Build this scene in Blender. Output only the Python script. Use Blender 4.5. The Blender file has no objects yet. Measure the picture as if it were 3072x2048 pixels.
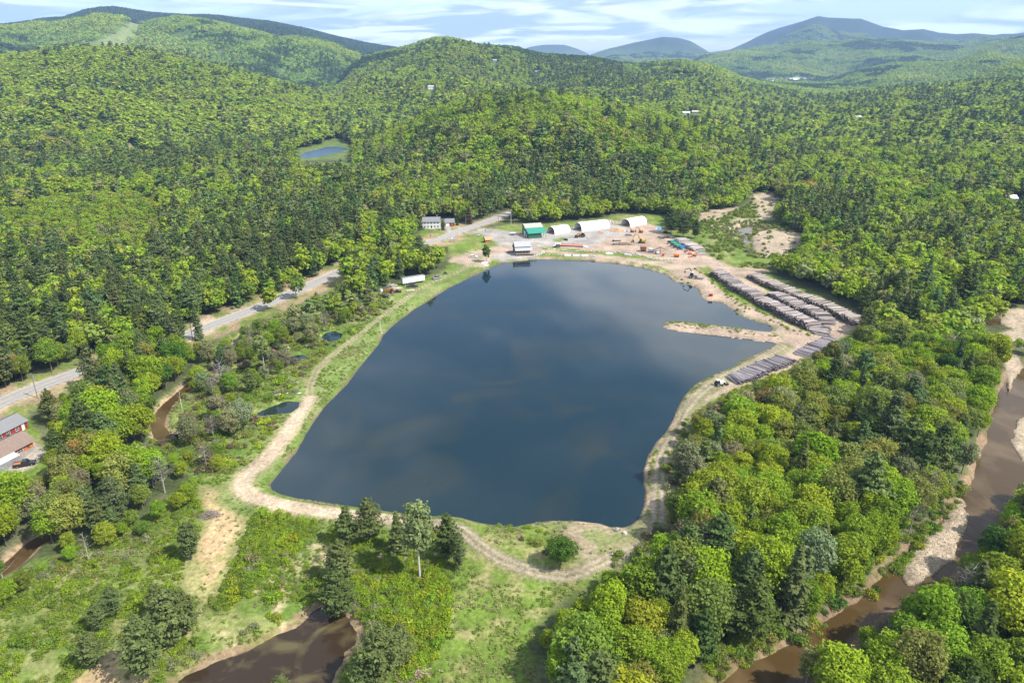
import bpy, math, random
import numpy as np
from mathutils import Vector, Matrix, Euler

random.seed(11)
rng = np.random.default_rng(11)
C = bpy.context.scene.collection
SC = bpy.context.scene

# ------------------------------------------------------------------ camera, sky, sun, exposure
CAM_H = 110.0
PITCH = 21.5
FPX = 25.0 / 36.0 * 3072.0
cam_d = bpy.data.cameras.new('camera')
cam_d.lens = 25.0
cam_d.sensor_width = 36.0
cam_d.clip_start = 1.0
cam_d.clip_end = 60000.0
cam = bpy.data.objects.new('camera', cam_d)
cam.location = (0, 0, CAM_H)
cam.rotation_euler = (math.radians(90 - PITCH), 0, 0)
C.objects.link(cam)
SC.camera = cam

SUN_AZ = math.radians(116.0)      # clockwise from +Y (the view direction)
SUN_EL = math.radians(50.0)
sd = Vector((math.sin(SUN_AZ) * math.cos(SUN_EL), math.cos(SUN_AZ) * math.cos(SUN_EL), math.sin(SUN_EL)))
sun_d = bpy.data.lights.new('sun', 'SUN')
sun_d.energy = 4.5
sun_d.angle = math.radians(0.5)
sun_d.color = (1.0, 0.96, 0.88)
sun = bpy.data.objects.new('sun', sun_d)
sun.rotation_euler = (-sd).to_track_quat('-Z', 'Y').to_euler()
C.objects.link(sun)

world = bpy.data.worlds.new('World')
SC.world = world
world.use_nodes = True
wt = world.node_tree
for n in list(wt.nodes):
    wt.nodes.remove(n)
def wn(t, **k):
    n = wt.nodes.new(t)
    for a, b in k.items():
        setattr(n, a, b)
    return n
w_out = wn('ShaderNodeOutputWorld')
w_bg = wn('ShaderNodeBackground')
w_bg.inputs['Strength'].default_value = 0.112
w_sky = wn('ShaderNodeTexSky', sky_type='NISHITA')
w_sky.sun_disc = False
w_sky.sun_elevation = SUN_EL
w_sky.sun_rotation = SUN_AZ
w_sky.altitude = 300
w_sky.air_density = 1.0
w_sky.dust_density = 0.6
w_sky.ozone_density = 1.5
w_tc = wn('ShaderNodeTexCoord')
w_sep = wn('ShaderNodeSeparateXYZ')
wt.links.new(w_tc.outputs['Generated'], w_sep.inputs[0])
w_z = wn('ShaderNodeMath', operation='MAXIMUM'); w_z.inputs[1].default_value = 0.0
wt.links.new(w_sep.outputs['Z'], w_z.inputs[0])
w_za = wn('ShaderNodeMath', operation='ADD'); w_za.inputs[1].default_value = 0.11
wt.links.new(w_z.outputs[0], w_za.inputs[0])
w_dx = wn('ShaderNodeMath', operation='DIVIDE'); w_dy = wn('ShaderNodeMath', operation='DIVIDE')
wt.links.new(w_sep.outputs['X'], w_dx.inputs[0]); wt.links.new(w_za.outputs[0], w_dx.inputs[1])
wt.links.new(w_sep.outputs['Y'], w_dy.inputs[0]); wt.links.new(w_za.outputs[0], w_dy.inputs[1])
w_cb = wn('ShaderNodeCombineXYZ')
wt.links.new(w_dx.outputs[0], w_cb.inputs[0]); wt.links.new(w_dy.outputs[0], w_cb.inputs[1])
w_cb.inputs[2].default_value = 3.7
w_map = wn('ShaderNodeMapping')
w_map.inputs['Location'].default_value = (2.3, 0.6, 0)
w_map.inputs['Scale'].default_value = (0.50, 0.66, 1)
w_map.inputs['Rotation'].default_value = (0, 0, 0.5)
wt.links.new(w_cb.outputs[0], w_map.inputs[0])
w_n = wn('ShaderNodeTexNoise')
w_n.inputs['Scale'].default_value = 1.05
w_n.inputs['Detail'].default_value = 8.0
w_n.inputs['Roughness'].default_value = 0.55
w_n.inputs['Distortion'].default_value = 0.35
wt.links.new(w_map.outputs[0], w_n.inputs['Vector'])
w_r = wn('ShaderNodeValToRGB')
w_r.color_ramp.elements[0].position = 0.40
w_r.color_ramp.elements[1].position = 0.49
wt.links.new(w_n.outputs['Fac'], w_r.inputs[0])
w_n2 = wn('ShaderNodeTexNoise')
w_n2.inputs['Scale'].default_value = 2.6
w_n2.inputs['Detail'].default_value = 7.0
w_n2.inputs['Distortion'].default_value = 0.6
wt.links.new(w_map.outputs[0], w_n2.inputs['Vector'])
w_cc = wn('ShaderNodeValToRGB')
w_cc.color_ramp.elements[0].position = 0.44
w_cc.color_ramp.elements[0].color = (0.33, 0.39, 0.50, 1)
w_cc.color_ramp.elements[1].position = 0.56
w_cc.color_ramp.elements[1].color = (0.76, 0.79, 0.84, 1)
wt.links.new(w_n2.outputs['Fac'], w_cc.inputs[0])
w_mul = wn('ShaderNodeVectorMath', operation='SCALE')
w_mul.inputs['Scale'].default_value = 10.0
wt.links.new(w_cc.outputs[0], w_mul.inputs[0])
w_mix = wn('ShaderNodeMix', data_type='RGBA')
wt.links.new(w_r.outputs[0], w_mix.inputs['Factor'])
wt.links.new(w_sky.outputs[0], w_mix.inputs['A'])
wt.links.new(w_mul.outputs[0], w_mix.inputs['B'])
wt.links.new(w_mix.outputs['Result'], w_bg.inputs['Color'])
wt.links.new(w_bg.outputs[0], w_out.inputs['Surface'])

SC.view_settings.view_transform = 'Standard'
SC.view_settings.look = 'None'
SC.view_settings.gamma = 1.0
SC.view_settings.use_curve_mapping = False
SC.view_settings.exposure = 0.94
SC.cycles.max_bounces = 5
SC.cycles.diffuse_bounces = 3
SC.cycles.glossy_bounces = 2
SC.cycles.transmission_bounces = 2
SC.cycles.volume_bounces = 0
SC.cycles.transparent_max_bounces = 4
SC.cycles.sample_clamp_indirect = 4.0

# ------------------------------------------------------------------ geometry of the place
_sp, _cp = math.sin(math.radians(PITCH)), math.cos(math.radians(PITCH))

def ray(px, py):
    u = (px - 1536.0) / FPX
    v = -(py - 1024.0) / FPX
    return u, _cp + v * _sp, -_sp + v * _cp

def G(px, py, z=0.0):
    """survey point of the place: where the sight line meets level z"""
    dx, dy, dz = ray(px, py)
    t = (z - CAM_H) / dz
    return (t * dx, t * dy)

def poly(pts, k=1.0, z=0.0):
    return np.array([G(p[0] * k, p[1] * k, z) for p in pts])

K = 3072.0 / 2352.0

def project(x, y, z):
    Y = y * _cp - (z - CAM_H) * _sp
    V = y * _sp + (z - CAM_H) * _cp
    return 1536 + FPX * x / np.maximum(Y, 1e-3), 1024 - FPX * V / np.maximum(Y, 1e-3)

def inside(P, x, y):
    r = np.zeros(x.shape, bool)
    n = len(P)
    j = n - 1
    for i in range(n):
        xi, yi = P[i]; xj, yj = P[j]
        if yi != yj:
            c = ((yi > y) != (yj > y)) & (x < (xj - xi) * (y - yi) / (yj - yi) + xi)
            r ^= c
        j = i
    return r

def dist_line(P, x, y, closed=False):
    d = np.full(x.shape, 1e18)
    m = len(P) if closed else len(P) - 1
    for i in range(m):
        ax, ay = P[i]; bx, by = P[(i + 1) % len(P)]
        vx, vy = bx - ax, by - ay
        L = vx * vx + vy * vy + 1e-9
        t = np.clip(((x - ax) * vx + (y - ay) * vy) / L, 0, 1)
        d = np.minimum(d, (x - ax - t * vx) ** 2 + (y - ay - t * vy) ** 2)
    return np.sqrt(d)

def sdist(P, x, y, pad=40.0):
    """signed distance, negative inside; clipped to +pad away from the box"""
    out = np.full(x.shape, pad)
    x0, y0 = P.min(0) - pad; x1, y1 = P.max(0) + pad
    m = (x > x0) & (x < x1) & (y > y0) & (y < y1)
    if m.any():
        xm, ym = x[m], y[m]
        dd = dist_line(P, xm, ym, True)
        out[m] = np.where(inside(P, xm, ym), -dd, np.minimum(dd, pad))
    return out

_perm = np.random.default_rng(3).random((256, 256))
def vnoise(x, y):
    xi = np.floor(x).astype(int); yi = np.floor(y).astype(int)
    fx = x - xi; fy = y - yi
    fx = fx * fx * (3 - 2 * fx); fy = fy * fy * (3 - 2 * fy)
    a = _perm[xi & 255, yi & 255]; b = _perm[(xi + 1) & 255, yi & 255]
    c = _perm[xi & 255, (yi + 1) & 255]; d = _perm[(xi + 1) & 255, (yi + 1) & 255]
    return (a * (1 - fx) + b * fx) * (1 - fy) + (c * (1 - fx) + d * fx) * fy

def fbm(x, y, s, o=4, seed=0):
    x = np.asarray(x, float) / s + seed * 17.3; y = np.asarray(y, float) / s + seed * 9.1
    r = 0; a = 0.5; t = 0
    for _ in range(o):
        r = r + a * vnoise(x, y); t += a
        x = x * 2.03 + 5.2; y = y * 2.03 + 1.3; a *= 0.5
    return r / t

def sstep(a, b, x):
    t = np.clip((x - a) / (b - a), 0, 1)
    return t * t * (3 - 2 * t)

# outlines, read off in metres from sight lines (values are in the surveyed frame, scaled by K where noted)
LAKE = poly([(1185,601),(1150,605),(1120,618),(1075,640),(1030,662),(985,690),(945,715),(905,745),(880,770),(870,790),(845,820),(820,850),(800,880),(775,905),(745,935),(720,970),(700,1005),(680,1040),(655,1070),(635,1095),(620,1112),(624,1124),(645,1134),(680,1143),(740,1153),(800,1162),(850,1168),(900,1175),(960,1183),(1020,1184),(1060,1189),(1090,1197),(1130,1205),(1180,1209),(1230,1200),(1270,1195),(1330,1197),(1380,1203),(1400,1210),(1430,1212),(1450,1206),(1468,1190),(1480,1160),(1484,1130),(1478,1110),(1478,1080),(1490,1045),(1505,1020),(1530,990),(1545,965),(1560,930),(1575,905),(1600,880),(1640,860),(1680,845),(1700,830),(1740,812),(1775,797),(1790,785),(1775,778),(1740,775),(1680,769),(1620,763),(1560,756),(1530,752),(1522,746),(1530,740),(1560,739),(1620,745),(1680,752),(1740,760),(1768,762),(1775,752),(1765,745),(1735,738),(1700,725),(1680,710),(1660,695),(1620,690),(1610,680),(1605,665),(1585,655),(1545,645),(1530,630),(1500,622),(1470,614),(1430,607),(1380,602),(1340,598),(1280,597),(1250,595),(1220,597)], K, -1.2)
FARPOND = poly([(895,472),(905,463),(925,455),(955,449),(980,441),(1010,440),(1040,444),(1046,449),(1020,456),(985,464),(955,471),(920,475)], 1, -0.8)
POND = poly([(380,1600),(410,1562),(450,1540),(500,1517),(560,1494),(620,1468),(680,1443),(715,1412),(740,1396),(772,1400),(800,1420),(822,1450),(815,1480),(795,1500),(775,1530),(760,1568),(755,1620)], K, -1.0)
MARSH1 = poly([(578,952),(600,943),(630,930),(660,922),(690,923),(685,935),(668,948),(635,952),(600,957)], K, -0.7)
MARSH2 = poly([(735,775),(745,765),(770,760),(785,768),(778,782),(755,786)], K, -0.7)
MARSH3 = poly([(655,826),(680,815),(705,812),(700,822),(670,834)], K, -0.7)
STREAM = [poly([(560,775),(545,790),(525,805),(515,825),(490,850),(470,870),(440,885),(415,905),(385,930),(368,955),(362,980),(372,1000),(395,1008),(420,1005),(425,995)], K, -1.2),
          poly([(312,1040),(305,1065),(330,1072),(300,1100),(230,1170),(140,1215),(75,1250),(40,1285),(15,1305),(-30,1320)], K, -1.2)]
RIV_A = poly([(1560,1640),(1640,1575),(1700,1535),(1760,1505),(1800,1490),(1850,1457),(1900,1423),(1960,1383),(2000,1347),(2050,1303),(2090,1262),(2130,1230),(2170,1180),(2200,1140),(2222,1118),(2240,1080),(2262,1020),(2275,960),(2292,905),(2312,870),(2330,850),(2380,830),(2600,760),(2600,1090),(2352,1100),(2340,1130),(2292,1190),(2262,1250),(2205,1292),(2172,1335),(2090,1372),(2010,1425),(1950,1480),(1880,1530),(1850,1640)], K, -2.0)
BAR_A = poly([(2073,1322),(2076,1295),(2092,1265),(2125,1235),(2160,1205),(2185,1165),(2203,1130),(2218,1150),(2226,1180),(2222,1205),(2208,1240),(2190,1280),(2150,1312),(2108,1340),(2083,1342)], K, -1.6)
BAR_B = poly([(2318,905),(2330,870),(2345,848),(2360,830),(2400,830),(2290,770),(2310,800),(2352,840),(2500,800),(2500,770),(2440,700),(2352,715),(2290,712),(2300,740),(2330,760),(2290,770),(2300,800),(2312,860)], K, -1.0)
BAR_C = poly([(2318,1010),(2335,965),(2365,935),(2450,930),(2450,1040),(2350,1060)], K, -1.6)
RIV_B = poly([(2255,742),(2300,752),(2352,766),(2450,790),(2450,770),(2352,745),(2290,732),(2240,722),(2200,700),(2170,690),(2175,700),(2215,722)], K, -1.8)
RIV_C = poly([(1690,525),(1720,515),(1750,520),(1762,528),(1740,535),(1722,545),(1728,560),(1752,585),(1745,590),(1715,570),(1700,550),(1685,535)], K, -1.5)
BAR_D = poly([(1728,548),(1745,535),(1775,531),(1810,536),(1840,550),(1830,572),(1790,585),(1762,590),(1735,575)], K, -1.0)
BAR_E = poly([(1735,455),(1752,447),(1780,445),(1785,470),(1770,500),(1752,502),(1742,480)], K, 0)
BAR_F = poly([(1610,490),(1640,480),(1690,478),(1672,492),(1640,505),(1600,510)], K, 0)
BAR_G = poly([(1640,520),(1700,505),(1722,505),(1712,516),(1668,528)], K, 0)
WATERS = [  # outline, level, depth, bank width, name
    (LAKE, -1.2, 3.0, 3.2, 'lake_water'), (FARPOND, -0.8, 1.5, 4.0, 'pond_water'), (POND, -1.0, 1.2, 2.2, 'pond_water'),
    (MARSH1, -0.7, 0.8, 1.5, 'marsh_water'), (MARSH2, -0.7, 0.8, 2, 'marsh_water'), (MARSH3, -0.7, .8, 1.5, 'marsh_water'),
    (RIV_A, -2.0, 1.2, 3.5, 'river_water'), (RIV_B, -1.8, 1.0, 3.0, 'river_water'), (RIV_C, -1.5, 1.0, 3.0, 'river_water')]
ROADC = poly([(-260,1010),(-60,952),(0,925),(60,900),(110,880),(160,862),(230,836),(300,812),(380,785),(440,764),(500,741),(560,718),(620,695),(680,668),(740,642),(800,616),(860,593),(920,573),(980,558),(1010,550),(1060,529),(1110,512),(1150,498),(1178,488),(1200,480),(1215,470)], K)
TRACKW = poly([(1128,577),(1108,590),(1085,608),(1040,630),(1000,645),(960,665),(930,688),(900,710),(870,731),(830,765),(790,795),(755,822),(727,850),(713,880),(710,912)], K)
TRACKSAND = poly([(712,915),(690,945),(662,990),(625,1038),(592,1070),(563,1093),(552,1115),(575,1137),(620,1152),(680,1164),(740,1174),(800,1180),(850,1184),(900,1190),(960,1197)], K)
TRACKS = poly([(960,1197),(1010,1200),(1060,1216),(1098,1250),(1150,1284),(1200,1304),(1250,1318),(1300,1324),(1340,1312),(1380,1290),(1430,1270),(1480,1252),(1505,1225),(1512,1180),(1512,1130),(1515,1090),(1523,1045),(1545,1000),(1568,950),(1597,910),(1640,876),(1700,846),(1750,820),(1800,795)], K)
YARD = poly([(1400,702),(1440,686),(1462,686),(1500,694),(1530,706),(1556,702),(1640,700),(1660,690),(1720,684),(1740,676),(1829,660),(1873,664),(1943,668),(1990,685),(2000,705),(2040,722),(2085,752),(2113,762),(2150,779),(2201,802),(2296,807),(2310,815),(2240,832),(2300,848),(2400,875),(2480,900),(2545,930),(2585,965),(2560,990),(2525,1012),(2470,1035),(2405,1075),(2392,1095),(2330,1120),(2300,1130),(2200,1165),(2140,1195),(2100,1222),(2070,1205),(2120,1145),(2180,1115),(2250,1082),(2330,1045),(2350,1010),(2290,975),(2200,940),(2160,915),(2130,905),(2090,862),(2040,838),(2010,812),(1980,800),(1930,790),(1860,782),(1780,775),(1700,766),(1640,756),(1620,752),(1560,785),(1520,780),(1480,772),(1455,800),(1420,800),(1370,790),(1345,785),(1360,770),(1400,760),(1460,745),(1500,735),(1520,728),(1480,706),(1440,698)])
GRASS_IN = [poly([(1655,742),(1700,744),(1760,751),(1850,757),(1930,768),(2010,786),(2030,792),(1990,786),(1900,775),(1800,764),(1700,756),(1620,746),(1620,738)]),
            poly([(1652,721),(1668,715),(1690,712),(1700,716),(1698,722),(1670,725)]),
            poly([(2094,803),(2125,800),(2150,820),(2190,848),(2230,880),(2300,915),(2400,965),(2450,1000),(2420,995),(2330,955),(2240,915),(2180,885),(2130,840)]),
            poly([(2230,828),(2250,836),(2320,868),(2420,915),(2500,955),(2490,962),(2400,920),(2300,872)]),
            poly([(2285,875),(2340,905),(2420,945),(2460,975),(2440,980),(2380,950),(2300,905)])]
SPIT = poly([(1515,746),(1560,740),(1640,748),(1780,764),(1800,782),(1780,782),(1640,766),(1560,756)], K)
SANDF = [poly([(470,1120),(540,1125),(565,1150),(600,1165),(565,1195),(535,1275),(500,1350),(470,1382),(418,1340),(440,1290),(478,1190)], K),
         poly([(140,1600),(232,1510),(310,1460),(318,1500),(330,1600)], K), poly([(1270,1200),(1330,1196),(1420,1215),(1480,1190),(1500,1230),(1420,1260),(1350,1320),(1290,1330),(1330,1280),(1280,1230)], K)]
DRYG = [poly([(905,705),(1000,700),(1100,930),(760,1010),(560,1090),(700,1020)],1)]
LAWN = poly([(955,540),(970,527),(1050,512),(1064,520),(1010,546),(972,552)], K)
FIELDN = poly([(1395,500),(1430,492),(1530,495),(1538,512),(1520,520),(1480,512),(1420,506)], K)
OPEN1 = poly([(1030,562),(1080,535),(1165,515),(1260,515),(1400,500),(1430,495),(1530,497),(1535,520),(1600,530),(1600,560),(1650,600),(1700,612),(1760,625),(1830,655),(1900,685),(1960,712),(1992,745),(1960,772),(1930,795),(1870,818),(1835,845),(1780,862),(1730,890),(1670,905),(1625,940),(1590,985),(1560,1030),(1545,1080),(1548,1130),(1540,1180),(1520,1235),(1490,1265),(1410,1292),(1380,1320),(1370,1350),(1300,1372),(1262,1410),(1228,1450),(1215,1490),(1225,1530),(1240,2300),(-500,2300),(-500,1360),(0,1330),(60,1295),(150,1270),(230,1250),(330,1195),(400,1140),(440,1095),(400,1050),(350,1015),(345,940),(385,905),(430,875),(470,820),(510,780),(560,755),(640,722),(720,688),(745,672),(770,700),(830,695),(880,668),(905,652),(960,642),(1012,628),(1038,600)], K)
OPEN2 = poly([(1600,530),(1615,500),(1640,488),(1700,478),(1740,450),(1785,443),(1792,480),(1772,510),(1838,540),(1838,575),(1790,600),(1740,625),(1700,615),(1650,600),(1600,560)], K)
OPENS = [OPEN1, OPEN2, LAWN, FIELDN,
         poly([(372,462),(400,457),(470,455),(520,462),(540,470),(500,484),(430,486),(385,482)]),
         poly([(800,476),(880,462),(905,445),(960,434),(1020,426),(1046,436),(1070,447),(1060,460),(1030,478),(900,484),(810,482)]),
         poly([(415,792),(450,778),(490,765),(505,735),(480,722),(450,745)], K),
         poly([(0,1222),(60,1205),(110,1290),(150,1340),(150,1420),(60,1440),(-150,1480),(-200,1220)]),
         poly([(265,1205),(330,1200),(345,1235),(280,1245)])]
MARSHR = poly([(560,755),(640,722),(720,700),(800,700),(900,665),(905,720),(860,735),(780,790),(715,850),(700,905),(650,1000),(560,1080),(470,1100),(400,1050),(350,1015),(345,940),(430,875),(510,780)], K)
SHRUBL = poly([(-300,2000),(-200,1360),(0,1330),(150,1270),(330,1195),(440,1100),(545,1125),(600,1165),(740,1185),(900,1200),(1040,1240),(1020,1330),(1040,1420),(1010,1500),(930,2000)], K)
YOUNG = poly([(-20,500),(120,458),(330,448),(375,480),(395,560),(330,620),(200,612),(60,590)], K)
PINEY = [poly([(1080,430),(1180,365),(1300,300),(1480,262),(1700,272),(1900,310),(1850,345),(1600,330),(1400,350),(1250,400),(1100,460)]),poly([(-50,640),(300,560),(500,470),(860,440),(880,520),(780,560),(700,640),(560,700),(440,760),(300,790),(-50,900)], K),
         poly([(1050,470),(1250,400),(1500,420),(1530,480),(1400,490),(1200,500),(1060,510)], K), poly([(1800,480),(2000,440),(2010,500),(1960,640),(1880,560)], K),
         poly([(1700,1050),(2000,1000),(2200,1050),(2150,1150),(1800,1180)], K)]

def az_crest(pts, D, lower=0.0):
    a, z = [], []
    for px, py in pts:
        dx, dy, dz = ray(px, py)
        h = math.hypot(dx, dy)
        a.append(math.atan2(dx, dy)); z.append(CAM_H + D * dz / h - lower)
    return np.array(a), np.array(z), D
RIDGES = [  # crest polyline, distance, front width, back width, canopy height, name
    ([(-500,130),(-200,100),(0,78),(95,66),(130,60),(195,55),(260,34),(307,27),(353,26),(400,33),(457,42),(555,50),(640,55),(705,60),(803,67),(914,88),(1019,114),(1110,133),(1150,139),(1230,150),(1350,185),(1420,330)], 5200, 2400, 1500, 8),
    ([(-500,110),(-200,90),(0,75),(65,72),(110,66),(157,68),(209,58),(294,43),(366,49),(400,62),(418,66),(440,62),(470,59),(542,52),(607,60),(686,76),(784,97),(836,112),(882,109),(947,117),(1000,130),(1045,146),(1078,158),(1120,190),(1200,260)], 3500, 1700, 1200, 12),
    ([(-600,200),(-200,178),(0,162),(65,157),(130,148),(196,141),(280,138),(359,139),(430,146),(490,156),(555,172),(653,195),(784,228),(882,254),(980,281),(1080,325),(1150,400)], 1750, 850, 900, 14),
    ([(1000,260),(1060,190),(1110,160),(1176,147),(1241,130),(1280,115),(1319,110),(1360,112),(1404,123),(1437,130),(1536,137),(1621,157),(1700,163),(1778,168),(1840,180),(1902,187),(1980,180),(2040,178),(2091,182),(2157,197),(2222,228),(2287,246),(2385,262),(2450,280),(2560,330)], 2600, 1450, 1200, 16),
    ([(1090,440),(1150,390),(1250,340),(1330,300),(1400,282),(1480,270),(1540,264),(1640,266),(1740,278),(1850,300),(2000,335),(2100,362),(2200,395),(2320,445)], 960, 395, 450, 20),
    ([(1930,220),(2020,190),(2111,160),(2189,150),(2241,127),(2270,112),(2300,98),(2340,84),(2372,75),(2411,64),(2440,54),(2457,50),(2483,55),(2529,57),(2581,60),(2615,70),(2646,82),(2712,93),(2770,89),(2816,99),(2868,104),(2921,101),(2973,106),(3038,104),(3072,99),(3200,85),(3500,110),(3800,150)], 8800, 3000, 2500, 0),
    ([(2000,230),(2111,168),(2189,160),(2300,148),(2370,136),(2431,129),(2483,131),(2581,124),(2679,124),(2760,130),(2810,137),(2908,147),(2973,131),(3072,114),(3300,100),(3700,160)], 6300, 2300, 1500, 0),
    ([(1700,190),(1778,162),(1820,148),(1863,138),(1905,128),(1941,121),(1987,111),(2032,114),(2072,124),(2111,147),(2127,157),(2200,190)], 8600, 2500, 2000, 0),
    ([(1540,165),(1588,142),(1610,138),(1634,135),(1693,135),(1732,147),(1761,160),(1800,185)], 11000, 2500, 2000, 0),
    ([(2380,290),(2450,255),(2516,229),(2581,209),(2679,190),(2777,186),(2830,184),(2875,180),(2910,170),(2940,163),(2973,160),(3038,170),(3072,176),(3300,170),(3700,200)], 4200, 1500, 1200, 10),
    ([(2800,290),(2900,240),(2973,215),(3020,196),(3072,180),(3300,150),(3700,170)], 3000, 1000, 900, 12),
    ([(2300,330),(2500,290),(2600,275),(2700,262),(2800,254),(2900,246),(3072,236),(3300,225),(3700,240)], 2100, 1100, 900, 14),
]
RD = [(az_crest(p, D, cano), wf, wb) for p, D, wf, wb, cano in RIDGES]

def smax(a, b, k):
    h = np.maximum(k - np.abs(a - b), 0) / k
    return np.maximum(a, b) + h * h * k * 0.25

def hz(x, y, water=True):
    x = np.atleast_1d(np.asarray(x, float)); y = np.atleast_1d(np.asarray(y, float))
    d = np.hypot(x, y); a = np.arctan2(x, y)
    z = (fbm(x, y, 60, 3, 1) - 0.5) * 1.0 * sstep(0, 1, 1) * np.where(d < 600, 0.35, 1.0)
    z = z + (fbm(x, y, 500, 3, 2) - 0.45) * 26 * sstep(1050, 2200, d)
    for (ca, cz, D), wf, wb in RD:
        h = np.interp(a, ca, cz, left=cz[0], right=cz[-1])
        fade = sstep(ca[0] - 0.06, ca[0], a) * (1 - sstep(ca[-1], ca[-1] + 0.06, a))
        h = h * fade
        Dw = D * (1 + 0.00 * a)
        t = np.where(d < Dw, (Dw - d) / wf, (d - Dw) / wb)
        n = fbm(x, y, wf * 0.22, 4, 4)
        tt = np.clip(t + (n - 0.5) * 0.55 * np.clip(t * 3, 0, 1), 0, 1)
        prof = 1 - tt * tt * (3 - 2 * tt)
        k = 8.0 if D < 1500 else 16.0
        c = h * prof - (k + 20.0) * (1 - sstep(0, .12, prof)) - 30.0 * (1 - fade)
        z = smax(z, c, k)
    if water:
        m = d < 1150
        if m.any():
            xm, ym, zm = x[m], y[m], z[m]
            wob = (fbm(xm, ym, 5.0, 3, 6) - 0.5) * 2.2
            for P, lv, dep, bw, nm in WATERS:
                s = sdist(P, xm, ym) + wob * (0.35 if nm == 'lake_water' else 1.0)
                bank = lv + (zm - lv) * np.clip(s / bw, 0, 1) ** 0.8
                bed = lv - np.clip(-s * 0.35, 0.02, dep)
                zm = np.where(s < 0, bed, np.where(s < bw, bank, zm))
            for P in STREAM:
                s = dist_line(P, xm, ym) - 2.3 + wob * 0.6
                zm = np.where(s < 0, -1.2 - np.clip(-s * 0.4, 0.02, .6), np.where(s < 2, -1.2 + (zm + 1.2) * np.clip(s / 2, 0, 1), zm))
            for P, lv in ((BAR_A, -1.55), (BAR_B, -1.0), (BAR_C, -1.6), (BAR_D, -0.9)):
                s = sdist(P, xm, ym) + wob * 0.8
                zm = np.where(s < 0, np.maximum(zm, lv - 0.35 + np.clip(-s * .25, 0, .5)), zm)
            s = sdist(SPIT, xm, ym) + wob * .3
            zm = np.where(s < 0, np.maximum(zm, -1.25 + np.clip(-s * .4, 0, .7)), zm)
            z[m] = zm
    return z

def hz1(x, y):
    return float(hz(np.array([x]), np.array([y]))[0])

def at(px, py):
    """ground point of a flat place under the sight line"""
    x, y = G(px, py)
    z = hz1(x, y)
    x, y = G(px, py, z)
    return Vector((x, y, z))

# ------------------------------------------------------------------ materials
MATS = {}
def new_mat(name):
    m = bpy.data.materials.new(name); m.use_nodes = True
    nt = m.node_tree
    b = nt.nodes['Principled BSDF']
    return m, nt, b
def mat(name, col, rough=0.8, metal=0.0, var=0.18, scale=1.5, bump=0.0, spec=0.3):
    if name in MATS: return MATS[name]
    m, nt, b = new_mat(name)
    tc = nt.nodes.new('ShaderNodeTexCoord'); n = nt.nodes.new('ShaderNodeTexNoise')
    n.inputs['Scale'].default_value = scale; n.inputs['Detail'].default_value = 5
    nt.links.new(tc.outputs['Object'], n.inputs['Vector'])
    mr = nt.nodes.new('ShaderNodeMapRange')
    mr.inputs['From Min'].default_value = 0.3; mr.inputs['From Max'].default_value = 0.7
    mr.inputs['To Min'].default_value = 1 - var; mr.inputs['To Max'].default_value = 1 + var
    nt.links.new(n.outputs['Fac'], mr.inputs['Value'])
    v = nt.nodes.new('ShaderNodeVectorMath'); v.operation = 'SCALE'
    v.inputs[0].default_value = col
    nt.links.new(mr.outputs[0], v.inputs['Scale'])
    nt.links.new(v.outputs[0], b.inputs['Base Color'])
    b.inputs['Roughness'].default_value = rough; b.inputs['Metallic'].default_value = metal
    b.inputs['Specular IOR Level'].default_value = spec
    if bump:
        bp = nt.nodes.new('ShaderNodeBump'); bp.inputs['Strength'].default_value = bump
        nt.links.new(n.outputs['Fac'], bp.inputs['Height']); nt.links.new(bp.outputs[0], b.inputs['Normal'])
    MATS[name] = m
    return m

def tint_mat(name, rough=0.7, trans=0.0, attr=True, spec=0.2, vscale=0.35, vamt=0.25):
    """colour comes from each plant's own tint and from the leaf clump's own tone"""
    if name in MATS: return MATS[name]
    m = bpy.data.materials.new(name); m.use_nodes = True
    nt = m.node_tree
    for n in list(nt.nodes): nt.nodes.remove(n)
    out = nt.nodes.new('ShaderNodeOutputMaterial')
    a = nt.nodes.new('ShaderNodeAttribute'); a.attribute_type = 'INSTANCER'; a.attribute_name = 'tint'
    col = a.outputs['Color']
    if attr:
        t = nt.nodes.new('ShaderNodeAttribute'); t.attribute_type = 'GEOMETRY'; t.attribute_name = 'tone'
        mx = nt.nodes.new('ShaderNodeMix'); mx.data_type = 'RGBA'; mx.blend_type = 'MULTIPLY'
        mx.inputs['Factor'].default_value = 1.0
        nt.links.new(col, mx.inputs['A']); nt.links.new(t.outputs['Color'], mx.inputs['B'])
        col = mx.outputs['Result']
    d = nt.nodes.new('ShaderNodeBsdfDiffuse')
    nt.links.new(col, d.inputs['Color'])
    sh = d.outputs[0]
    if trans:
        tr = nt.nodes.new('ShaderNodeBsdfTranslucent')
        tm = nt.nodes.new('ShaderNodeMix'); tm.data_type = 'RGBA'; tm.blend_type = 'MULTIPLY'
        tm.inputs['Factor'].default_value = 1.0
        tm.inputs['B'].default_value = (1.05, 1.15, 0.5, 1)
        nt.links.new(col, tm.inputs['A'])
        nt.links.new(tm.outputs['Result'], tr.inputs['Color'])
        mm = nt.nodes.new('ShaderNodeMixShader'); mm.inputs[0].default_value = trans
        nt.links.new(sh, mm.inputs[1]); nt.links.new(tr.outputs[0], mm.inputs[2])
        sh = mm.outputs[0]
    nt.links.new(sh, out.inputs['Surface'])
    MATS[name] = m
    return m

LEAF = tint_mat('leaf', trans=0.36)
NEEDLE = tint_mat('needle', trans=0.20)
STONE_T = tint_mat('stone_tinted', attr=False)
BARK = mat('bark', (0.16, 0.13, 0.10), 0.9, var=0.4, scale=3)
BARK_PALE = mat('bark_pale', (0.46, 0.43, 0.38), 0.9, var=0.3, scale=2)
DEADWOOD = mat('dead_wood', (0.34, 0.31, 0.28), 0.9, var=0.3, scale=2)

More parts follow.
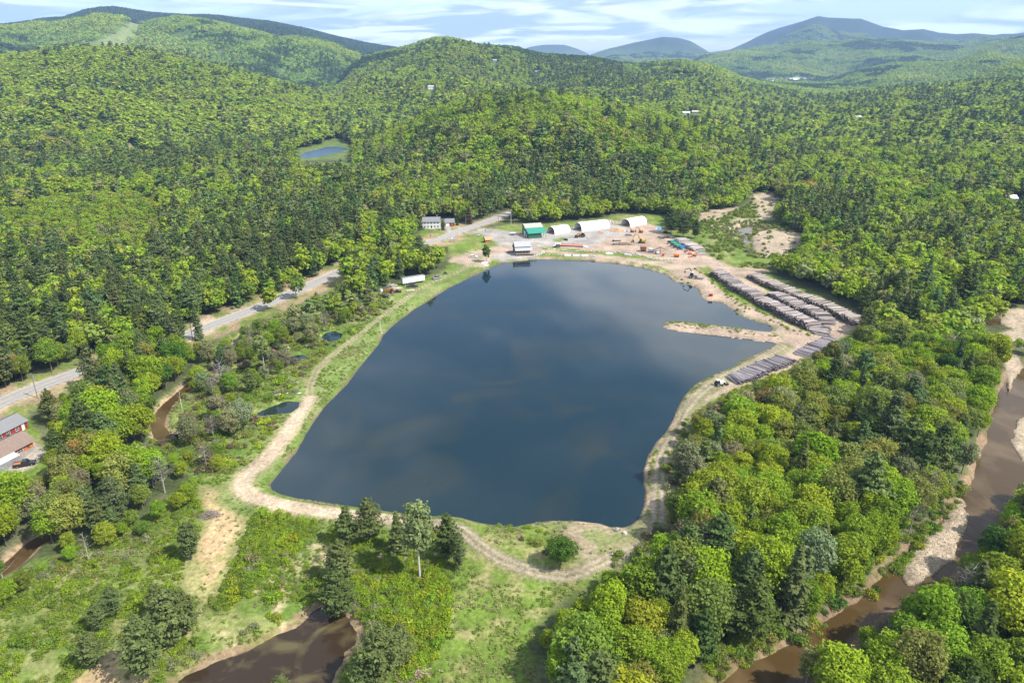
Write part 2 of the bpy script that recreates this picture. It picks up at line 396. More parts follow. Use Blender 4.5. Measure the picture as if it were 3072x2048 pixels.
def ground_mat():
    m, nt, b = new_mat('ground')
    a = nt.nodes.new('ShaderNodeAttribute'); a.attribute_name = 'alb'
    geo = nt.nodes.new('ShaderNodeNewGeometry')
    n1 = nt.nodes.new('ShaderNodeTexNoise'); n1.inputs['Scale'].default_value = 0.9; n1.inputs['Detail'].default_value = 7; n1.inputs['Roughness'].default_value = 0.65
    n2 = nt.nodes.new('ShaderNodeTexNoise'); n2.inputs['Scale'].default_value = 0.11; n2.inputs['Detail'].default_value = 6
    n3 = nt.nodes.new('ShaderNodeTexNoise'); n3.inputs['Scale'].default_value = 0.03; n3.inputs['Detail'].default_value = 10; n3.inputs['Roughness'].default_value = 0.7
    for n in (n1, n2, n3): nt.links.new(geo.outputs['Position'], n.inputs['Vector'])
    def mr(n, lo, hi, a0=0.32, a1=0.68):
        q = nt.nodes.new('ShaderNodeMapRange')
        q.inputs['From Min'].default_value = a0; q.inputs['From Max'].default_value = a1
        q.inputs['To Min'].default_value = lo; q.inputs['To Max'].default_value = hi
        nt.links.new(n.outputs['Fac'], q.inputs['Value']); return q.outputs[0]
    p = nt.nodes.new('ShaderNodeMath'); p.operation = 'MULTIPLY'
    nt.links.new(mr(n1, 0.62, 1.38), p.inputs[0]); nt.links.new(mr(n2, 0.8, 1.2), p.inputs[1])
    p2 = nt.nodes.new('ShaderNodeMath'); p2.operation = 'MULTIPLY'
    nt.links.new(p.outputs[0], p2.inputs[0]); nt.links.new(mr(n3, 0.82, 1.18), p2.inputs[1])
    v = nt.nodes.new('ShaderNodeVectorMath'); v.operation = 'SCALE'
    nt.links.new(a.outputs['Color'], v.inputs[0]); nt.links.new(p2.outputs[0], v.inputs['Scale'])
    nt.links.new(v.outputs[0], b.inputs['Base Color'])
    b.inputs['Roughness'].default_value = 0.95; b.inputs['Specular IOR Level'].default_value = 0.1
    bp = nt.nodes.new('ShaderNodeBump'); bp.inputs['Strength'].default_value = 0.6; bp.inputs['Distance'].default_value = 0.5
    nt.links.new(n1.outputs['Fac'], bp.inputs['Height']); nt.links.new(bp.outputs[0], b.inputs['Normal'])
    return m
GROUND = ground_mat()

def water_mat(name, col, col2, rough, bump, nscale, spec=0.5, patch=0.02, cut=0.5):
    m, nt, b = new_mat(name)
    geo = nt.nodes.new('ShaderNodeNewGeometry')
    n = nt.nodes.new('ShaderNodeTexNoise'); n.inputs['Scale'].default_value = patch; n.inputs['Detail'].default_value = 6
    n.inputs['Distortion'].default_value = 1.0
    nt.links.new(geo.outputs['Position'], n.inputs['Vector'])
    r = nt.nodes.new('ShaderNodeValToRGB')
    r.color_ramp.elements[0].position = cut; r.color_ramp.elements[0].color = (*col, 1)
    r.color_ramp.elements[1].position = cut + 0.2; r.color_ramp.elements[1].color = (*col2, 1)
    nt.links.new(n.outputs['Fac'], r.inputs[0]); nt.links.new(r.outputs[0], b.inputs['Base Color'])
    b.inputs['Roughness'].default_value = rough; b.inputs['IOR'].default_value = 1.33
    b.inputs['Specular IOR Level'].default_value = spec
    n2 = nt.nodes.new('ShaderNodeTexNoise'); n2.inputs['Scale'].default_value = nscale; n2.inputs['Detail'].default_value = 3
    nt.links.new(geo.outputs['Position'], n2.inputs['Vector'])
    bp = nt.nodes.new('ShaderNodeBump'); bp.inputs['Strength'].default_value = bump; bp.inputs['Distance'].default_value = 0.1
    nt.links.new(n2.outputs['Fac'], bp.inputs['Height']); nt.links.new(bp.outputs[0], b.inputs['Normal'])
    return m
W_LAKE = water_mat('lake_water', (0.007, 0.020, 0.026), (0.019, 0.026, 0.022), 0.02, 0.05, 1.2, 0.62, 0.03, 0.50)
W_RIVER = water_mat('river_water', (0.058, 0.036, 0.012), (0.105, 0.070, 0.033), 0.10, 0.30, 0.8, 0.28, 0.06, 0.45)
W_FAR = water_mat('far_pond_water', (0.03, 0.065, 0.115), (0.04, 0.08, 0.13), 0.35, 0.4, 1.0, 0.5)  # blue base colour stands in for the sky reflection
W_POND = water_mat('pond_water', (0.030, 0.020, 0.011), (0.085, 0.068, 0.030), 0.05, 0.10, 1.5, 0.4, 0.13, 0.46)

# ------------------------------------------------------------------ mesh helpers
def mesh_np(name, V, F4=None, mats=(), F3=None, smooth=False, tone=None, midx=None):
    me = bpy.data.meshes.new(name)
    V = np.asarray(V, np.float32)
    me.vertices.add(len(V)); me.vertices.foreach_set('co', V.ravel())
    loops, starts, tot = [], [], 0
    if F4 is not None and len(F4):
        F4 = np.asarray(F4, np.int32); loops.append(F4.ravel()); starts.append(np.arange(len(F4)) * 4); tot = len(F4) * 4
    if F3 is not None and len(F3):
        F3 = np.asarray(F3, np.int32); loops.append(F3.ravel()); starts.append(tot + np.arange(len(F3)) * 3)
    L = np.concatenate(loops).astype(np.int32); S = np.concatenate(starts).astype(np.int32)
    me.loops.add(len(L)); me.loops.foreach_set('vertex_index', L)
    me.polygons.add(len(S)); me.polygons.foreach_set('loop_start', S)
    for m in mats: me.materials.append(m)
    if midx is not None: me.polygons.foreach_set('material_index', np.asarray(midx, np.int32))
    if smooth: me.polygons.foreach_set('use_smooth', np.ones(len(S), bool))
    if tone is not None:
        at_ = me.attributes.new('tone', 'FLOAT_COLOR', 'POINT')
        at_.data.foreach_set('color', np.asarray(tone, np.float32).ravel())
    me.update(calc_edges=True)
    return me

def link(name, me, parent=None, loc=None, rot=None, scale=None):
    o = bpy.data.objects.new(name, me); C.objects.link(o)
    if parent is not None: o.parent = parent
    if loc is not None: o.location = loc
    if rot is not None: o.rotation_euler = rot if hasattr(rot, '__len__') else (0, 0, rot)
    if scale is not None: o.scale = scale if hasattr(scale, '__len__') else (scale,) * 3
    return o

def fit(s):
    w = s.split()
    if len(w) > 16: w.pop(1)
    return ' '.join(w)
def tag(o, label, cat, group=None):
    label = fit(label)
    o['label'] = label; o['category'] = cat
    if group: o['group'] = group
    return o

def thing(name, label, cat, loc, rot=0.0, group=None, scale=None):
    o = link(name, None, None, loc, rot, scale)
    o.empty_display_size = 0.5
    return tag(o, label, cat, group)

class MB:
    """collects shaped pieces of one part, then builds one mesh"""
    def __init__(s): s.v = []; s.f = []; s.m = []; s.mi = 0
    def _add(s, V, F):
        b = len(s.v); s.v += [tuple(p) for p in V]
        for f in F: s.f.append(tuple(i + b for i in f)); s.m.append(s.mi)
        return s
    def box(s, c, d, rz=0, rx=0, ry=0, taper=1.0):
        x, y, z = d[0] / 2, d[1] / 2, d[2] / 2
        M = Euler((rx, ry, rz)).to_matrix()
        V = []
        for (a, b, e) in ((-1,-1,-1),(1,-1,-1),(1,1,-1),(-1,1,-1),(-1,-1,1),(1,-1,1),(1,1,1),(-1,1,1)):
            k = taper if e > 0 else 1
            V.append(Vector(c) + M @ Vector((a * x * k, b * y * k, e * z)))
        return s._add(V, [(0,3,2,1),(4,5,6,7),(0,1,5,4),(1,2,6,5),(2,3,7,6),(3,0,4,7)])
    def bar(s, a, b, r, r2=None, n=8, caps=True):
        a = Vector(a); b = Vector(b); r2 = r if r2 is None else r2
        q = (b - a).to_track_quat('Z', 'Y').to_matrix()
        V = []
        for P, R in ((a, r), (b, r2)):
            for i in range(n):
                t = 2 * math.pi * i / n
                V.append(P + q @ Vector((R * math.cos(t), R * math.sin(t), 0)))
        F = [(i, (i + 1) % n, n + (i + 1) % n, n + i) for i in range(n)]
        if caps: F += [tuple(range(n))[::-1], tuple(range(n, 2 * n))]
        return s._add(V, F)
    def beam(s, a, b, w, h):
        a = Vector(a); b = Vector(b); L = (b - a).length
        q = (b - a).to_track_quat('X', 'Z').to_matrix()
        V = []
        for x in (0, L):
            for (yy, zz) in ((-w/2,-h/2),(w/2,-h/2),(w/2,h/2),(-w/2,h/2)):
                V.append(a + q @ Vector((x, yy, zz)))
        return s._add(V, [(0,3,2,1),(4,5,6,7),(0,1,5,4),(1,2,6,5),(2,3,7,6),(3,0,4,7)])
    def prism(s, prof, y0, y1, axis='y'):
        """closed profile in (x,z) pushed from y0 to y1 (or (y,z) along x)"""
        n = len(prof)
        V = [((p[0], y, p[1]) if axis == 'y' else (y, p[0], p[1])) for y in (y0, y1) for p in prof]
        F = [(i, (i + 1) % n, n + (i + 1) % n, n + i) for i in range(n)] + [tuple(range(n))[::-1], tuple(range(n, 2 * n))]
        return s._add(V, F)
    def build(s, name, mats, parent=None, loc=None, rot=None, smooth=False):
        me = bpy.data.meshes.new(name)
        me.from_pydata(s.v, [], s.f)
        for m in (mats if isinstance(mats, (list, tuple)) else [mats]): me.materials.append(m)
        me.polygons.foreach_set('material_index', s.m)
        import bmesh
        bm = bmesh.new(); bm.from_mesh(me); bmesh.ops.recalc_face_normals(bm, faces=bm.faces); bm.to_mesh(me); bm.free()
        if smooth: me.polygons.foreach_set('use_smooth', [True] * len(me.polygons))
        return link(name, me, parent, loc, rot)

def copy_thing(root, loc, rot=None, scale=None, label=None, group=None, props=None):
    r = root.copy(); C.objects.link(r); r.location = loc
    if rot is not None: r.rotation_euler = rot if hasattr(rot, '__len__') else (0, 0, rot)
    if scale is not None: r.scale = scale if hasattr(scale, '__len__') else (scale,) * 3
    if label: r['label'] = label
    if group: r['group'] = group
    for ch in root.children:
        c = ch.copy(); C.objects.link(c); c.parent = r
        for g in ch.children:
            d = g.copy(); C.objects.link(d); d.parent = c
    return r

def scatter(name, pts, rot, scl, idx, tint, protos, kind='stuff', parent=None):
    """many small individuals as one object: a vertex per individual, geometry nodes put the body there"""
    me = bpy.data.meshes.new(name)
    n = len(pts)
    me.vertices.add(n); me.vertices.foreach_set('co', np.asarray(pts, np.float32).ravel())
    def A(nm, ty, key, data):
        a = me.attributes.new(nm, ty, 'POINT'); a.data.foreach_set(key, np.asarray(data).ravel())
    A('rotv', 'FLOAT_VECTOR', 'vector', np.asarray(rot, np.float32))
    A('sclv', 'FLOAT_VECTOR', 'vector', np.asarray(scl, np.float32))
    A('idx', 'INT', 'value', np.asarray(idx, np.int32))
    tc = np.ones((n, 4), np.float32); tc[:, :3] = tint
    A('tint', 'FLOAT_COLOR', 'color', tc)
    o = link(name, me, parent)
    o['kind'] = kind
    ng = bpy.data.node_groups.new(name, 'GeometryNodeTree')
    ng.interface.new_socket('Geometry', in_out='INPUT', socket_type='NodeSocketGeometry')
    ng.interface.new_socket('Geometry', in_out='OUTPUT', socket_type='NodeSocketGeometry')
    N = ng.nodes; L = ng.links
    gi = N.new('NodeGroupInput'); go = N.new('NodeGroupOutput')
    def na(nm, ty):
        q = N.new('GeometryNodeInputNamedAttribute'); q.data_type = ty; q.inputs['Name'].default_value = nm
        return q.outputs[0]
    r_ = na('rotv', 'FLOAT_VECTOR'); s_ = na('sclv', 'FLOAT_VECTOR'); i_ = na('idx', 'INT')
    e = N.new('FunctionNodeEulerToRotation'); L.new(r_, e.inputs[0])
    j = N.new('GeometryNodeJoinGeometry')
    for k, p in enumerate(protos):
        oi = N.new('GeometryNodeObjectInfo'); oi.inputs['Object'].default_value = p
        oi.transform_space = 'ORIGINAL'
        c = N.new('FunctionNodeCompare'); c.data_type = 'INT'; c.operation = 'EQUAL'
        L.new(i_, c.inputs[2]); c.inputs[3].default_value = k
        ip = N.new('GeometryNodeInstanceOnPoints')
        L.new(gi.outputs[0], ip.inputs['Points']); L.new(c.outputs[0], ip.inputs['Selection'])
        L.new(oi.outputs['Geometry'], ip.inputs['Instance']); L.new(e.outputs[0], ip.inputs['Rotation']); L.new(s_, ip.inputs['Scale'])
        L.new(ip.outputs[0], j.inputs[0])
    L.new(j.outputs[0], go.inputs[0])
    md = o.modifiers.new('scatter', 'NODES'); md.node_group = ng
    return o

def hidden_proto(name, me):
    return bpy.data.objects.new(name, me)     # never linked to the scene: only a source of geometry
# ------------------------------------------------------------------ terrain sheet, split by what covers it
def lerp3(A, B, t):
    t = np.clip(t, 0, 1)[:, None]
    return A * (1 - t) + B * t

def far_masks(x, y, z):
    px, py = project(x, y, z)
    d = np.hypot(x, y)
    cor = inside(np.array([(404,58),(440,58),(405,100),(365,145),(262,150),(290,125),(345,98)]), px, py) & (d > 1900) & (d < 3700)
    pit = inside(np.array([(1955,221),(1975,214),(1998,218),(1992,226),(1965,228)]), px, py) & (d > 1200) & (d < 3000)
    clr = inside(np.array([(1990,222),(2085,222),(2095,234),(2010,236)]), px, py) & (d > 1200) & (d < 3000)
    vf = inside(np.array([(2280,238),(2440,232),(2445,238),(2400,243),(2285,246)]), px, py) & (d > 3200) & (d < 6500)
    return cor, pit, clr, vf

def cover(x, y, z):
    """albedo and zone of every ground point"""
    n = len(x)
    d = np.hypot(x, y)
    A = lambda c: np.tile(np.array(c, float), (n, 1))
    n1 = fbm(x, y, 9, 4, 11); n2 = fbm(x, y, 35, 4, 12); n3 = fbm(x, y, 3.2, 3, 13); n4 = fbm(x, y, 160, 5, 14)
    forest = lerp3(A((0.060, 0.075, 0.028)), A((0.10, 0.105, 0.05)), sstep(.45, .7, n1))
    meadow = lerp3(A((0.105, 0.155, 0.026)), A((0.18, 0.19, 0.06)), sstep(.45, .68, n1 * .5 + n3 * .5))
    meadow = lerp3(meadow, A((0.25, 0.22, 0.105)), sstep(.54, .74, n2 * .4 + n3 * .6) * .55)
    shrubl = lerp3(A((0.085, 0.135, 0.022)), A((0.19, 0.20, 0.07)), sstep(.4, .7, n1 * .6 + n3 * .4))
    shrubl = lerp3(shrubl, A((0.33, 0.27, 0.16)), sstep(.58, .72, n3 * .5 + n2 * .5) * .8)
    sand = lerp3(A((0.315, 0.24, 0.16)), A((0.43, 0.345, 0.25)), n3)
    tan = lerp3(A((0.265, 0.195, 0.140)), A((0.365, 0.285, 0.22)), n3 * .5 + n2 * .5)
    grey = lerp3(A((0.235, 0.21, 0.19)), A((0.32, 0.295, 0.265)), n3 * .4 + n1 * .6)
    bar = lerp3(A((0.25, 0.195, 0.135)), A((0.36, 0.295, 0.215)), n3)
    zone = np.zeros(n, int)          # 0 forest floor
    col = forest.copy()
    near = d < 1150
    w = (n3 - .5) * 2.5
    def S(P, pad=40.0):
        return sdist(P, x, y, pad)
    def put(mask_sd, c, zid, soft=1.5, wob=1.0):
        nonlocal col, zone
        s = mask_sd + w * wob
        col = lerp3(col, c, 1 - sstep(-soft, soft, s))
        zone = np.where(s < 0, zid, zone)
    for P in OPENS: put(S(P), meadow, 1, 2.0)
    put(np.maximum(S(SHRUBL), S(OPEN1)), shrubl, 1, 3.0)
    put(np.maximum(S(MARSHR), S(OPEN1)), shrubl, 1, 3.0)
    for qi, P in enumerate(SANDF): put(S(P), lerp3(lerp3(A((.24, .19, .12)), A((.30, .25, .17)), n3), A((.15, .17, .06)), sstep(.42, .56, n1) * .9) if qi == 2 else lerp3(lerp3(A((.33, .23, .12)), A((.42, .31, .18)), n3), A((.22, .22, .08)), sstep(.5, .66, n1) * .8), 2, 2.5, 1.6)
    rd = dist_line(ROADC, x, y)
    put(np.maximum(rd - 15.0, x + 30), lerp3(A((0.25, 0.19, 0.11)), meadow, sstep(.42, .6, n1)), 1, 3.0)
    put(rd - 7.0, lerp3(A((0.30, 0.24, 0.15)), meadow, sstep(.4, .6, n1)), 1, 2.0)
    put(rd - 5.0, lerp3(sand, tan, n1), 2, 0.6, .5)
    put(S(poly([(415,792),(450,778),(490,765),(505,735),(480,722),(450,745)], K)), sand, 2, 1)
    # strip under the road bank, dry grass
    lk = S(LAKE, 30.0)
    put(lk - 14.0 + (x > -20) * 30, lerp3(meadow, A((0.16, 0.20, 0.07)), n1), 1, 3)
    put(np.maximum(S(YARD), -lk - 50), tan, 4, 1.2, .8)
    gl = poly([(1400,702),(1440,686),(1500,690),(1560,700),(1660,690),(1870,664),(1900,700),(1830,712),(1790,735),(1755,742),(1640,738),(1560,745),(1500,735),(1440,700)])
    put(S(gl), grey, 4, 2.5, 1.2)
    put(S(poly([(1460,772),(1520,757),(1600,752),(1625,757),(1600,775),(1540,790),(1500,780)])), grey, 4, 1.0)
    for P in GRASS_IN: put(S(P), meadow, 1, 1.0, .6)
    tw = dist_line(TRACKW, x, y)
    rut = np.minimum(np.abs(tw - 0.85) - 0.42, tw - 0.2)
    put(tw - 1.7, lerp3(meadow, tan, np.full(n, .2)), 3, .8, .3)
    put(np.abs(tw - 0.85) - 0.38, lerp3(meadow, tan, np.full(n, .8)), 3, .35, .15)
    ts = dist_line(TRACKSAND, x, y)
    put(ts - 3.9, lerp3(meadow, sand, np.full(n, .3)), 3, 1.0, 1.2)
    put(ts - 2.5, sand, 3, .7, 1.0)
    put(np.abs(ts - 0.95) - 0.3, sand * 1.06, 3, .3, .2)
    tq = dist_line(TRACKS, x, y)
    pink = lerp3(A((.25, .20, .155)), A((.34, .275, .22)), n3)
    put(tq - np.where(x < 22, 2.3, 4.2), lerp3(meadow, A((.21, .175, .11)), np.full(n, .65)), 3, 1.2, 1.0)
    put(np.abs(tq - 1.0) - 0.45, pink, 3, .35, .2)
    dw = dist_line(poly([(1340,674),(1345,690),(1352,700)]), x, y)
    put(dw - 1.8, grey, 4, .6, .2)
    put(S(poly([(60,1290),(110,1330),(125,1345),(130,1362),(100,1400),(60,1418),(20,1412),(10,1400)])), lerp3(sand, grey, n1), 4, 1)
    put(S(poly([(270,1212),(325,1205),(338,1228),(285,1240)])), sand, 4, 1)
    # banks and beds
    rim = lerp3(A((0.16, 0.15, 0.07)), A((0.10, 0.15, 0.03)), sstep(.3, .5, n1))
    rime = lerp3(A((0.33, 0.25, 0.165)), A((0.20, 0.19, 0.10)), sstep(.4, .62, n1))
    east = (x > 5)[:, None]
    put(lk - 2.2 + w * .3, np.where(east, rime, rim), 5, .7, .3)
    col = lerp3(col, A((0.10, 0.075, 0.05)), 1 - sstep(.1, .6, lk))
    put(S(SPIT) - .8, tan, 2, .6, .3)
    for P in (BAR_A, BAR_B, BAR_C, BAR_D, BAR_E, BAR_F, BAR_G):
        bw_ = P is not BAR_A and P is not BAR_B and P is not BAR_C
        put(S(P) + ((n1 - .5) * 12 - 3.0 if bw_ else 0), bar, 6, .9, 1.5 if bw_ else .5)
    reed = lerp3(A((0.215, 0.145, 0.095)), A((0.14, 0.12, 0.05)), sstep(.45, .6, n1))
    for P in (POND, RIV_A, RIV_B, RIV_C):
        s = S(P)
        col = lerp3(col, reed, (1 - sstep(1.4, 2.6, s + w)) * (zone != 6) * .85)
        zone = np.where((s < 0) & (zone != 6), 5, zone)
        col = np.where(((s < -.5) & (zone != 6))[:, None], A((.10, .07, .04)), col)
    for P in STREAM:
        s = dist_line(P, x, y)
        col = lerp3(col, A((0.30, 0.22, 0.14)), 1 - sstep(2.5, 3.6, s + w)); zone = np.where(s < 3, 5, zone)
    fm = (S(FARPOND, 60) < 45) & (zone == 1)
    col = np.where(fm[:, None], lerp3(A((0.075, 0.12, 0.026)), A((0.12, 0.145, 0.045)), n1), col)
    # far country
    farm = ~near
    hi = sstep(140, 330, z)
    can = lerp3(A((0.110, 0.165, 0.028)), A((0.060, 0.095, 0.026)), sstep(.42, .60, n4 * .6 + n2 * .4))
    can = lerp3(can, A((0.012, 0.020, 0.020)), hi * sstep(6000, 7400, d))  # high conifer slopes, darkened further with cloud shadow put into the colour
    can = lerp3(can, A((0.045, 0.065, 0.045)), sstep(5200, 7000, d) * .6)  # painted haze: hill colour greys off with distance
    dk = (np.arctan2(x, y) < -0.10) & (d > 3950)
    can = np.where(dk[:, None], A((0.022, 0.034, 0.014)), can)  # left mountain: cloud shadow painted in as a darker conifer tone
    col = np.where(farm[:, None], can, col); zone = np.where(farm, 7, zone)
    cor, pit, clr, vf = far_masks(x, y, z)
    col = np.where(cor[:, None], A((0.15, 0.18, 0.07)), col)
    col = np.where(pit[:, None], A((0.52, 0.42, 0.32)), col)
    col = np.where(clr[:, None], A((0.10, 0.16, 0.04)), col)
    col = np.where(vf[:, None], A((0.55, 0.55, 0.5)), col)
    return col, zone

ZN = {0: 'forest_ground', 1: 'meadow_ground', 2: 'sandy_ground', 3: 'dirt_track_path', 4: 'gravel_yard_ground', 5: 'bank_ground', 6: 'gravel_bar_ground', 7: 'hills'}
def build_terrain():
    azs = np.radians(np.concatenate([np.linspace(-62, -46, 14, endpoint=False), np.linspace(-46, 46, 720), np.linspace(46, 62, 15)[1:]]))
    dep = np.concatenate([np.linspace(70, 63, 8, endpoint=False), np.linspace(63, 9.6, 430)])
    r = CAM_H / np.tan(np.radians(dep))
    r2 = np.geomspace(r[-1], 14500, 235)[1:]
    r = np.concatenate([r, r2])
    R, AZ = np.meshgrid(r, azs, indexing='ij')
    x = (R * np.sin(AZ)).ravel(); y = (R * np.cos(AZ)).ravel()
    z = hz(x, y)
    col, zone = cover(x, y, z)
    nr, nc = R.shape
    i = np.arange(nr - 1)[:, None] * nc + np.arange(nc - 1)[None, :]
    F = np.stack([i, i + 1, i + nc + 1, i + nc], -1).reshape(-1, 4)
    F = F[:, ::-1]
    fz = zone[F[:, 0]]
    V = np.stack([x, y, z], 1)
    for zid, nm in ZN.items():
        f = F[fz == zid]
        if not len(f): continue
        u, inv = np.unique(f.ravel(), return_inverse=True)
        me = mesh_np(nm, V[u], inv.reshape(-1, 4), [GROUND], smooth=True)
        a = me.attributes.new('alb', 'FLOAT_COLOR', 'POINT')
        c4 = np.ones((len(u), 4), np.float32); c4[:, :3] = col[u]
        a.data.foreach_set('color', c4.ravel())
        o = link(nm, me); o['kind'] = 'structure'
    return
build_terrain()

def offset_poly(P, k):
    n = len(P); out = []
    area = 0.5 * sum(P[i][0] * P[(i + 1) % n][1] - P[(i + 1) % n][0] * P[i][1] for i in range(n))
    sg = 1 if area > 0 else -1
    for i in range(n):
        a, b, c = P[i - 1], P[i], P[(i + 1) % n]
        e1 = (b - a) / (np.linalg.norm(b - a) + 1e-6); e2 = (c - b) / (np.linalg.norm(c - b) + 1e-6)
        m = np.array([e1[1], -e1[0]]) + np.array([e2[1], -e2[0]])
        m = m / (np.linalg.norm(m) + 1e-6) * sg
        out.append(b + m * k)
    return out
from mathutils.geometry import tessellate_polygon
def water(P, lv, nm, m, off=1.6):
    Q = offset_poly(P, off)
    V = [Vector((p[0], p[1], lv)) for p in Q]
    T = tessellate_polygon([V])
    me = bpy.data.meshes.new(nm); me.from_pydata(V, [], [tuple(t) for t in T]); me.materials.append(m)
    me.update()
    if me.polygons[0].normal.z < 0: me.flip_normals()
    o = link(nm, me); o['kind'] = 'structure'
for P, lv, dep, bw, nm in WATERS:
    water(P, lv, nm, W_RIVER if 'river' in nm else W_FAR if P is FARPOND else W_POND if nm == 'pond_water' and P is POND else W_LAKE, 1.0 if nm == 'lake_water' else 1.5)
def ribbon(name, P, half, dz, m, kind='structure', lat=1, parent=None, off=0.0, level=None, dash=None):
    P = resample(P, 2.5)
    n = len(P)
    T = np.gradient(P, axis=0); T /= np.linalg.norm(T, axis=1)[:, None] + 1e-9
    Nn = np.stack([T[:, 1], -T[:, 0]], 1)
    cols = np.linspace(-half, half, lat + 1) + off
    X = P[:, None, :] + Nn[:, None, :] * cols[None, :, None]
    if level is None: z = hz(X[..., 0].ravel(), X[..., 1].ravel()).reshape(n, lat + 1) + dz
    else: z = np.full((n, lat + 1), level)
    V = np.concatenate([X, z[..., None]], -1).reshape(-1, 3)
    w = lat + 1
    F = [(i * w + j, i * w + j + 1, (i + 1) * w + j + 1, (i + 1) * w + j) for i in range(n - 1) for j in range(lat) if dash is None or (i // dash) % 2 == 0]
    me = bpy.data.meshes.new(name); me.from_pydata(V.tolist(), [], F); me.materials.append(m); me.update()
    if me.polygons[0].normal.z < 0: me.flip_normals()
    o = link(name, me, parent)
    if parent is None: o['kind'] = kind
    return o
def resample(P, step):
    P = np.asarray(P, float)
    # Catmull-Rom through the points
    Q = np.vstack([2 * P[0] - P[1], P, 2 * P[-1] - P[-2]])
    out = []
    for i in range(1, len(Q) - 2):
        p0, p1, p2, p3 = Q[i - 1], Q[i], Q[i + 1], Q[i + 2]
        m = max(2, int(np.linalg.norm(p2 - p1) / step))
        for t in np.arange(m) / m:
            out.append(0.5 * (2 * p1 + (p2 - p0) * t + (2 * p0 - 5 * p1 + 4 * p2 - p3) * t * t + (3 * p1 - p0 - 3 * p2 + p3) * t ** 3))
    out.append(P[-1])
    return np.array(out)
for P in STREAM: ribbon('stream_water', P, 3.0, 0, W_RIVER, level=-1.2)
ASPH = mat('asphalt_worn', (0.25, 0.24, 0.235), 0.9, var=0.10, scale=0.6)
LINEW = mat('line_white', (0.62, 0.60, 0.56), 0.7, var=0.15)
LINEY = mat('line_yellow', (0.50, 0.38, 0.10), 0.7, var=0.15)
road = ribbon('paved_road', ROADC, 3.9, 0.10, ASPH, lat=4)
for nm, off, m in (('edge_line', 3.35, LINEW), ('edge_line', -3.35, LINEW), ('centre_line', 0.16, LINEY), ('centre_line', -0.16, LINEY)):
    ribbon(nm, ROADC, 0.07, 0.115, m, parent=road, off=off)

# ------------------------------------------------------------------ vegetation bodies
def leaf_quads(cen, nor, size, rngl, elong=1.3):
    """rhombus leaves/leaf sprays: centres, facing directions, half sizes"""
    n = len(cen)
    up = rngl.normal(size=(n, 3)); up -= nor * (up * nor).sum(1)[:, None]
    up /= np.linalg.norm(up, axis=1)[:, None] + 1e-9
    sd_ = np.cross(nor, up)
    s = size[:, None]
    V = np.stack([cen - up * s * elong, cen - sd_ * s * .8 + nor * s * .25, cen + up * s * elong, cen + sd_ * s * .8 + nor * s * .25], 1).reshape(-1, 3)
    F = np.arange(n * 4).reshape(-1, 4)
    return V, F

def unit(v): return v / (np.linalg.norm(v, axis=1)[:, None] + 1e-9)

def tones(n, rngl, lo=0.72, hi=1.28, hue=0.10, per=4, groups=None):
    hue *= .5
    g = rngl.uniform(lo, hi, n)
    if groups is not None: g = g * groups
    t = np.ones((n, 4)); t[:, 0] = g * rngl.uniform(1 - hue, 1 + hue * 1.6, n); t[:, 1] = g; t[:, 2] = g
    return np.repeat(t, per, axis=0)

def crown_broad(seed, H=1.0, W=0.38, base=0.22, lobes=16, nl=220, leaf=0.028, shape='round', jit=.55, upw=.35):
    """unit-height broadleaf crown: lobes of leaves on an uneven ellipsoid"""
    r = np.random.default_rng(seed)
    cz = (1 + base) / 2; hz_ = (1 - base) / 2
    Cs, Rs = [], []
    for i in range(lobes):
        th = i * 2.399 + r.uniform(-.4, .4); u = -0.75 + 1.7 * (i + .5) / lobes + r.uniform(-.1, .1); u = min(.97, max(-.85, u))
        k = math.sqrt(1 - u * u)
        if shape == 'vase': k *= 0.75 + 0.35 * (u + 1) / 2
        rad = r.uniform(.55, .80)
        Cs.append((W * rad * k * math.cos(th), W * rad * k * math.sin(th), cz + hz_ * u * rad * 1.05)); Rs.append(W * r.uniform(.30, .52) * (1 - .25 * abs(u)))
    Cs.append((0, 0, cz)); Rs.append(W * .55)
    V, F, T = [], [], []; off = 0
    for c, R in zip(Cs, Rs):
        n = int(nl * (R / (W * .45)) ** 2)
        dr = unit(r.normal(size=(n, 3))); dr[:, 2] = np.abs(dr[:, 2]) * np.where(r.random(n) < .72, 1, -1); dr = unit(dr)
        q = fbm(dr[:, 0] * 3 + c[0] * 30, dr[:, 1] * 3 + dr[:, 2] * 2, .8, 3, seed % 7)
        rr = R * (0.42 + 1.0 * q + r.uniform(-.12, .12, n)); rr *= np.where(r.random(n) < .22, r.uniform(1.05, 1.4, n), 1)
        cen = np.array(c) + dr * rr[:, None] * np.array([1, 1, .82])
        nor = unit(dr * .9 + np.array([0, 0, upw]) + r.normal(size=(n, 3)) * jit)
        v, f = leaf_quads(cen, nor, leaf * r.uniform(.6, 1.35, n), r)
        V.append(v); F.append(f + off); off += len(v)
        T.append(tones(n, r, .75, 1.25, .12, 4, np.full(n, r.uniform(.86, 1.14))))
    return np.concatenate(V), np.concatenate(F), np.concatenate(T)

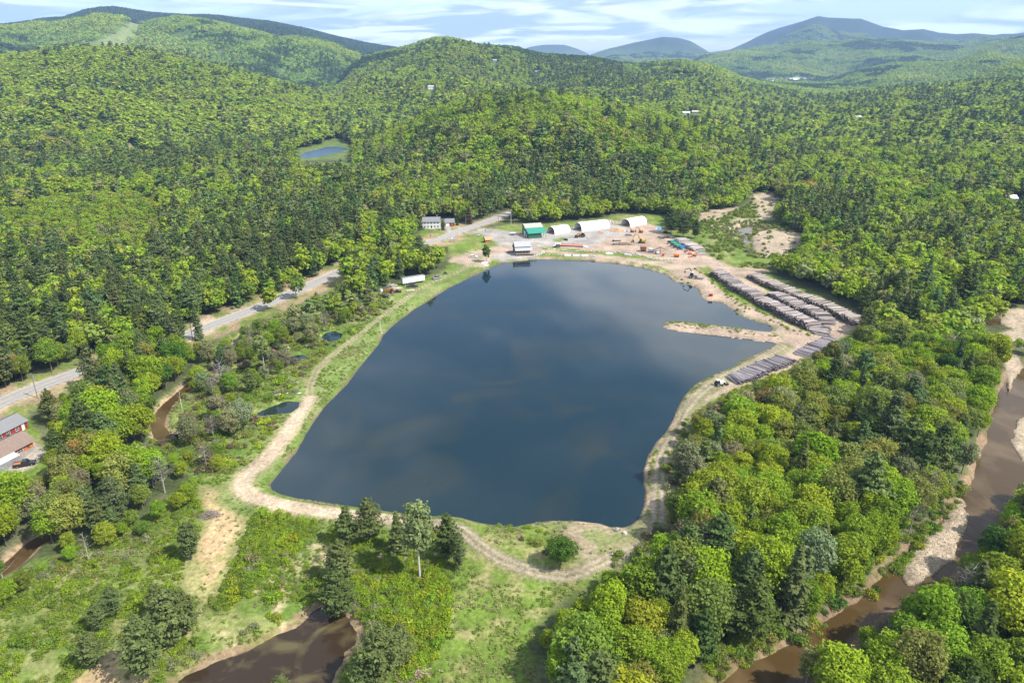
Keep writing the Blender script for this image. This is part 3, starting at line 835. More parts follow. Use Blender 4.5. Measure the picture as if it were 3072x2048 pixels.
def crown_pine(seed, W=0.26, base=0.18, whorls=15, per=6, npl=34, leaf=0.022, style='pine'):
    """unit-height conifer crown: whorled branches carrying sprays"""
    r = np.random.default_rng(seed)
    V, F, T = [], [], []; off = 0
    for k in range(whorls):
        t = k / (whorls - 1.0)
        z0 = base + (1 - base) * t ** .92
        if style == 'spruce': L = W * (1 - t) ** .85 * r.uniform(.85, 1.1) + .012
        else: L = W * (1 - t) ** .62 * (.55 + .45 * min(1, t / .2)) * 1.18 * r.uniform(.6, 1.15) + .016
        m = per if t < .85 else max(3, per - 2)
        a0 = r.uniform(0, 6.28)
        for b in range(m):
            th = a0 + b * 6.283 / m + r.uniform(-.35, .35); Lb = L * r.uniform(.6, 1.2)
            if style == 'pine' and r.random() < .10: continue
            n = max(4, int(npl * (Lb / W) ** .8 + 3))
            s = r.random(n) ** .65
            lat = r.normal(size=n) * (.17 * Lb + .008) * (1.15 - s * .6)
            rise = (.22 if style == 'pine' else -.16) * Lb * s + (.12 * Lb * s * s if style == 'pine' else .10 * Lb * s * s)
            x = s * Lb; zz = z0 + rise + r.normal(size=n) * .006 * (2 if style == 'pine' else 1)
            cen = np.stack([x * math.cos(th) - lat * math.sin(th), x * math.sin(th) + lat * math.cos(th), zz], 1)
            out = np.array([math.cos(th), math.sin(th), 0])
            nor = unit(np.array([0, 0, 1.0]) + out * .45 + r.normal(size=(n, 3)) * .42)
            v, f = leaf_quads(cen, nor, leaf * r.uniform(.6, 1.3, n), r, 1.5)
            V.append(v); F.append(f + off); off += len(v)
            T.append(tones(n, r, .75, 1.25, .08, 4, np.full(n, r.uniform(.8, 1.15))))
    return np.concatenate(V), np.concatenate(F), np.concatenate(T)

def shrub_body(seed, nl=260, leaf=0.09, flat=.75):
    r = np.random.default_rng(seed)
    V, F, T = [], [], []; off = 0
    for i in range(7):
        c = np.array([r.uniform(-.5, .5), r.uniform(-.5, .5), r.uniform(.25, .55) * flat]); R = r.uniform(.35, .58)
        n = nl // 7
        dr = unit(r.normal(size=(n, 3))); dr[:, 2] = np.abs(dr[:, 2]) * np.where(r.random(n) < .85, 1, -.5); dr = unit(dr)
        cen = c + dr * (R * r.uniform(.6, 1.1, n))[:, None] * np.array([1, 1, flat]); cen[:, 2] = np.maximum(cen[:, 2], .03)
        nor = unit(dr * .8 + np.array([0, 0, .5]) + r.normal(size=(n, 3)) * .5)
        v, f = leaf_quads(cen, nor, leaf * r.uniform(.6, 1.3, n), r)
        V.append(v); F.append(f + off); off += len(v)
        T.append(tones(n, r, .7, 1.3, .12, 4, np.full(n, r.uniform(.85, 1.15))))
    return np.concatenate(V), np.concatenate(F), np.concatenate(T)

def trunk_mesh(name, seed, top, r0, limbs, W, base, m, lean=0.0, dead=False):
    r = np.random.default_rng(seed); b = MB()
    p = Vector((0, 0, -0.02)); k = 5
    pts = [Vector((lean * t + r.uniform(-.006, .006), r.uniform(-.006, .006), -0.02 + (top + .02) * t)) for t in np.linspace(0, 1, k)]
    for i in range(k - 1):
        b.bar(pts[i], pts[i + 1], r0 * (1 - .8 * i / (k - 1)), r0 * (1 - .8 * (i + 1) / (k - 1)), 7, False)
    for i in range(limbs):
        t = r.uniform(base, .92) if not dead else .12 + .86 * (i + .5) / limbs
        a = i * 2.399; L = W * r.uniform(.5, 1.0) * (1.1 - .5 * t if dead else 1)
        z = top * t; s = Vector((lean * t, 0, z)); e = s + Vector((L * math.cos(a), L * math.sin(a), L * (r.uniform(.2, .8) if dead else .55)))
        mid = (s + e) / 2 + Vector((0, 0, -.02))
        b.bar(s, mid, r0 * .38 * (1 - .6 * t), r0 * .22, 4, False); b.bar(mid, e, r0 * .22, r0 * .06, 4, False)
        if dead:
            for q in range(3):
                u = r.uniform(.35, .9); s2 = s.lerp(e, u); e2 = s2 + Vector((math.cos(a + r.uniform(-1, 1)), math.sin(a + r.uniform(-1, 1)), r.uniform(0, .9))) * L * .4
                b.bar(s2, e2, r0 * .14, r0 * .04, 3, False)
    return b.build(name, m), b

def body_mesh(name, data, m):
    V, F, T = data
    return mesh_np(name, V, F, [m], tone=T)

def joined(name, data, trunk_mb, mleaf, mbark):
    """crown and trunk in one body for scattered individuals"""
    V, F, T = data
    n = len(V)
    tv = np.array(trunk_mb.v); 
    f4 = [tuple(i + n for i in f) for f in trunk_mb.f if len(f) == 4]
    me = mesh_np(name, np.concatenate([V, tv]), np.concatenate([F, np.array(f4)]), [mleaf, mbark],
                 tone=np.concatenate([T, np.ones((len(tv), 4))]), midx=np.concatenate([np.zeros(len(F)), np.ones(len(f4))]))
    return me
# ------------------------------------------------------------------ kinds of trees
def trunk_mb(seed, top, r0, limbs, W, base):
    o, b = trunk_mesh('tmp', seed, top, r0, limbs, W, base, BARK)
    me = o.data; bpy.data.objects.remove(o)
    return me, b
N_B, N_P, N_S = 6, 6, 3
BROAD_N, PINE_N, SPR_N, SHR_N = [], [], [], []     # (crown mesh, trunk mesh)
PB, PP, PS, PSH = [], [], [], []                   # near bodies for scattered ones
mB, mP, mS, mSH = [], [], [], []                   # middle distance
fB, fP = [], []                                    # far
for i in range(N_B):
    Wd = (.27, .32, .23, .29, .25, .34)[i]
    data = crown_broad(100 + i, 1, Wd, .16 + .03 * (i % 3), 22 + i, 320, .0152, 'vase' if i % 3 == 2 else 'round')
    tm, tb = trunk_mb(i, .8, .016, 6, Wd * .8, .35)
    tm.name = 'broadleaf_trunk'
    BROAD_N.append((body_mesh('broadleaf_crown', data, LEAF), tm)); PB.append(hidden_proto('broadleaf_body', joined('broadleaf_body', data, tb, LEAF, BARK)))
    data = crown_broad(200 + i, 1, Wd, .15, 12, 44, .042, 'round', .35, .55)
    mB.append(hidden_proto('broadleaf_mid', body_mesh('broadleaf_mid', data, LEAF)))
data = crown_broad(130, 1, .27, .2, 14, 85, .0095)
tm, tb = trunk_mb(8, .85, .017, 22, .26, .3); tm.name = 'bare_trunk'; tm.materials[0] = DEADWOOD
BROAD_N.append((body_mesh('twig_crown', data, LEAF), tm)); PB.append(hidden_proto('bare_body', joined('bare_body', data, tb, LEAF, DEADWOOD)))
for i in range(4):
    data = crown_broad(300 + i, 1, .36, .12, 6, 22, .085, 'round', .15, .9)
    fB.append(hidden_proto('broadleaf_far', body_mesh('broadleaf_far', data, LEAF)))
for i in range(N_P):
    Wd = (.24, .28, .22, .26, .30, .25)[i]
    data = crown_pine(400 + i, Wd, .20 - .02 * (i % 3), 18, 8, 42, .0150)
    tm, tb = trunk_mb(50 + i, .95, .013, 3, Wd * .6, .25); tm.name = 'pine_trunk'
    PINE_N.append((body_mesh('pine_crown', data, NEEDLE), tm)); PP.append(hidden_proto('pine_body', joined('pine_body', data, tb, NEEDLE, BARK)))
    data = crown_pine(500 + i, Wd, .2, 10, 5, 9, .040)
    mP.append(hidden_proto('pine_mid', body_mesh('pine_mid', data, NEEDLE)))
for i in range(N_S):
    data = crown_pine(600 + i, .17, .06, 20, 8, 20, .018, 'spruce')
    tm, tb = trunk_mb(70 + i, .9, .012, 0, .1, .25); tm.name = 'spruce_trunk'
    SPR_N.append((body_mesh('spruce_crown', data, NEEDLE), tm)); PS.append(hidden_proto('spruce_body', joined('spruce_body', data, tb, NEEDLE, BARK)))
    data = crown_pine(700 + i, .17, .08, 11, 5, 7, .040, 'spruce')
    mS.append(hidden_proto('spruce_mid', body_mesh('spruce_mid', data, NEEDLE)))
for i in range(3):
    data = crown_pine(800 + i, .24, .12, 6, 4, 4, .085, 'spruce' if i == 2 else 'pine')
    fP.append(hidden_proto('conifer_far', body_mesh('conifer_far', data, NEEDLE)))
for i in range(5):
    SHR_N.append(body_mesh('shrub_foliage', shrub_body(900 + i, 330, .085, .7 + .1 * (i % 3)), LEAF))
    PSH.append(hidden_proto('shrub_body', SHR_N[-1]))
    mSH.append(hidden_proto('shrub_mid', body_mesh('shrub_mid', shrub_body(950 + i, 90, .17, .8), LEAF)))
def grove(seed, n=22, R=34.0):
    """a patch of distant forest, individuals kept, few faces each"""
    r = np.random.default_rng(seed); V, F, T = [], [], []; off = 0
    for k in range(n):
        ang = k * 2.399; rad = R * math.sqrt((k + .5) / n)
        x, y = rad * math.cos(ang) + r.uniform(-3, 3), rad * math.sin(ang) + r.uniform(-3, 3)
        con = r.random() < .18
        h = r.uniform(12, 19) * (1.12 if con else 1); W = (3.0 if con else r.uniform(6.0, 8.5))
        m = 16 if not con else 10
        dr = unit(r.normal(size=(m, 3))); dr[:, 2] = np.abs(dr[:, 2])
        if con:
            s = r.random(m); cen = np.stack([dr[:, 0] * W * (1 - s) * .8, dr[:, 1] * W * (1 - s) * .8, h * (.35 + .65 * s)], 1); sz = 1.7 * (1.2 - s)
        else:
            cen = dr * np.array([W * .8, W * .8, h * .42]) + np.array([0, 0, h * .55]); sz = np.full(m, W * .42)
        nor = unit(dr + np.array([0, 0, .4]) + r.normal(size=(m, 3)) * .25)
        v, f = leaf_quads(cen + np.array([x, y, -2.0]), nor, sz * r.uniform(.7, 1.1, m), r, 1.1)
        g = .50 if con else r.uniform(.8, 1.2)
        t = np.ones((m, 4)); gg = g * r.uniform(.85, 1.15, m); t[:, 0] = gg * (.8 if con else r.uniform(.85, 1.15)); t[:, 1] = gg; t[:, 2] = gg * (1.4 if con else 1)
        V.append(v); F.append(f + off); off += len(v); T.append(np.repeat(t, 4, axis=0))
    return np.concatenate(V), np.concatenate(F), np.concatenate(T)
GR = [hidden_proto('grove_body', body_mesh('grove_body', grove(1000 + i), LEAF)) for i in range(6)]

TINT = {  # leaf colour of each kind
    'yellow-green': (0.235, 0.315, 0.024), 'fresh green': (0.197, 0.276, 0.025), 'mid green': (0.146, 0.211, 0.031), 'deep green': (0.076, 0.142, 0.023),
    'olive green': (0.197, 0.226, 0.052), 'grey-green': (0.215, 0.232, 0.115), 'bronze-tinged': (0.292, 0.211, 0.064),
    'dark green': (0.082, 0.115, 0.034), 'blue-green': (0.108, 0.145, 0.050), 'soft green': (0.113, 0.146, 0.048)}
TINT['bare grey'] = (0.17, 0.145, 0.12)
B_T = ['yellow-green', 'fresh green', 'mid green', 'deep green', 'olive green', 'grey-green', 'bronze-tinged', 'bare grey']
P_T = ['dark green', 'blue-green', 'soft green']

# ------------------------------------------------------------------ where the forest stands
def jgrid(cell, r0, r1, amax, seed):
    r = np.random.default_rng(seed)
    xs = np.arange(-r1 * math.sin(amax) - cell, r1 * math.sin(amax) + cell, cell)
    ys = np.arange(r0 * math.cos(amax) * .7, r1 + cell, cell)
    X, Y = np.meshgrid(xs, ys); X = X.ravel(); Y = Y.ravel()
    X = X + r.uniform(-.45, .45, len(X)) * cell; Y = Y + r.uniform(-.45, .45, len(Y)) * cell
    d = np.hypot(X, Y); m = (d >= r0) & (d < r1) & (np.abs(np.arctan2(X, Y)) < amax)
    return X[m], Y[m]

def wooded(x, y, margin=1.5):
    """True where forest grows"""
    ok = np.ones(x.shape, bool)
    m = np.hypot(x, y) < 1200
    xm, ym = x[m], y[m]
    k = np.ones(xm.shape, bool)
    for P in OPENS: k &= sdist(P, xm, ym, 10) > margin
    k &= dist_line(ROADC, xm, ym) > 8.5
    for P in (RIV_A, BAR_A, BAR_B, BAR_C, RIV_B, FARPOND): k &= sdist(P, xm, ym, 12) > 1.5
    k &= sdist(POND, xm, ym, 12) > 3
    k &= sdist(YARD, xm, ym, 12) > 2.0
    for P in STREAM: k &= dist_line(P, xm, ym) > 3.5
    ok[m] = k
    for fx, fy in FARC:
        dd = np.hypot(x - fx, y - fy)
        e = (dd < 16) | ((math.hypot(fx, fy) > np.hypot(x, y)) & (dd < 75) & (np.abs(np.arctan2(x, y) - math.atan2(fx, fy)) * math.hypot(fx, fy) < 12))
        ok &= ~e
    return ok

def march(px, py):
    dx, dy, dz = ray(px, py); hh = math.hypot(dx, dy)
    s = np.arange(560, 7000, 8.0)
    z = hz(dx * s / hh, dy * s / hh, False)
    i = np.where(z + 2.0 > CAM_H + dz * s / hh)[0]
    if not len(i): return None
    s = s[i[0]]; return Vector((dx * s / hh, dy * s / hh, float(z[i[0]])))
FARS = [(1293, 266), (1610, 218), (2059, 341), (2087, 340), (2577, 356), (3042, 601), (1485, 188)]
FARP = [march(*q) for q in FARS]
FARC = [(q.x, q.y) for q in FARP if q is not None]
# open things that no tree top hides: the tree in front stays lower than the sight line over it
VIS = [poly([(150,1300),(330,1225),(440,1140),(545,1130),(440,1340),(0,1568),(0,1400)], K), poly([(620,960),(700,900),(800,800),(900,720),(880,700),(720,790),(620,880)], K),
       poly([(1010,1330),(1380,1350),(1290,1380),(1225,1480),(1200,1568),(1000,1568)], K), poly([(2255,745),(2352,720),(2352,770),(2290,775)], K), BAR_D, LAKE, RIV_A, BAR_A, YARD, POND, FARPOND, MARSH1, MARSH2,
       poly([(430,775),(560,722),(680,672),(805,614),(800,628),(690,690),(590,728),(500,768),(440,790)], K),
       poly([(-20,935),(60,905),(140,870),(205,845),(215,862),(110,905),(-20,960)], K),
       poly([(0,1225),(60,1205),(115,1285),(135,1340),(130,1400),(60,1425),(-100,1430),(-100,1260)]),
       poly([(1262,650),(1365,640),(1368,690),(1330,720),(1262,720)]), poly([(975,555),(1178,486),(1185,500),(1100,540),(1000,570)], K),
       poly([(288,1218),(318,1215),(320,1245),(288,1245)]), poly([(1030,575),(1100,560),(1160,580),(1060,640),(1000,660),(930,690)], K),
       poly([(350,930),(400,905),(430,880),(440,900),(400,950),(390,990),(430,1010),(400,1025),(355,1005)], K),
       poly([(885,640),(920,628),(985,620),(1012,628),(930,690),(880,700)], K)]
VIS.append(poly([(890,440),(1060,440),(1050,492),(900,492)]))
def tree_ok(x, y, h, f=.82):
    ok = np.ones(len(x), bool)
    d = np.hypot(x, y); m = d < 1100
    L = h * f * d / (CAM_H - h * .5)
    lat = h * .2
    for P in VIS:
        for q in (.3, .65, 1.0):
            for sgn in ((-1, 1) if q > .5 else (0,)):
                s = L * q
                xs = x + x / d * s + y / d * lat * sgn; ys = y + y / d * s - x / d * lat * sgn
                mm = m & ok
                ins = np.zeros(len(x), bool); ins[mm] = inside(P, xs[mm], ys[mm])
                ok &= ~ins
    for q in (.3, .65, 1.0):
        s = L * q; xs = x + x / d * s; ys = y + y / d * s
        mm = m & ok & (d < 420)
        dd = np.full(len(x), 99.0); dd[mm] = np.minimum(dist_line(TRACKS, xs[mm], ys[mm]), dist_line(TRACKW, xs[mm], ys[mm]))
        ok &= dd > 3.0 + .12 * h
    return ok

def pine_share(x, y):
    n = fbm(x, y, 70, 3, 21); n2 = fbm(x, y, 26, 2, 22)
    p = 0.15 + 1.5 * np.clip(n * .6 + n2 * .4 - .48, -.1, 1)
    for P in PINEY: p = np.where(sdist(P, x, y, 50) < 0, p + .36, p)
    d = np.hypot(x, y); a = np.arctan2(x, y)
    p = np.where((d > 1050) & (a < 0.02), p * .13 + .03, p)
    p = np.where((d > 1050) & (a >= 0.02), p * .6, p)
    p = np.where((a < -.1) & (d > 700) & (d < 1200), p + .05, p)
    p = np.where((d > 640) & (a > .22), p * .8, p)
    el = sdist(poly([(1500,960),(2352,700),(2352,1640),(1230,1640)], K), x, y, 5) < 0
    p = np.where(el, p * .40, p)
    yl = sdist(YOUNG, x, y, 5) < 0
    p = np.where(yl, p * .35, p)
    return np.clip(p, 0.02, .85)

def region(x, y):
    px, py = project(x, y, 0)
    if y > 1150: return 'on the far hills'
    A1 = lambda v: float(dist_line(v, np.array([x]), np.array([y]))[0])
    if px < 640 and py > 985 and x < -60:
        if A1(ROADC) < 22: return 'next to the road bend near the red house'
        if A1(STREAM[0]) < 22: return 'on the bank of the winding stream loop'
        if A1(STREAM[1]) < 18: return 'along the lower stream at the left'
        return 'between the red house and the lower stream' if px < 300 else 'between the winding stream and the sandy strip'
    if (px > 2350 and py > 1400 and x > 95 and y < 190) or (px > 2500 and py > 1300 and y < 190):
        if A1(RIV_A) < 12: return 'leaning over the near bank of the brown river'
        return 'in the bottom corner below the brown river' if py > 1850 else 'behind the near bank of the brown river'
    if px > 1500 and y < 330 and x > 25:
        if A1(TRACKS) < 16: return 'on the lake track edge of the wood'
        if A1(RIV_A) < 16: return 'on the river edge of the wood beside the lake'
        if py > 1720: return 'at the lower tip of the wood beside the lake'
        if py < 1300: return 'in the wood just below the log piles'
        return 'in the middle of the wood beside the lake'
    if 880 < px < 1380 and 700 < py < 930: return 'in the copse beside the white box trailer'
    if px < 1400:
        if py > 1050: return 'at the forest edge across from the red house'
        if A1(ROADC) < 25: return 'in the first row across the main road'
        return 'in the pine belt behind the main road' if py > 850 else 'deep in the forest across the road'
    if px > 2200: return 'at the forest edge behind the outer log pile' if y < 420 and x < 190 else 'in the forest beyond the log yard'
    return 'on the wooded knoll behind the barns'

def tall(s): return 'tall' if s > 14.5 else 'low' if s < 10.5 else 'mid-height'

KIDS = {}
def make_tree(kind, var, tint, x, y, h, w=1.0, label=None, group=None, z=None, rz=None, cat='tree', name=None):
    lst = {'b': BROAD_N, 'p': PINE_N, 's': SPR_N}[kind]
    nm = name or {'b': 'broadleaf_tree', 'p': 'pine_tree', 's': 'spruce_tree'}[kind]
    z = hz1(x, y) if z is None else z
    t = thing(nm, label, cat, (x, y, z - .1), random.uniform(0, 6.28) if rz is None else rz, group, (h * w, h * w, h))
    c = link('crown', lst[var][0], t); c['tint'] = [float(v) for v in tint]
    link('trunk', lst[var][1], t)
    return t

def mixcol(c, v, r):
    c = np.array(c); g = 1 + r.uniform(-v, v, 3) * np.array([1, .5, 1]); return c * g * (1 + r.uniform(-v, v))

r = np.random.default_rng(5)
FX, FY, FH, FK, FT = [], [], [], [], []
def plant(X, Y, hlo, hhi, seed, ysc=1.0):
    rr = np.random.default_rng(seed)
    m = wooded(X, Y)
    X, Y = X[m], Y[m]
    ps = pine_share(X, Y); u = rr.random(len(X))
    con = u < ps
    spr = con & (rr.random(len(X)) < .30)
    H = (hlo + (hhi - hlo) * rr.random(len(X)) ** 1.2) * np.where(con, 1.28, 1.0) * np.where(rr.random(len(X)) < .10, 1.2, 1.0)
    yl = sdist(YOUNG, X, Y, 5) < 0
    H = np.where(yl, H * .55, H)
    # leaf colour drifts over the ground with some scatter
    rsh = np.where(np.hypot(X, Y) > 900, .26, .38); nt_ = fbm(X, Y, 60, 4, 31) * (1 - rsh) + rr.random(len(X)) * rsh
    q = np.clip((nt_ - .25) / .5, 0, .999)
    bi = np.array([3, 2, 1, 1, 1, 0, 1, 0, 0, 4, 5, 4])[(q * 12).astype(int)]
    bi = np.where(rr.random(len(X)) < .008, 6, bi)
    bi = np.where(rr.random(len(X)) < .025, 7, bi)
    pi = np.array([0, 0, 1, 2])[(rr.random(len(X)) * 4).astype(int)]
    K_ = np.where(con, np.where(spr, 2, 1), 0)
    T_ = np.where(con, pi, bi)
    ok = tree_ok(X, Y, H)
    # the ones in the way give place to lower growth
    low = ~ok & (np.hypot(X, Y) < 640)
    H2 = H * .42
    ok2 = tree_ok(X, Y, H2) & low
    H = np.where(ok, H, H2); k_ = ok | ok2
    return X[k_], Y[k_], H[k_], K_[k_], T_[k_]
X, Y = jgrid(4.9, 55, 640, math.radians(50), 41)
near = plant(X, Y, 8.0, 15.0, 42)
# sparse trees in the marsh and along the shrubby slope
rr = np.random.default_rng(77)
def sparse(P, n, seed, hlo, hhi, keep=None):
    rr = np.random.default_rng(seed)
    x0, y0 = P.min(0); x1, y1 = P.max(0)
    x = rr.uniform(x0, x1, n * 6); y = rr.uniform(y0, y1, n * 6)
    m = inside(P, x, y)
    for W_ in (LAKE, POND, MARSH1, MARSH2, MARSH3): m &= sdist(W_, x, y, 20) > (4 if W_ is not LAKE else 16)
    m &= dist_line(TRACKW, x, y) > 5; m &= dist_line(TRACKSAND, x, y) > 7; m &= dist_line(ROADC, x, y) > 9; m &= dist_line(TRACKS, x, y) > 7
    for P2 in SANDF: m &= sdist(P2, x, y, 9) > 3
    for P2 in STREAM: m &= dist_line(P2, x, y) > 3
    m &= sdist(YARD, x, y, 12) > 2
    x, y = x[m][:n], y[m][:n]
    return x, y, rr.uniform(hlo, hhi, len(x)), rr
sx, sy, sh, r2 = sparse(MARSHR, 125, 71, 4.0, 11)
sp1 = (sx, sy, sh, (r2.random(len(sx)) < .15).astype(int), np.where(r2.random(len(sx)) < .5, r2.integers(1, 3, len(sx)), np.where(r2.random(len(sx)) < .35, 7, 5)))
sp1 = (sp1[0], sp1[1], sp1[2], sp1[3], np.where(sp1[3] == 1, 1, sp1[4]))
sx, sy, sh, r2 = sparse(poly([(-200,1450),(0,1330),(150,1270),(330,1195),(440,1110),(540,1050),(600,1000),(560,1060),(460,1130),(400,1200),(250,1330),(0,1450)], K), 26, 72, 4, 8)
sp2 = (sx, sy, sh, (r2.random(len(sx)) < .2).astype(int), r2.integers(1, 3, len(sx)))
sx, sy, sh, r2 = sparse(poly([(1670,905),(1780,862),(1830,848),(1900,850),(1850,960),(1700,980),(1590,990),(1625,940)], K), 26, 73, 3.5, 7)
sp3 = (sx, sy, sh, np.zeros(len(sx), int), np.where(r2.random(len(sx)) < .6, 5, 4))
near = [np.concatenate([a, b, c, d]) for a, b, c, d in zip(near, sp1, sp2, sp3)]
kk_ = tree_ok(near[0], near[1], near[2]) | (np.arange(len(near[0])) < len(near[0]) - len(sp1[0]) - len(sp2[0]) - len(sp3[0]))
near = [a[kk_] for a in near]
nx, ny, nh, nk, nt = near
nz = hz(nx, ny)
npx, npy = project(nx, ny, nz + nh * .6)
vis = (npx > -60) & (npx < 3132) & (npy > 0) & (npy < 2120)
nd = np.sqrt(nx ** 2 + ny ** 2 + (CAM_H - nz - nh / 2) ** 2)
rank = np.where(vis, nd / nh, 1e9)
chosen = np.zeros(len(nx), bool)
for kk in (0, 1, 2):
    ids = np.where(nk == kk)[0]
    lim = {0: 265, 1: 250, 2: 90}[kk]
    o_ = ids[np.argsort(rank[ids])][:lim]; chosen[o_[rank[o_] < 1e8]] = True
# a tree in the middle of the wood shows only when nothing taller stands right in front: fine for the canopy seen from above
rt = np.random.default_rng(9)
def near_tint(k, t):
    base = TINT[(P_T if k else B_T)[int(t)]]
    return mixcol(base, .16, rt)
for i in np.where(chosen)[0]:
    k, t = int(nk[i]), int(nt[i]); tn = (P_T if k else B_T)[t]
    rg = region(nx[i], ny[i])
    kind = ('broadleaf tree', 'pine', 'spruce')[k]
    vv = 6 if (k == 0 and t == 7) else int(rt.integers(0, (N_B, N_P, N_S)[k]))
    shp = (('round', 'broad', 'narrow', 'full', 'slim', 'spreading', 'twiggy'), ('bushy', 'broad', 'slender', 'ragged', 'spreading', 'even'), ('pointed', 'straight', 'dense'))[k][vv]
    lab = fit(f"{tall(nh[i])} {shp} {tn} {kind} {rg}")
    make_tree('bps'[k], vv, near_tint(k, t), float(nx[i]), float(ny[i]), float(nh[i]), float(rt.uniform(.9, 1.2)), lab, lab.replace(f'{kind} ', f'{kind}s ', 1), float(nz[i]))
def forest_obj(name, x, y, z, h, k, t, lod, seed, wide=1.0):
    rr = np.random.default_rng(seed)
    n = len(x)
    tb = np.array([TINT[q] for q in B_T]); tp = np.array([TINT[q] for q in P_T])
    tint = np.where((k > 0)[:, None], tp[np.minimum(t, 2)], tb[np.minimum(t, 7)])
    tint = tint * (1 + rr.uniform(-.16, .16, (n, 3)) * np.array([1, .5, 1])) * rr.uniform(.84, 1.16, (n, 1))
    tint = np.where(((k == 0) & (t == 7))[:, None], np.array([.16, .135, .11]), tint)
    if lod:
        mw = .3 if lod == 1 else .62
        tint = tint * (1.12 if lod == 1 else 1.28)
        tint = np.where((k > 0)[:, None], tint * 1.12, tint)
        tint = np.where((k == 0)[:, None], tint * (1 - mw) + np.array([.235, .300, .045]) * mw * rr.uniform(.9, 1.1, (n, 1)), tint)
    if lod == 0: sets = (PB, PP, PS)
    elif lod == 1: sets = (mB, mP, mS)
    else: sets = (fB, fP, fP)
    protos = []; basei = []
    for s in sets:
        basei.append(len(protos)); protos += s
    ln = np.array([len(s) for s in sets])
    idx = np.array(basei)[k] + (rr.random(n) * np.where(k == 0, min(6, ln[0]), ln[k])).astype(int)
    if lod == 0: idx = np.where((k == 0) & (t == 7), 6, idx)
    rot = np.zeros((n, 3)); rot[:, 2] = rr.uniform(0, 6.28, n); rot[:, 0] = rr.uniform(-.04, .04, n)
    w = rr.uniform(.88, 1.22, n) * wide
    scl = np.stack([h * w, h * w, h], 1)
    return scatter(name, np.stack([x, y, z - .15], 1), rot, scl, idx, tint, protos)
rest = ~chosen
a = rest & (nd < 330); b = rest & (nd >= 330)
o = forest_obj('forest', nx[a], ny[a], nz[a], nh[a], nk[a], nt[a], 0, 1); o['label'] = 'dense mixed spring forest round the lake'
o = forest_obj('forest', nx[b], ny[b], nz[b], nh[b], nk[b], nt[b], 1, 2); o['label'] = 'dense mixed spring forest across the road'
# horizon test keeps only slopes that can show
def seen(x, y, z, slack=26):
    azb = np.round(np.degrees(np.arctan2(x, y)) * 2).astype(int)
    d = np.hypot(x, y); el = (z + slack - CAM_H) / d
    gr = np.arange(300, 9000, 45.0)
    out = np.zeros(len(x), bool)
    for b_ in np.unique(azb):
        m = azb == b_
        a_ = math.radians(b_ / 2)
        gz = hz(gr * math.sin(a_), gr * math.cos(a_), False)
        e = np.maximum.accumulate((gz - CAM_H) / gr)
        out[m] = el[m] > np.interp(d[m] - 50, gr, e)
    return out
def far_band(name, cell, r0, r1, amax, seed, hlo, hhi, lod, wide):
    X, Y = jgrid(cell, r0, r1, amax, seed)
    X, Y, H, K_, T_ = plant(X, Y, hlo, hhi, seed + 1)
    Z = hz(X, Y, False)
    c_, p_, q_, v_ = far_masks(X, Y, Z)
    m = ~(c_ | p_ | q_ | v_) & seen(X, Y, Z)
    X, Y, H, K_, T_, Z = X[m], Y[m], H[m], K_[m], T_[m], Z[m]
    o = forest_obj(name, X, Y, Z, H, K_, T_, lod, seed, wide)
    print(name, len(X))
    return o
o = far_band('forest', 5.7, 640, 1050, math.radians(43), 51, 10, 16.5, 1, 1.15); o['label'] = 'mixed forest on the knoll and round the far pond'
o = far_band('forest', 6.7, 1050, 2300, math.radians(41), 61, 11, 16, 2, 1.35); o['label'] = 'spring forest on the middle hills'
X, Y = jgrid(52, 2300, 7600, math.radians(40), 91)
Z = hz(X, Y, False)
c_, p_, q_, v_ = far_masks(X, Y, Z)
m = ~(c_ | p_ | q_ | v_) & seen(X, Y, Z, 40)
for dx_, dy_ in ((24, 0), (-24, 0), (0, 30), (0, -40)):
    m &= ~far_masks(X + dx_, Y + dy_, hz(X + dx_, Y + dy_, False))[0]
X, Y, Z = X[m], Y[m], Z[m]
n = len(X); print('groves', n)
rr = np.random.default_rng(92)
d = np.hypot(X, Y); az = np.arctan2(X, Y)
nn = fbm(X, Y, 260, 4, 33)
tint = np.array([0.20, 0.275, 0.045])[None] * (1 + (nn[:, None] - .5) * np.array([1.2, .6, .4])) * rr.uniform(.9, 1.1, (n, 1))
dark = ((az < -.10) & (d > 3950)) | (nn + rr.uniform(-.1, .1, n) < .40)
tint = np.where(dark[:, None], np.array([0.050, 0.080, 0.028]), tint)  # cloud shadow tinted into the far left stands; the others by noise
e = 4.0
gx = (hz(X + e, Y, False) - Z) / e; gy = (hz(X, Y + e, False) - Z) / e
rot = np.stack([np.arctan(gy), -np.arctan(gx), rr.uniform(0, 6.28, n) * 0], 1)
sc_ = rr.uniform(.95, 1.15, n)
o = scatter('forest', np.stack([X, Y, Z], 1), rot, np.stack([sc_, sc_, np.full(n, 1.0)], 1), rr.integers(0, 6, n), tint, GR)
o['label'] = 'hazy forest on the far hills'

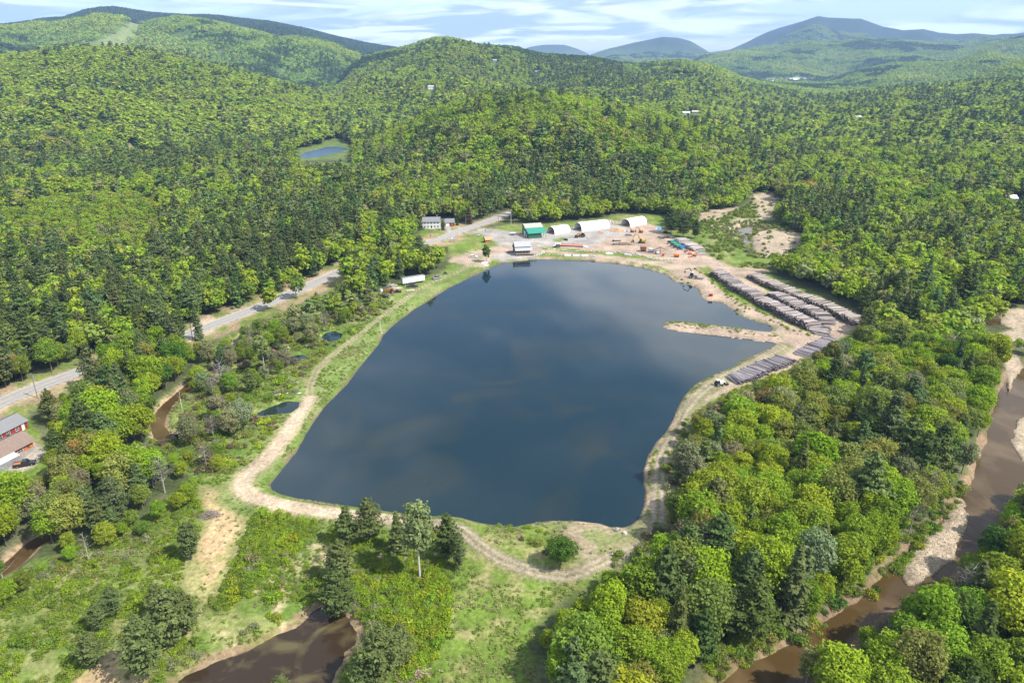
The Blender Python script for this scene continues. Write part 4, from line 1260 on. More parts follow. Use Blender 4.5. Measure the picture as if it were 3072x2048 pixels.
# ------------------------------------------------------------------ shrubs
def shrubs_in(P, cell, seed, thr, slo, shi, palette, clear=True, reg=''):
    rr = np.random.default_rng(seed)
    x0, y0 = P.min(0); x1, y1 = P.max(0)
    X, Y = np.meshgrid(np.arange(x0, x1, cell), np.arange(y0, y1, cell)); X = X.ravel(); Y = Y.ravel()
    X = X + rr.uniform(-.5, .5, len(X)) * cell; Y = Y + rr.uniform(-.5, .5, len(Y)) * cell
    m = inside(P, X, Y); X, Y = X[m], Y[m]
    if clear:
        m = fbm(X, Y, 12, 3, seed % 9) * .7 + fbm(X, Y, 4, 2, 3) * .3 > thr
        m &= (dist_line(TRACKW, X, Y) > 3.2) & (dist_line(TRACKSAND, X, Y) > 4.6) & (dist_line(TRACKS, X, Y) > 4.2) & (dist_line(ROADC, X, Y) > 6.5)
        m &= sdist(LAKE, X, Y, 20) > 1.0
        for W_ in (POND, RIV_A, MARSH1, MARSH2, MARSH3): m &= sdist(W_, X, Y, 12) > 1.2
        for W_ in (BAR_A, BAR_B, BAR_C, YARD): m &= sdist(W_, X, Y, 12) > 0.3
        for W_ in (BAR_D, BAR_E, BAR_F): m &= (sdist(W_, X, Y, 12) > 0) | (rr.random(len(X)) < .12)
        for W_ in SANDF: m &= sdist(W_, X, Y, 12) > 0.6
        for W_ in STREAM: m &= dist_line(W_, X, Y) > 2.8
        X, Y = X[m], Y[m]
    S_ = rr.uniform(slo, shi, len(X)) * (1 + .4 * (rr.random(len(X)) < .12))
    q = np.clip((fbm(X, Y, 16, 3, seed % 5 + 2) * .7 + rr.random(len(X)) * .3 - .28) / .44, 0, .999)
    return X, Y, S_, np.array(palette)[(q * len(palette)).astype(int)], [reg] * len(X)
S_T = dict(TINT); S_T['brown twiggy'] = (0.16, 0.12, 0.085); S_T['pale green'] = (0.16, 0.20, 0.06)
sets = [shrubs_in(SHRUBL, 1.7, 101, .40, .6, 1.5, ['mid green', 'fresh green', 'mid green', 'fresh green', 'olive green', 'grey-green'], True, 'on the slope left of the brown pond'),
        shrubs_in(MARSHR, 2.4, 103, .42, .8, 2.0, ['mid green', 'fresh green', 'grey-green', 'olive green', 'brown twiggy', 'yellow-green', 'olive green'], True, 'in the marsh beside the lake track'),
        shrubs_in(poly([(880,1300),(1020,1300),(1040,1420),(1010,1500),(930,1568),(860,1500),(820,1400),(800,1330)], K), 1.6, 105, .30, .9, 1.8, ['fresh green', 'yellow-green', 'fresh green', 'mid green'], True, 'in the bright thicket beside the pale poplar'),
        shrubs_in(poly([(560,1185),(600,1165),(740,1185),(700,1250),(600,1330),(520,1400),(470,1390),(530,1290)], K), 1.4, 106, .27, .8, 1.5, ['fresh green', 'mid green', 'fresh green', 'yellow-green'], True, 'on the bushy bank below the sand path'),
        shrubs_in(poly([(1660,905),(1780,862),(1835,845),(1900,850),(1830,960),(1700,980),(1590,990),(1620,940)], K), 2.0, 107, .33, .8, 1.8, ['mid green', 'grey-green', 'yellow-green', 'fresh green'], True, 'in the scrub below the lowest log piles'),
        shrubs_in(OPEN2, 2.8, 109, .44, .9, 2.2, ['grey-green', 'olive green', 'mid green', 'pale green'], True, 'on the sandy flat beyond the log yard')]
# banks: fringe along the brown river, the lake shore, the wood's edge, the berm
def fringe(P, step, lo, hi, sizes, palette, seed, reg, closed=False, keep=None):
    rr = np.random.default_rng(seed)
    Q = resample(P, step)
    n = len(Q); T = np.gradient(Q, axis=0); T /= np.linalg.norm(T, axis=1)[:, None] + 1e-9
    off = rr.uniform(lo, hi, n)
    X = Q[:, 0] + T[:, 1] * off + rr.uniform(-1, 1, n) * step * .5; Y = Q[:, 1] - T[:, 0] * off + rr.uniform(-1, 1, n) * step * .5
    if keep is not None:
        m = rr.random(n) < keep; X, Y = X[m], Y[m]
    m = sdist(LAKE, X, Y, 20) > .3
    X, Y = X[m], Y[m]
    return X, Y, rr.uniform(*sizes, len(X)), rr.choice(palette, len(X)), [reg] * len(X)
NB = poly([(1640,1545),(1700,1500),(1760,1475),(1800,1462),(1850,1430),(1900,1395),(1960,1355),(2000,1320),(2055,1275),(2100,1230),(2140,1190),(2170,1150),(2195,1105)], K, -1)
sets += [fringe(NB, .6, -5, 2.5, (1.0, 2.2), ['mid green', 'deep green', 'fresh green', 'olive green'], 121, 'on the steep river bank'),
         fringe(NB, .7, -6, -.5, (1.0, 2.2), ['mid green', 'fresh green', 'yellow-green'], 122, 'on the steep river bank'),
         fringe(poly([(1280,595),(1340,596),(1400,601),(1450,609),(1500,620),(1540,632),(1590,655),(1612,680),(1640,691),(1680,705),(1720,728),(1780,755)], K), 2.0, -1.4, 1.2, (.5, 1.2), ['dark green', 'mid green', 'olive green'], 123, 'on the rocky shore below the equipment yard', keep=.75),
         fringe(poly([(2095,808),(2130,835),(2180,880),(2240,920),(2300,945),(2360,980),(2420,1008)]), 1.6, -2.2, 2.2, (.5, 1.3), ['fresh green', 'mid green', 'yellow-green'], 124, 'along the foot of the front log pile'),
         fringe(poly([(1545,1040),(1548,1090),(1545,1140),(1538,1190),(1520,1235),(1480,1268),(1410,1295)], K), 1.4, -3, 3, (1.0, 2.2), ['mid green', 'olive green', 'brown twiggy', 'grey-green'], 125, "at the wood's edge beside the lake track"),
         fringe(poly([(1600,965),(1575,1000),(1558,1040)], K), 1.4, -3, 3, (.9, 1.8), ['mid green', 'olive green'], 126, "at the wood's edge beside the lake track"),
         fringe(poly([(1130,1203),(1180,1212),(1220,1210),(1260,1215)], K), 1.5, -1.5, 2, (.6, 1.3), ['mid green', 'fresh green'], 127, 'on the south shore of the lake'),
         fringe(poly([(1200,1235),(1240,1250),(1262,1262)], K), 1.5, -2, 3, (.8, 1.6), ['olive green', 'brown twiggy', 'mid green'], 128, 'on the south shore of the lake')]
sX = np.concatenate([s[0] for s in sets]); sY = np.concatenate([s[1] for s in sets]); sS = np.concatenate([s[2] for s in sets])
sT = np.concatenate([s[3] for s in sets]); sR = sum([s[4] for s in sets], [])
sZ = hz(sX, sY)
px_, py_ = project(sX, sY, sZ)
sd_ = np.sqrt(sX ** 2 + sY ** 2 + CAM_H ** 2)
key = np.where((px_ > 0) & (px_ < 3072) & (py_ < 2048), sd_ / sS, 1e9)
order = np.argsort(key)
RGX = {}
for i in order[:290]:
    a0, a1 = RGX.get(sR[i], (1e9, -1e9)); RGX[sR[i]] = (min(a0, py_[i]), max(a1, py_[i]))
rr = np.random.default_rng(131)
for i in order[:290]:
    tn = str(sT[i])
    sz = 'large' if sS[i] > 1.7 else 'small' if sS[i] < 1.0 else 'medium'
    sv = int(rr.integers(0, 5)); shp = ('round', 'low', 'domed', 'loose', 'dense')[sv]
    rg = sR[i]
    if rg[:7] in ('in the ', 'on the '):
        a0, a1 = RGX[rg]; w3 = ('upper', 'middle', 'lower')[min(2, int((py_[i] - a0) / (a1 - a0 + 1) * 3))]
        rg = f"{'in' if w3 else ''} the {w3} part of the {rg[7:]}"
    o = link('shrub', SHR_N[sv], None, (sX[i], sY[i], sZ[i] - .1), float(rr.uniform(0, 6.28)), (sS[i], sS[i], sS[i] * float(rr.uniform(.8, 1.3))))
    o['tint'] = [float(v) for v in mixcol(S_T[tn], .16, rr)]
    lab = fit(f"{sz} {shp} {tn} shrub {rg}")
    tag(o, lab, 'shrub', lab.replace(' shrub ', ' shrubs '))
rest = order[290:]
tt = np.array([S_T[str(q)] for q in sT[rest]]) * rr.uniform(.82, 1.18, (len(rest), 1))
farr = sd_[rest] > 300
rot = np.zeros((len(rest), 3)); rot[:, 2] = rr.uniform(0, 6.28, len(rest))
sc3 = np.stack([sS[rest], sS[rest], sS[rest] * rr.uniform(.8, 1.3, len(rest))], 1)
P3 = np.stack([sX[rest], sY[rest], sZ[rest] - .1], 1)
o = scatter('shrubbery', P3[~farr], rot[~farr], sc3[~farr], rr.integers(0, 5, (~farr).sum()), tt[~farr], PSH); o['label'] = 'scrub on the open ground round the lake'
o = scatter('shrubbery', P3[farr], rot[farr], sc3[farr], rr.integers(0, 5, farr.sum()), tt[farr], mSH); o['label'] = 'scrub on the far side of the lake'
print('shrubs', len(sX), 'near trees', len(nx), 'things', chosen.sum())

# ------------------------------------------------------------------ grass tufts
def tuft(seed):
    r = np.random.default_rng(seed); n = 16
    a = r.uniform(0, 6.28, n); q = r.uniform(0, .5, n)
    cen = np.stack([q * np.cos(a), q * np.sin(a), r.uniform(.1, .3, n)], 1)
    nor = unit(np.stack([np.cos(a) * .4, np.sin(a) * .4, r.uniform(.6, 1, n)], 1) + r.normal(size=(n, 3)) * .3)
    v, f = leaf_quads(cen, nor, r.uniform(.10, .2, n), r, 1.4)
    return v, f, tones(n, r)
TUF = [hidden_proto('tuft', body_mesh('tuft', tuft(i), LEAF)) for i in range(4)]
rr = np.random.default_rng(211)
X = rr.uniform(-170, 130, 90000); Y = rr.uniform(70, 330, 90000)
m = inside(OPEN1, X, Y); X, Y = X[m], Y[m]
m = (sdist(LAKE, X, Y, 20) > .6) & (dist_line(TRACKSAND, X, Y) > 3.2) & (dist_line(TRACKS, X, Y) > 2.2) & (dist_line(TRACKW, X, Y) > 1.5) & (sdist(YARD, X, Y, 9) > .5)
for W_ in (POND, MARSH1, MARSH2, MARSH3): m &= sdist(W_, X, Y, 12) > .3
for W_ in STREAM: m &= dist_line(W_, X, Y) > 2.5
g_ = fbm(X, Y, 7, 3, 41)
m &= (g_ + rr.uniform(-.12, .12, len(X))) > .46
for W_ in SANDF: m &= (sdist(W_, X, Y, 12) > 0) | (rr.random(len(X)) < .25)
X, Y, g_ = X[m], Y[m], g_[m]; n = len(X); print('tufts', n)
dry = np.clip((fbm(X, Y, 14, 3, 44) + rr.uniform(-.1, .1, n) - .48) / .2, 0, 1)[:, None]
tt = (np.array([[.150, .215, .036]]) * (1 - dry) + np.array([[.24, .25, .10]]) * dry) * rr.uniform(.75, 1.2, (n, 1))
rot = np.zeros((n, 3)); rot[:, 2] = rr.uniform(0, 6.28, n); s_ = rr.uniform(.5, 1.3, n)
o = scatter('grass', np.stack([X, Y, hz(X, Y)], 1), rot, np.stack([s_, s_, s_], 1), rr.integers(0, 4, n), tt, TUF); o['label'] = 'tufts of grass on the open ground'

# loose stones on the tracks
rr = np.random.default_rng(223)
Q = np.concatenate([resample(TRACKSAND, .05), resample(TRACKS[:14], .1)]); Q = Q + rr.normal(size=Q.shape) * 1.5
Q = Q[rr.random(len(Q)) < .8]; n = len(Q); s_ = rr.uniform(.06, .26, n) ** 1.0
STN = hidden_proto('pebble', mesh_np('pebble', [(-.5, -.4, 0), (.5, -.35, 0), (.45, .4, 0), (-.4, .45, 0), (-.25, -.2, .4), (.2, -.2, .45), (.2, .2, .38), (-.2, .25, .42)], [(4, 5, 6, 7), (0, 1, 5, 4), (1, 2, 6, 5), (2, 3, 7, 6), (3, 0, 4, 7)], [STONE_T]))
rot = np.zeros((n, 3)); rot[:, 2] = rr.uniform(0, 6.28, n)
o = scatter('track_gravel', np.stack([Q[:, 0], Q[:, 1], hz(Q[:, 0], Q[:, 1])], 1), rot, np.stack([s_, s_, s_], 1), np.zeros(n), np.array([.40, .33, .25]) * rr.uniform(.5, 1.3, (n, 1)), [STN]); o['label'] = 'loose stones on the dirt track round the lake'
# ------------------------------------------------------------------ single trees that stand apart
def solo(kind, var, tn, px, py, h, w, label, col=None):
    p = at(px, py)
    return make_tree(kind, var, mixcol(TINT[tn], .06, rt) if col is None else col, p.x, p.y, h, w, label, None, p.z)
for a in [
    ('p', 0, 'soft green', 575, 1678, 10.5, 1.25, 'lone dense pine beside the straw-coloured strip left of the thicket'),
    ('p', 1, 'soft green', 520, 1935, 14, 1.15, 'tall pine at the upper end of the big pine clump near the brown pond'),
    ('p', 3, 'soft green', 445, 2035, 15, 1.15, 'broad pine in front in the big clump near the brown pond'),
    ('p', 4, 'soft green', 560, 1900, 11, 1.1, 'shorter pine at the back of the big clump near the brown pond'),
    ('p', 5, 'soft green', 480, 1850, 9, 1.1, 'small pine just behind the big clump near the brown pond'),
    ('p', 2, 'soft green', 280, 2000, 8.5, 1.3, 'rounded pine beside the bare sandy patch in the lower corner'),
    ('p', 0, 'soft green', 300, 1890, 7, 1.3, 'small pine above the bare sandy patch in the lower corner'),
    ('p', 3, 'soft green', 345, 1850, 8, 1.2, 'pine farthest from the sandy patch in the lower corner row'),
    ('p', 2, 'soft green', 1045, 1635, 11, 1.25, 'left pine of the group under the sand path corner'),
    ('p', 4, 'soft green', 1110, 1625, 12.5, 1.1, 'right pine of the group under the sand path corner'),
    ('p', 5, 'soft green', 1025, 1750, 12, 1.2, 'middle pine of the column running down to the brown pond'),
    ('p', 1, 'dark green', 1015, 1850, 12, 1.3, 'lowest pine of the column, leaning over the brown pond'),
    ('s', 0, 'soft green', 1195, 1655, 11.5, 1.3, 'narrow spruce left of the pale poplar'),
    ('p', 2, 'dark green', 1345, 1675, 12.5, 1.2, 'pine right of the pale poplar at the south shore'),
    ('p', 0, 'blue-green', 1378, 1710, 10.5, .9, 'thin pine with a bare lower trunk right of the pale poplar'),
    ('p', 3, 'soft green', 1150, 2050, 14, 1.2, 'large pine at the lower edge right of the brown pond'),
    ('p', 5, 'soft green', 1205, 1990, 10, 1.1, 'second pine at the lower edge right of the brown pond'),
    ('p', 1, 'soft green', 1090, 2075, 9, 1.1, 'pine cut by the lower edge right of the brown pond'),
    ('p', 4, 'soft green', 845, 2075, 4, 1.5, 'little pine in front of the brown pond'),
    ('b', 5, 'deep green', 1680, 1698, 7.8, 1.35, 'dense round dark green bush-like tree beside the track loop'),
    ('p', 4, 'dark green', 2012, 700, 17, 1.3, 'tallest dark pine behind the log stack of the equipment yard'),
    ('p', 1, 'dark green', 2048, 712, 16, 1.35, 'broad dark pine at the middle of the yard pine group'),
    ('p', 0, 'dark green', 2085, 716, 13, 1.3, 'dark pine at the outer end of the yard pine group'),
    ('p', 3, 'dark green', 2030, 690, 15, 1.3, 'rear dark pine of the yard pine group'),
    ('b', 3, 'deep green', 1350, 650, 11, 1.0, 'round deep green maple behind the white house'),
    ('s', 1, 'dark green', 1329, 690, 7, 1.3, 'dark evergreen at the end wall of the white house'),
    ('s', 0, 'dark green', 1372, 676, 6, 1.2, 'slim evergreen beside the red garage'),
    ('s', 2, 'dark green', 1408, 672, 13, 1.5, 'brown dying spruce beside the road junction'),
    ('b', 3, 'bronze-tinged', 731, 768, 11, 1.0, 'dark burgundy leaved tree among the pines across the road')]:
    t = solo(*a)
    if 'burgundy' in a[-1]: t.children[0]['tint'] = [0.055, 0.012, 0.014]; t.children[1]['tint'] = [0.055, 0.012, 0.014]
    if 'dying' in a[-1]:
        for c in t.children: c['tint'] = [0.13, 0.085, 0.055]
pop = body_mesh('poplar_crown', crown_broad(1501, 1, .145, .22, 34, 115, .013), LEAF)
nar = body_mesh('narrow_poplar_crown', crown_broad(1502, 1, .19, .10, 16, 130, .026), LEAF)
def special(name, label, crown, px, py, h, w, tint, mtr, r0=.012, top=.9, cat='tree', lean=0.0, limbs=8):
    p = at(px, py)
    t = thing(name, label, cat, (p.x, p.y, p.z - .1), 0, None, (h * w, h * w, h))
    if crown is not None:
        c = link('crown', crown, t); c['tint'] = list(tint)
    o, _ = trunk_mesh('trunk', 31, top, r0, limbs, .14, .4, mtr, lean); o.parent = t
    return t
special('poplar_tree', 'tall pale grey-green poplar with a bare trunk by the south shore', pop, 1259, 1735, 22.5, 1.0, (0.20, 0.25, 0.10), BARK_PALE)
special('poplar_tree', 'narrow upright poplar beside the brown cabin', nar, 1459, 786, 11.5, 1.0, (0.10, 0.15, 0.04), BARK)
special('birch_tree', 'leaning white-stemmed birch in the marsh', crown_m := body_mesh('birch_crown', crown_broad(1503, 1, .17, .45, 10, 90, .03), LEAF), 797, 1130, 17, 1, (.17, .21, .07), BARK_PALE, .011)
special('birch_tree', 'white-stemmed birch beside the dark marsh pool', crown_m, 968, 972, 11, 1, (.15, .20, .07), BARK_PALE, .013)
special('birch_tree', 'pale sparse tree at the bottom edge against the brown river', pop, 2412, 2075, 12, 1.0, (0.27, 0.29, 0.10), BARK_PALE, .012)
def dead(label, px, py, h, w, r0, limbs, seed, m=DEADWOOD, lean=0.0):
    p = at(px, py)
    o, _ = trunk_mesh('dead_tree', seed, 1.0, r0, limbs, w, .1, m, lean, True)
    o.location = (p.x, p.y, p.z - .1); o.scale = (h, h, h); o.rotation_euler = (0, 0, seed)
    tag(o, label, 'dead tree')
dead('big grey dead tree with many bare branches in the marsh', 671, 1181, 13, .38, .012, 34, 1)
dead('broken pale dead trunk beside the winding stream', 546, 1226, 8, .16, .016, 8, 2, BARK_PALE, .12)
dead('dead grey stem left of the big dead tree', 600, 1150, 8, .2, .01, 8, 3, DEADWOOD, .2)
dead('small bare grey tree behind the marsh birch', 640, 1165, 7, .25, .01, 10, 4)
dead('bare grey dead tree above the yellow trees at the left', 270, 1690, 9, .22, .012, 14, 5)
dead('pale dead snag at the far left edge of the stream', 12, 1745, 9, .4, .014, 20, 6)
dead('bare leafless tree beside the track at the lake corner', 2058, 1470, 8, .34, .012, 30, 7, mat('twig_brown', (.22, .18, .16), .9))
dead('second bare leafless tree beside the track at the lake corner', 2040, 1400, 7, .34, .012, 30, 8, MATS['twig_brown'])
dead('bare grey tree in the wood below the log piles', 2330, 1290, 9, .3, .012, 26, 9)
dead('reddish bare tree at the marsh edge above the sandy strip', 640, 1420, 7, .42, .014, 34, 10, mat('twig_red', (.26, .17, .14), .9))
dead('grey bare pair of stems beside the copse', 1075, 905, 9, .16, .012, 12, 12)

# ------------------------------------------------------------------ buildings
M_GREEN = mat('siding_green', (0.030, 0.115, 0.070), 0.6, var=.08, scale=4); M_GROOF = mat('roof_green_metal', (0.040, 0.235, 0.170), 0.4, var=.06, scale=2)
M_BEIGE = mat('roof_beige', (0.40, 0.37, 0.29), .7); M_WHITE = mat('white_paint', (0.62, 0.62, 0.61), .6, var=.05); M_BROWN = mat('siding_brown', (0.075, 0.045, 0.035), .8, var=.3, scale=5)
M_GREYR = mat('roof_grey_metal', (0.34, 0.34, 0.36), .5, var=.08); M_DECK = mat('deck_wood', (0.34, 0.28, 0.20), .8); M_DARK = mat('dark_glass', (0.02, 0.022, 0.026), .15, spec=.6)
M_ORANGEW = mat('orange_wood', (0.40, 0.14, 0.045), .7); M_TANR = mat('roof_tan', (0.36, 0.25, 0.14), .8); M_GRAYS = mat('shingle_grey', (0.17, 0.17, 0.175), .9, var=.12, scale=3)
M_RED = mat('siding_red', (0.24, 0.028, 0.026), .7); M_BRSH = mat('shingle_brown', (0.185, 0.135, 0.11), .9, var=.15, scale=2); M_CONC = mat('concrete', (0.42, 0.41, 0.38), .9)
M_HOOP = mat('hoop_fabric', (0.78, 0.78, 0.78), .5, var=.03); M_DSTEEL = mat('dark_steel', (0.06, 0.06, 0.065), .5, .3); M_RUBBER = mat('rubber', (0.02, 0.02, 0.02), .8)
M_STEEL = mat('grey_steel', (0.30, 0.31, 0.32), .45, .4); M_YEL = mat('machine_yellow', (0.492, 0.295, 0.025), .6, var=.45, scale=2.5); M_ORG = mat('machine_orange', (0.508, 0.107, 0.021), .6, var=.45, scale=2.5); M_RUST = mat('rust', (0.20, 0.075, 0.04), .9, var=.4, scale=3)
M_TEAL = mat('machine_teal', (0.033, 0.205, 0.164), .6, var=.45, scale=2.5); M_BLUE = mat('machine_blue', (0.041, 0.180, 0.410), .6, var=.45, scale=2.5); M_MINT = mat('machine_mint', (0.164, 0.394, 0.295), .6, var=.45, scale=2.5); M_POLE = mat('pole_wood', (0.20, 0.165, 0.13), .9); M_BRICK = mat('foundation_grey', (0.25, 0.25, 0.24), .9)
M_CARW = mat('car_white', (0.70, 0.70, 0.70), .3, spec=.5, var=.02); M_CARB = mat('car_black', (0.018, 0.018, 0.02), .25, spec=.6); M_CARS = mat('car_silver', (0.40, 0.41, 0.43), .3, .5, var=.02); M_CARR = mat('car_red', (0.42, 0.05, 0.03), .35)
M_WOODC = mat('cut_wood', (0.52, 0.36, 0.20), .8, var=.2); M_PEW = mat('bark_grey', (0.27, 0.245, 0.235), .9, var=.25, scale=3); M_SCALE = mat('scale_red_deck', (0.42, 0.155, 0.12), .8)

def frame(label, cat, name, pF, pR, ang=None):
    A = at(*pF); B = at(*pR)
    a = math.atan2(B.y - A.y, B.x - A.x) if ang is None else math.radians(ang)
    return thing(name, label, cat, (A.x, A.y, A.z), a), math.hypot(B.x - A.x, B.y - A.y)
def slab(b, p0, p1, x0, x1, th=.12):
    """roof sheet between profile points (y,z) p0 and p1"""
    (y0, z0), (y1, z1) = p0, p1
    n = Vector((0, -(z1 - z0), (y1 - y0))).normalized() * th
    V = [(x, y, z) for x in (x0, x1) for (y, z) in ((y0, z0), (y1, z1), (y1 + n.y, z1 + n.z), (y0 + n.y, z0 + n.z))]
    b._add(V, [(0,1,2,3),(7,6,5,4),(0,4,5,1),(1,5,6,2),(2,6,7,3),(3,7,4,0)])
def roof(t, name, p0, p1, x0, x1, m, seams=0, th=.12, ms=None):
    b = MB(); slab(b, p0, p1, x0, x1, th); o = b.build(name, m, t)
    if seams:
        s = MB()
        n = Vector((0, -(p1[1] - p0[1]), (p1[0] - p0[0]))).normalized() * (th + .03)
        for i in range(seams):
            x = x0 + (x1 - x0) * (i + .5) / seams
            s.beam((x, p0[0] + n.y, p0[1] + n.z), (x, p1[0] + n.y, p1[1] + n.z), .05, .06)
        s.build('roof_seams', ms or m, o)
    return o
def win(t, c, w, h, axis='x', fm=None, grid=True, name='window'):
    """window lying on a wall: c its centre, axis along which it runs"""
    b = MB(); d = .05
    fm = fm or M_WHITE
    e = (w + .16, d * 2, h + .16) if axis == 'x' else (d * 2, w + .16, h + .16)
    # frame of four bars
    if axis == 'x':
        for s in (-1, 1): b.box((c[0] + s * (w / 2 + .04), c[1], c[2]), (.08, .1, h + .16)); b.box((c[0], c[1], c[2] + s * (h / 2 + .04)), (w, .1, .08))
        if grid: b.box((c[0], c[1], c[2]), (.05, .08, h)); b.box((c[0], c[1], c[2] + .002), (w, .07, .05))
    else:
        for s in (-1, 1): b.box((c[0], c[1] + s * (w / 2 + .04), c[2]), (.1, .08, h + .16)); b.box((c[0], c[1], c[2] + s * (h / 2 + .04)), (.1, w, .08))
        if grid: b.box((c[0], c[1], c[2]), (.08, .05, h)); b.box((c[0], c[1], c[2] + .002), (.07, w, .05))
    o = b.build(name, fm, t)
    p = MB(); p.box(c, (w, .04, h) if axis == 'x' else (.04, w, h)); p.build('pane', M_DARK, o)
    return o
def boards(b, x0, x1, y, z0, z1, step, axis='x', proud=.03):
    n = int((x1 - x0) / step)
    for i in range(n + 1):
        x = x0 + (x1 - x0) * i / n
        if axis == 'x': b.box((x, y, (z0 + z1) / 2), (.06, proud * 2, z1 - z0))
        else: b.box((y, x, (z0 + z1) / 2), (proud * 2, .06, z1 - z0))

# green barn
t, L = frame('green barn with a teal metal roof and white garage door', 'barn', 'green_barn', (1586, 716), (1624, 714), 17)
L = 9.0
b = MB(); b.prism([(0, 0), (0, 3.6), (6, 5.75), (11, 7.6), (14, 6.2), (14, 0)], 0, L, 'x'); b.build('wall', M_GREEN, t)
b = MB()
for i in range(12): b.box((L * (i + .5) / 12, -.03, 1.8), (.06, .05, 3.5))
b.build('battens', M_GREEN, t)
roof(t, 'lower_roof', (-.9, 3.42), (6, 5.8), -.5, L + 3.6, M_GROOF, 22)
roof(t, 'upper_roof', (6, 5.8), (11.05, 7.68), -.5, L + 3.2, M_BEIGE, 18)
roof(t, 'rear_roof', (11.05, 7.68), (14.6, 6.0), -.5, L + 3.2, M_BEIGE)
b = MB()
for y in (0.2, 5): b.bar((L + 3.2, y, 0), (L + 3.2, y, 3.6 + y * .33), .1)
b.build('post', M_DARK, t)
b = MB(); b.box((-.06, 8.6, 1.75), (.1, 3.2, 3.3)); o = b.build('garage_door', M_WHITE, t)
b = MB()
for i in range(3): b.box((-.13, 8.6, .9 + i * .8), (.03, 3.1, .05))
b.build('door_rail', M_GRAYS, o)
b = MB(); b.box((-.05, 4.6, 1.05), (.08, .95, 2.1)); o = b.build('door', M_WHITE, t); bb = MB(); bb.box((-.12, 4.9, 1.0), (.05, .08, .12)); bb.build('handle', M_DSTEEL, o)
win(t, (-.04, 2.6, 1.6), 1.3, 1.0, 'y', M_GREEN)
b = MB(); b.box((-.08, 8.7, 5.2), (.08, 1.6, 1.0)); b.build('gable_sign', M_WHITE, t)
b = MB(); b.box((L + 1.4, .8, .5), (1.6, 1.2, 1.0)); b.box((L + 2.2, 1.8, .35), (1.0, 1.6, .7)); tag(b.build('crate_stack', M_CONC, None, t.location, t.rotation_euler), 'pale crates stacked under the side roof of the green barn', 'crates')
p = at(1538, 706)
t2 = thing('cargo_trailer', 'small white-topped cargo trailer left of the green barn', 'trailer', p, .15)
b = MB(); b.box((0, 0, 1.1), (3.6, 1.9, 1.3)); b.build('body', M_GRAYS, t2); b = MB(); b.box((0, 0, 1.82), (3.8, 2.0, .14)); b.build('roof', M_WHITE, t2)
for s in (-1, 1):
    b = MB(); b.bar((-.3, s * .9, .32), (-.3, s * 1.1, .32), .32, n=12); b.build('wheel', M_RUBBER, t2)

# brown cabin with deck
t, L = frame('dark brown cabin with a grey metal roof and a porch over the lake', 'cabin', 'brown_cabin', (1548, 768), (1583, 763), 9)
L = 9.2
b = MB(); b.prism([(2.6, 0), (2.6, 5.1), (7.2, 7.1), (11.5, 3.0), (11.5, 0)], .0, L, 'x'); b.build('wall', M_BROWN, t)
b = MB(); boards(b, 2.7, 11.4, -.02, .2, 3.0, .45, 'y'); b.build('board_siding', M_BROWN, t)
roof(t, 'upper_roof', (2.1, 4.95), (7.2, 7.15), -.5, L + .5, M_GREYR, 16)
roof(t, 'rear_roof', (7.2, 7.15), (12.2, 2.6), -.5, L + .5, M_GREYR, 16)
roof(t, 'porch_roof', (-.7, 3.2), (2.6, 4.4), -.5, L + 1.0, M_GREYR, 16)
b = MB(); b.box((L / 2 + 1.8, 1.1, 1.05), (L + 4, 3.0, .14)); dk = b.build('deck', M_DECK, t)
for i in range(6): b = MB(); x = .1 + i * (L / 5); b.box((x, -.3, 1.65), (.14, .14, 3.3)); b.build('post', M_DECK, t)
for zz in (1.55, 1.95):
    b = MB(); b.box((L / 2 + 1.8, -.38, zz), (L + 4, .06, .07)); b.build('railing', M_DECK, t)
b = MB()
for i in range(34): b.box((i * .39, -.38, 1.55), (.04, .04, .86))
b.build('balusters', M_DECK, t)
for x in (1.6, 4.4, 7.2): win(t, (x, 2.57, 2.2), 1.5, 1.5, 'x', M_DECK)
for x in (1.3, 3.5, 5.7, 7.9): win(t, (x, 2.57, 4.6), 1.3, .45, 'x', M_BROWN, False)
for y in (4.2, 5.6): win(t, (-.03, y, 1.0), .8, 1.3, 'y', M_WHITE)
b = MB(); b.box((-.05, 8.4, 1.0), (.08, 1.0, 2.0)); b.build('door', M_DARK, t)
b = MB(); b.box((-2.2, 9.4, .25), (3.6, 1.6, .3)); tag(b.build('low_platform', M_DSTEEL, None, t.location, t.rotation_euler), 'dark low platform against the brown cabin', 'platform')

# orange shed
t, L = frame('small orange wooden shed with a tan roof on the lawn', 'shed', 'orange_shed', (1457, 729), (1473, 725), 22)
b = MB(); b.prism([(0, 0), (0, 2.1), (1.9, 3.6), (3.8, 2.1), (3.8, 0)], 0, 3.4, 'x'); b.build('wall', M_ORANGEW, t)
roof(t, 'roof', (-.5, 1.8), (1.9, 3.68), -.4, 5.0, M_TANR, 8); roof(t, 'roof', (1.9, 3.68), (4.3, 1.8), -.4, 5.0, M_TANR, 8)
for y in (.1, 3.7): b = MB(); b.bar((4.8, y, 0), (4.8, y, 2.2), .08); b.build('porch_post', M_ORANGEW, t)
b = MB()
for i in range(5): b.box((1.7, -.03, .25 + i * .42), (3.4, .05, .05))
b.build('log_courses', M_TANR, t)
win(t, (-.03, 1.9, 1.3), .8, .8, 'y', M_DARK)

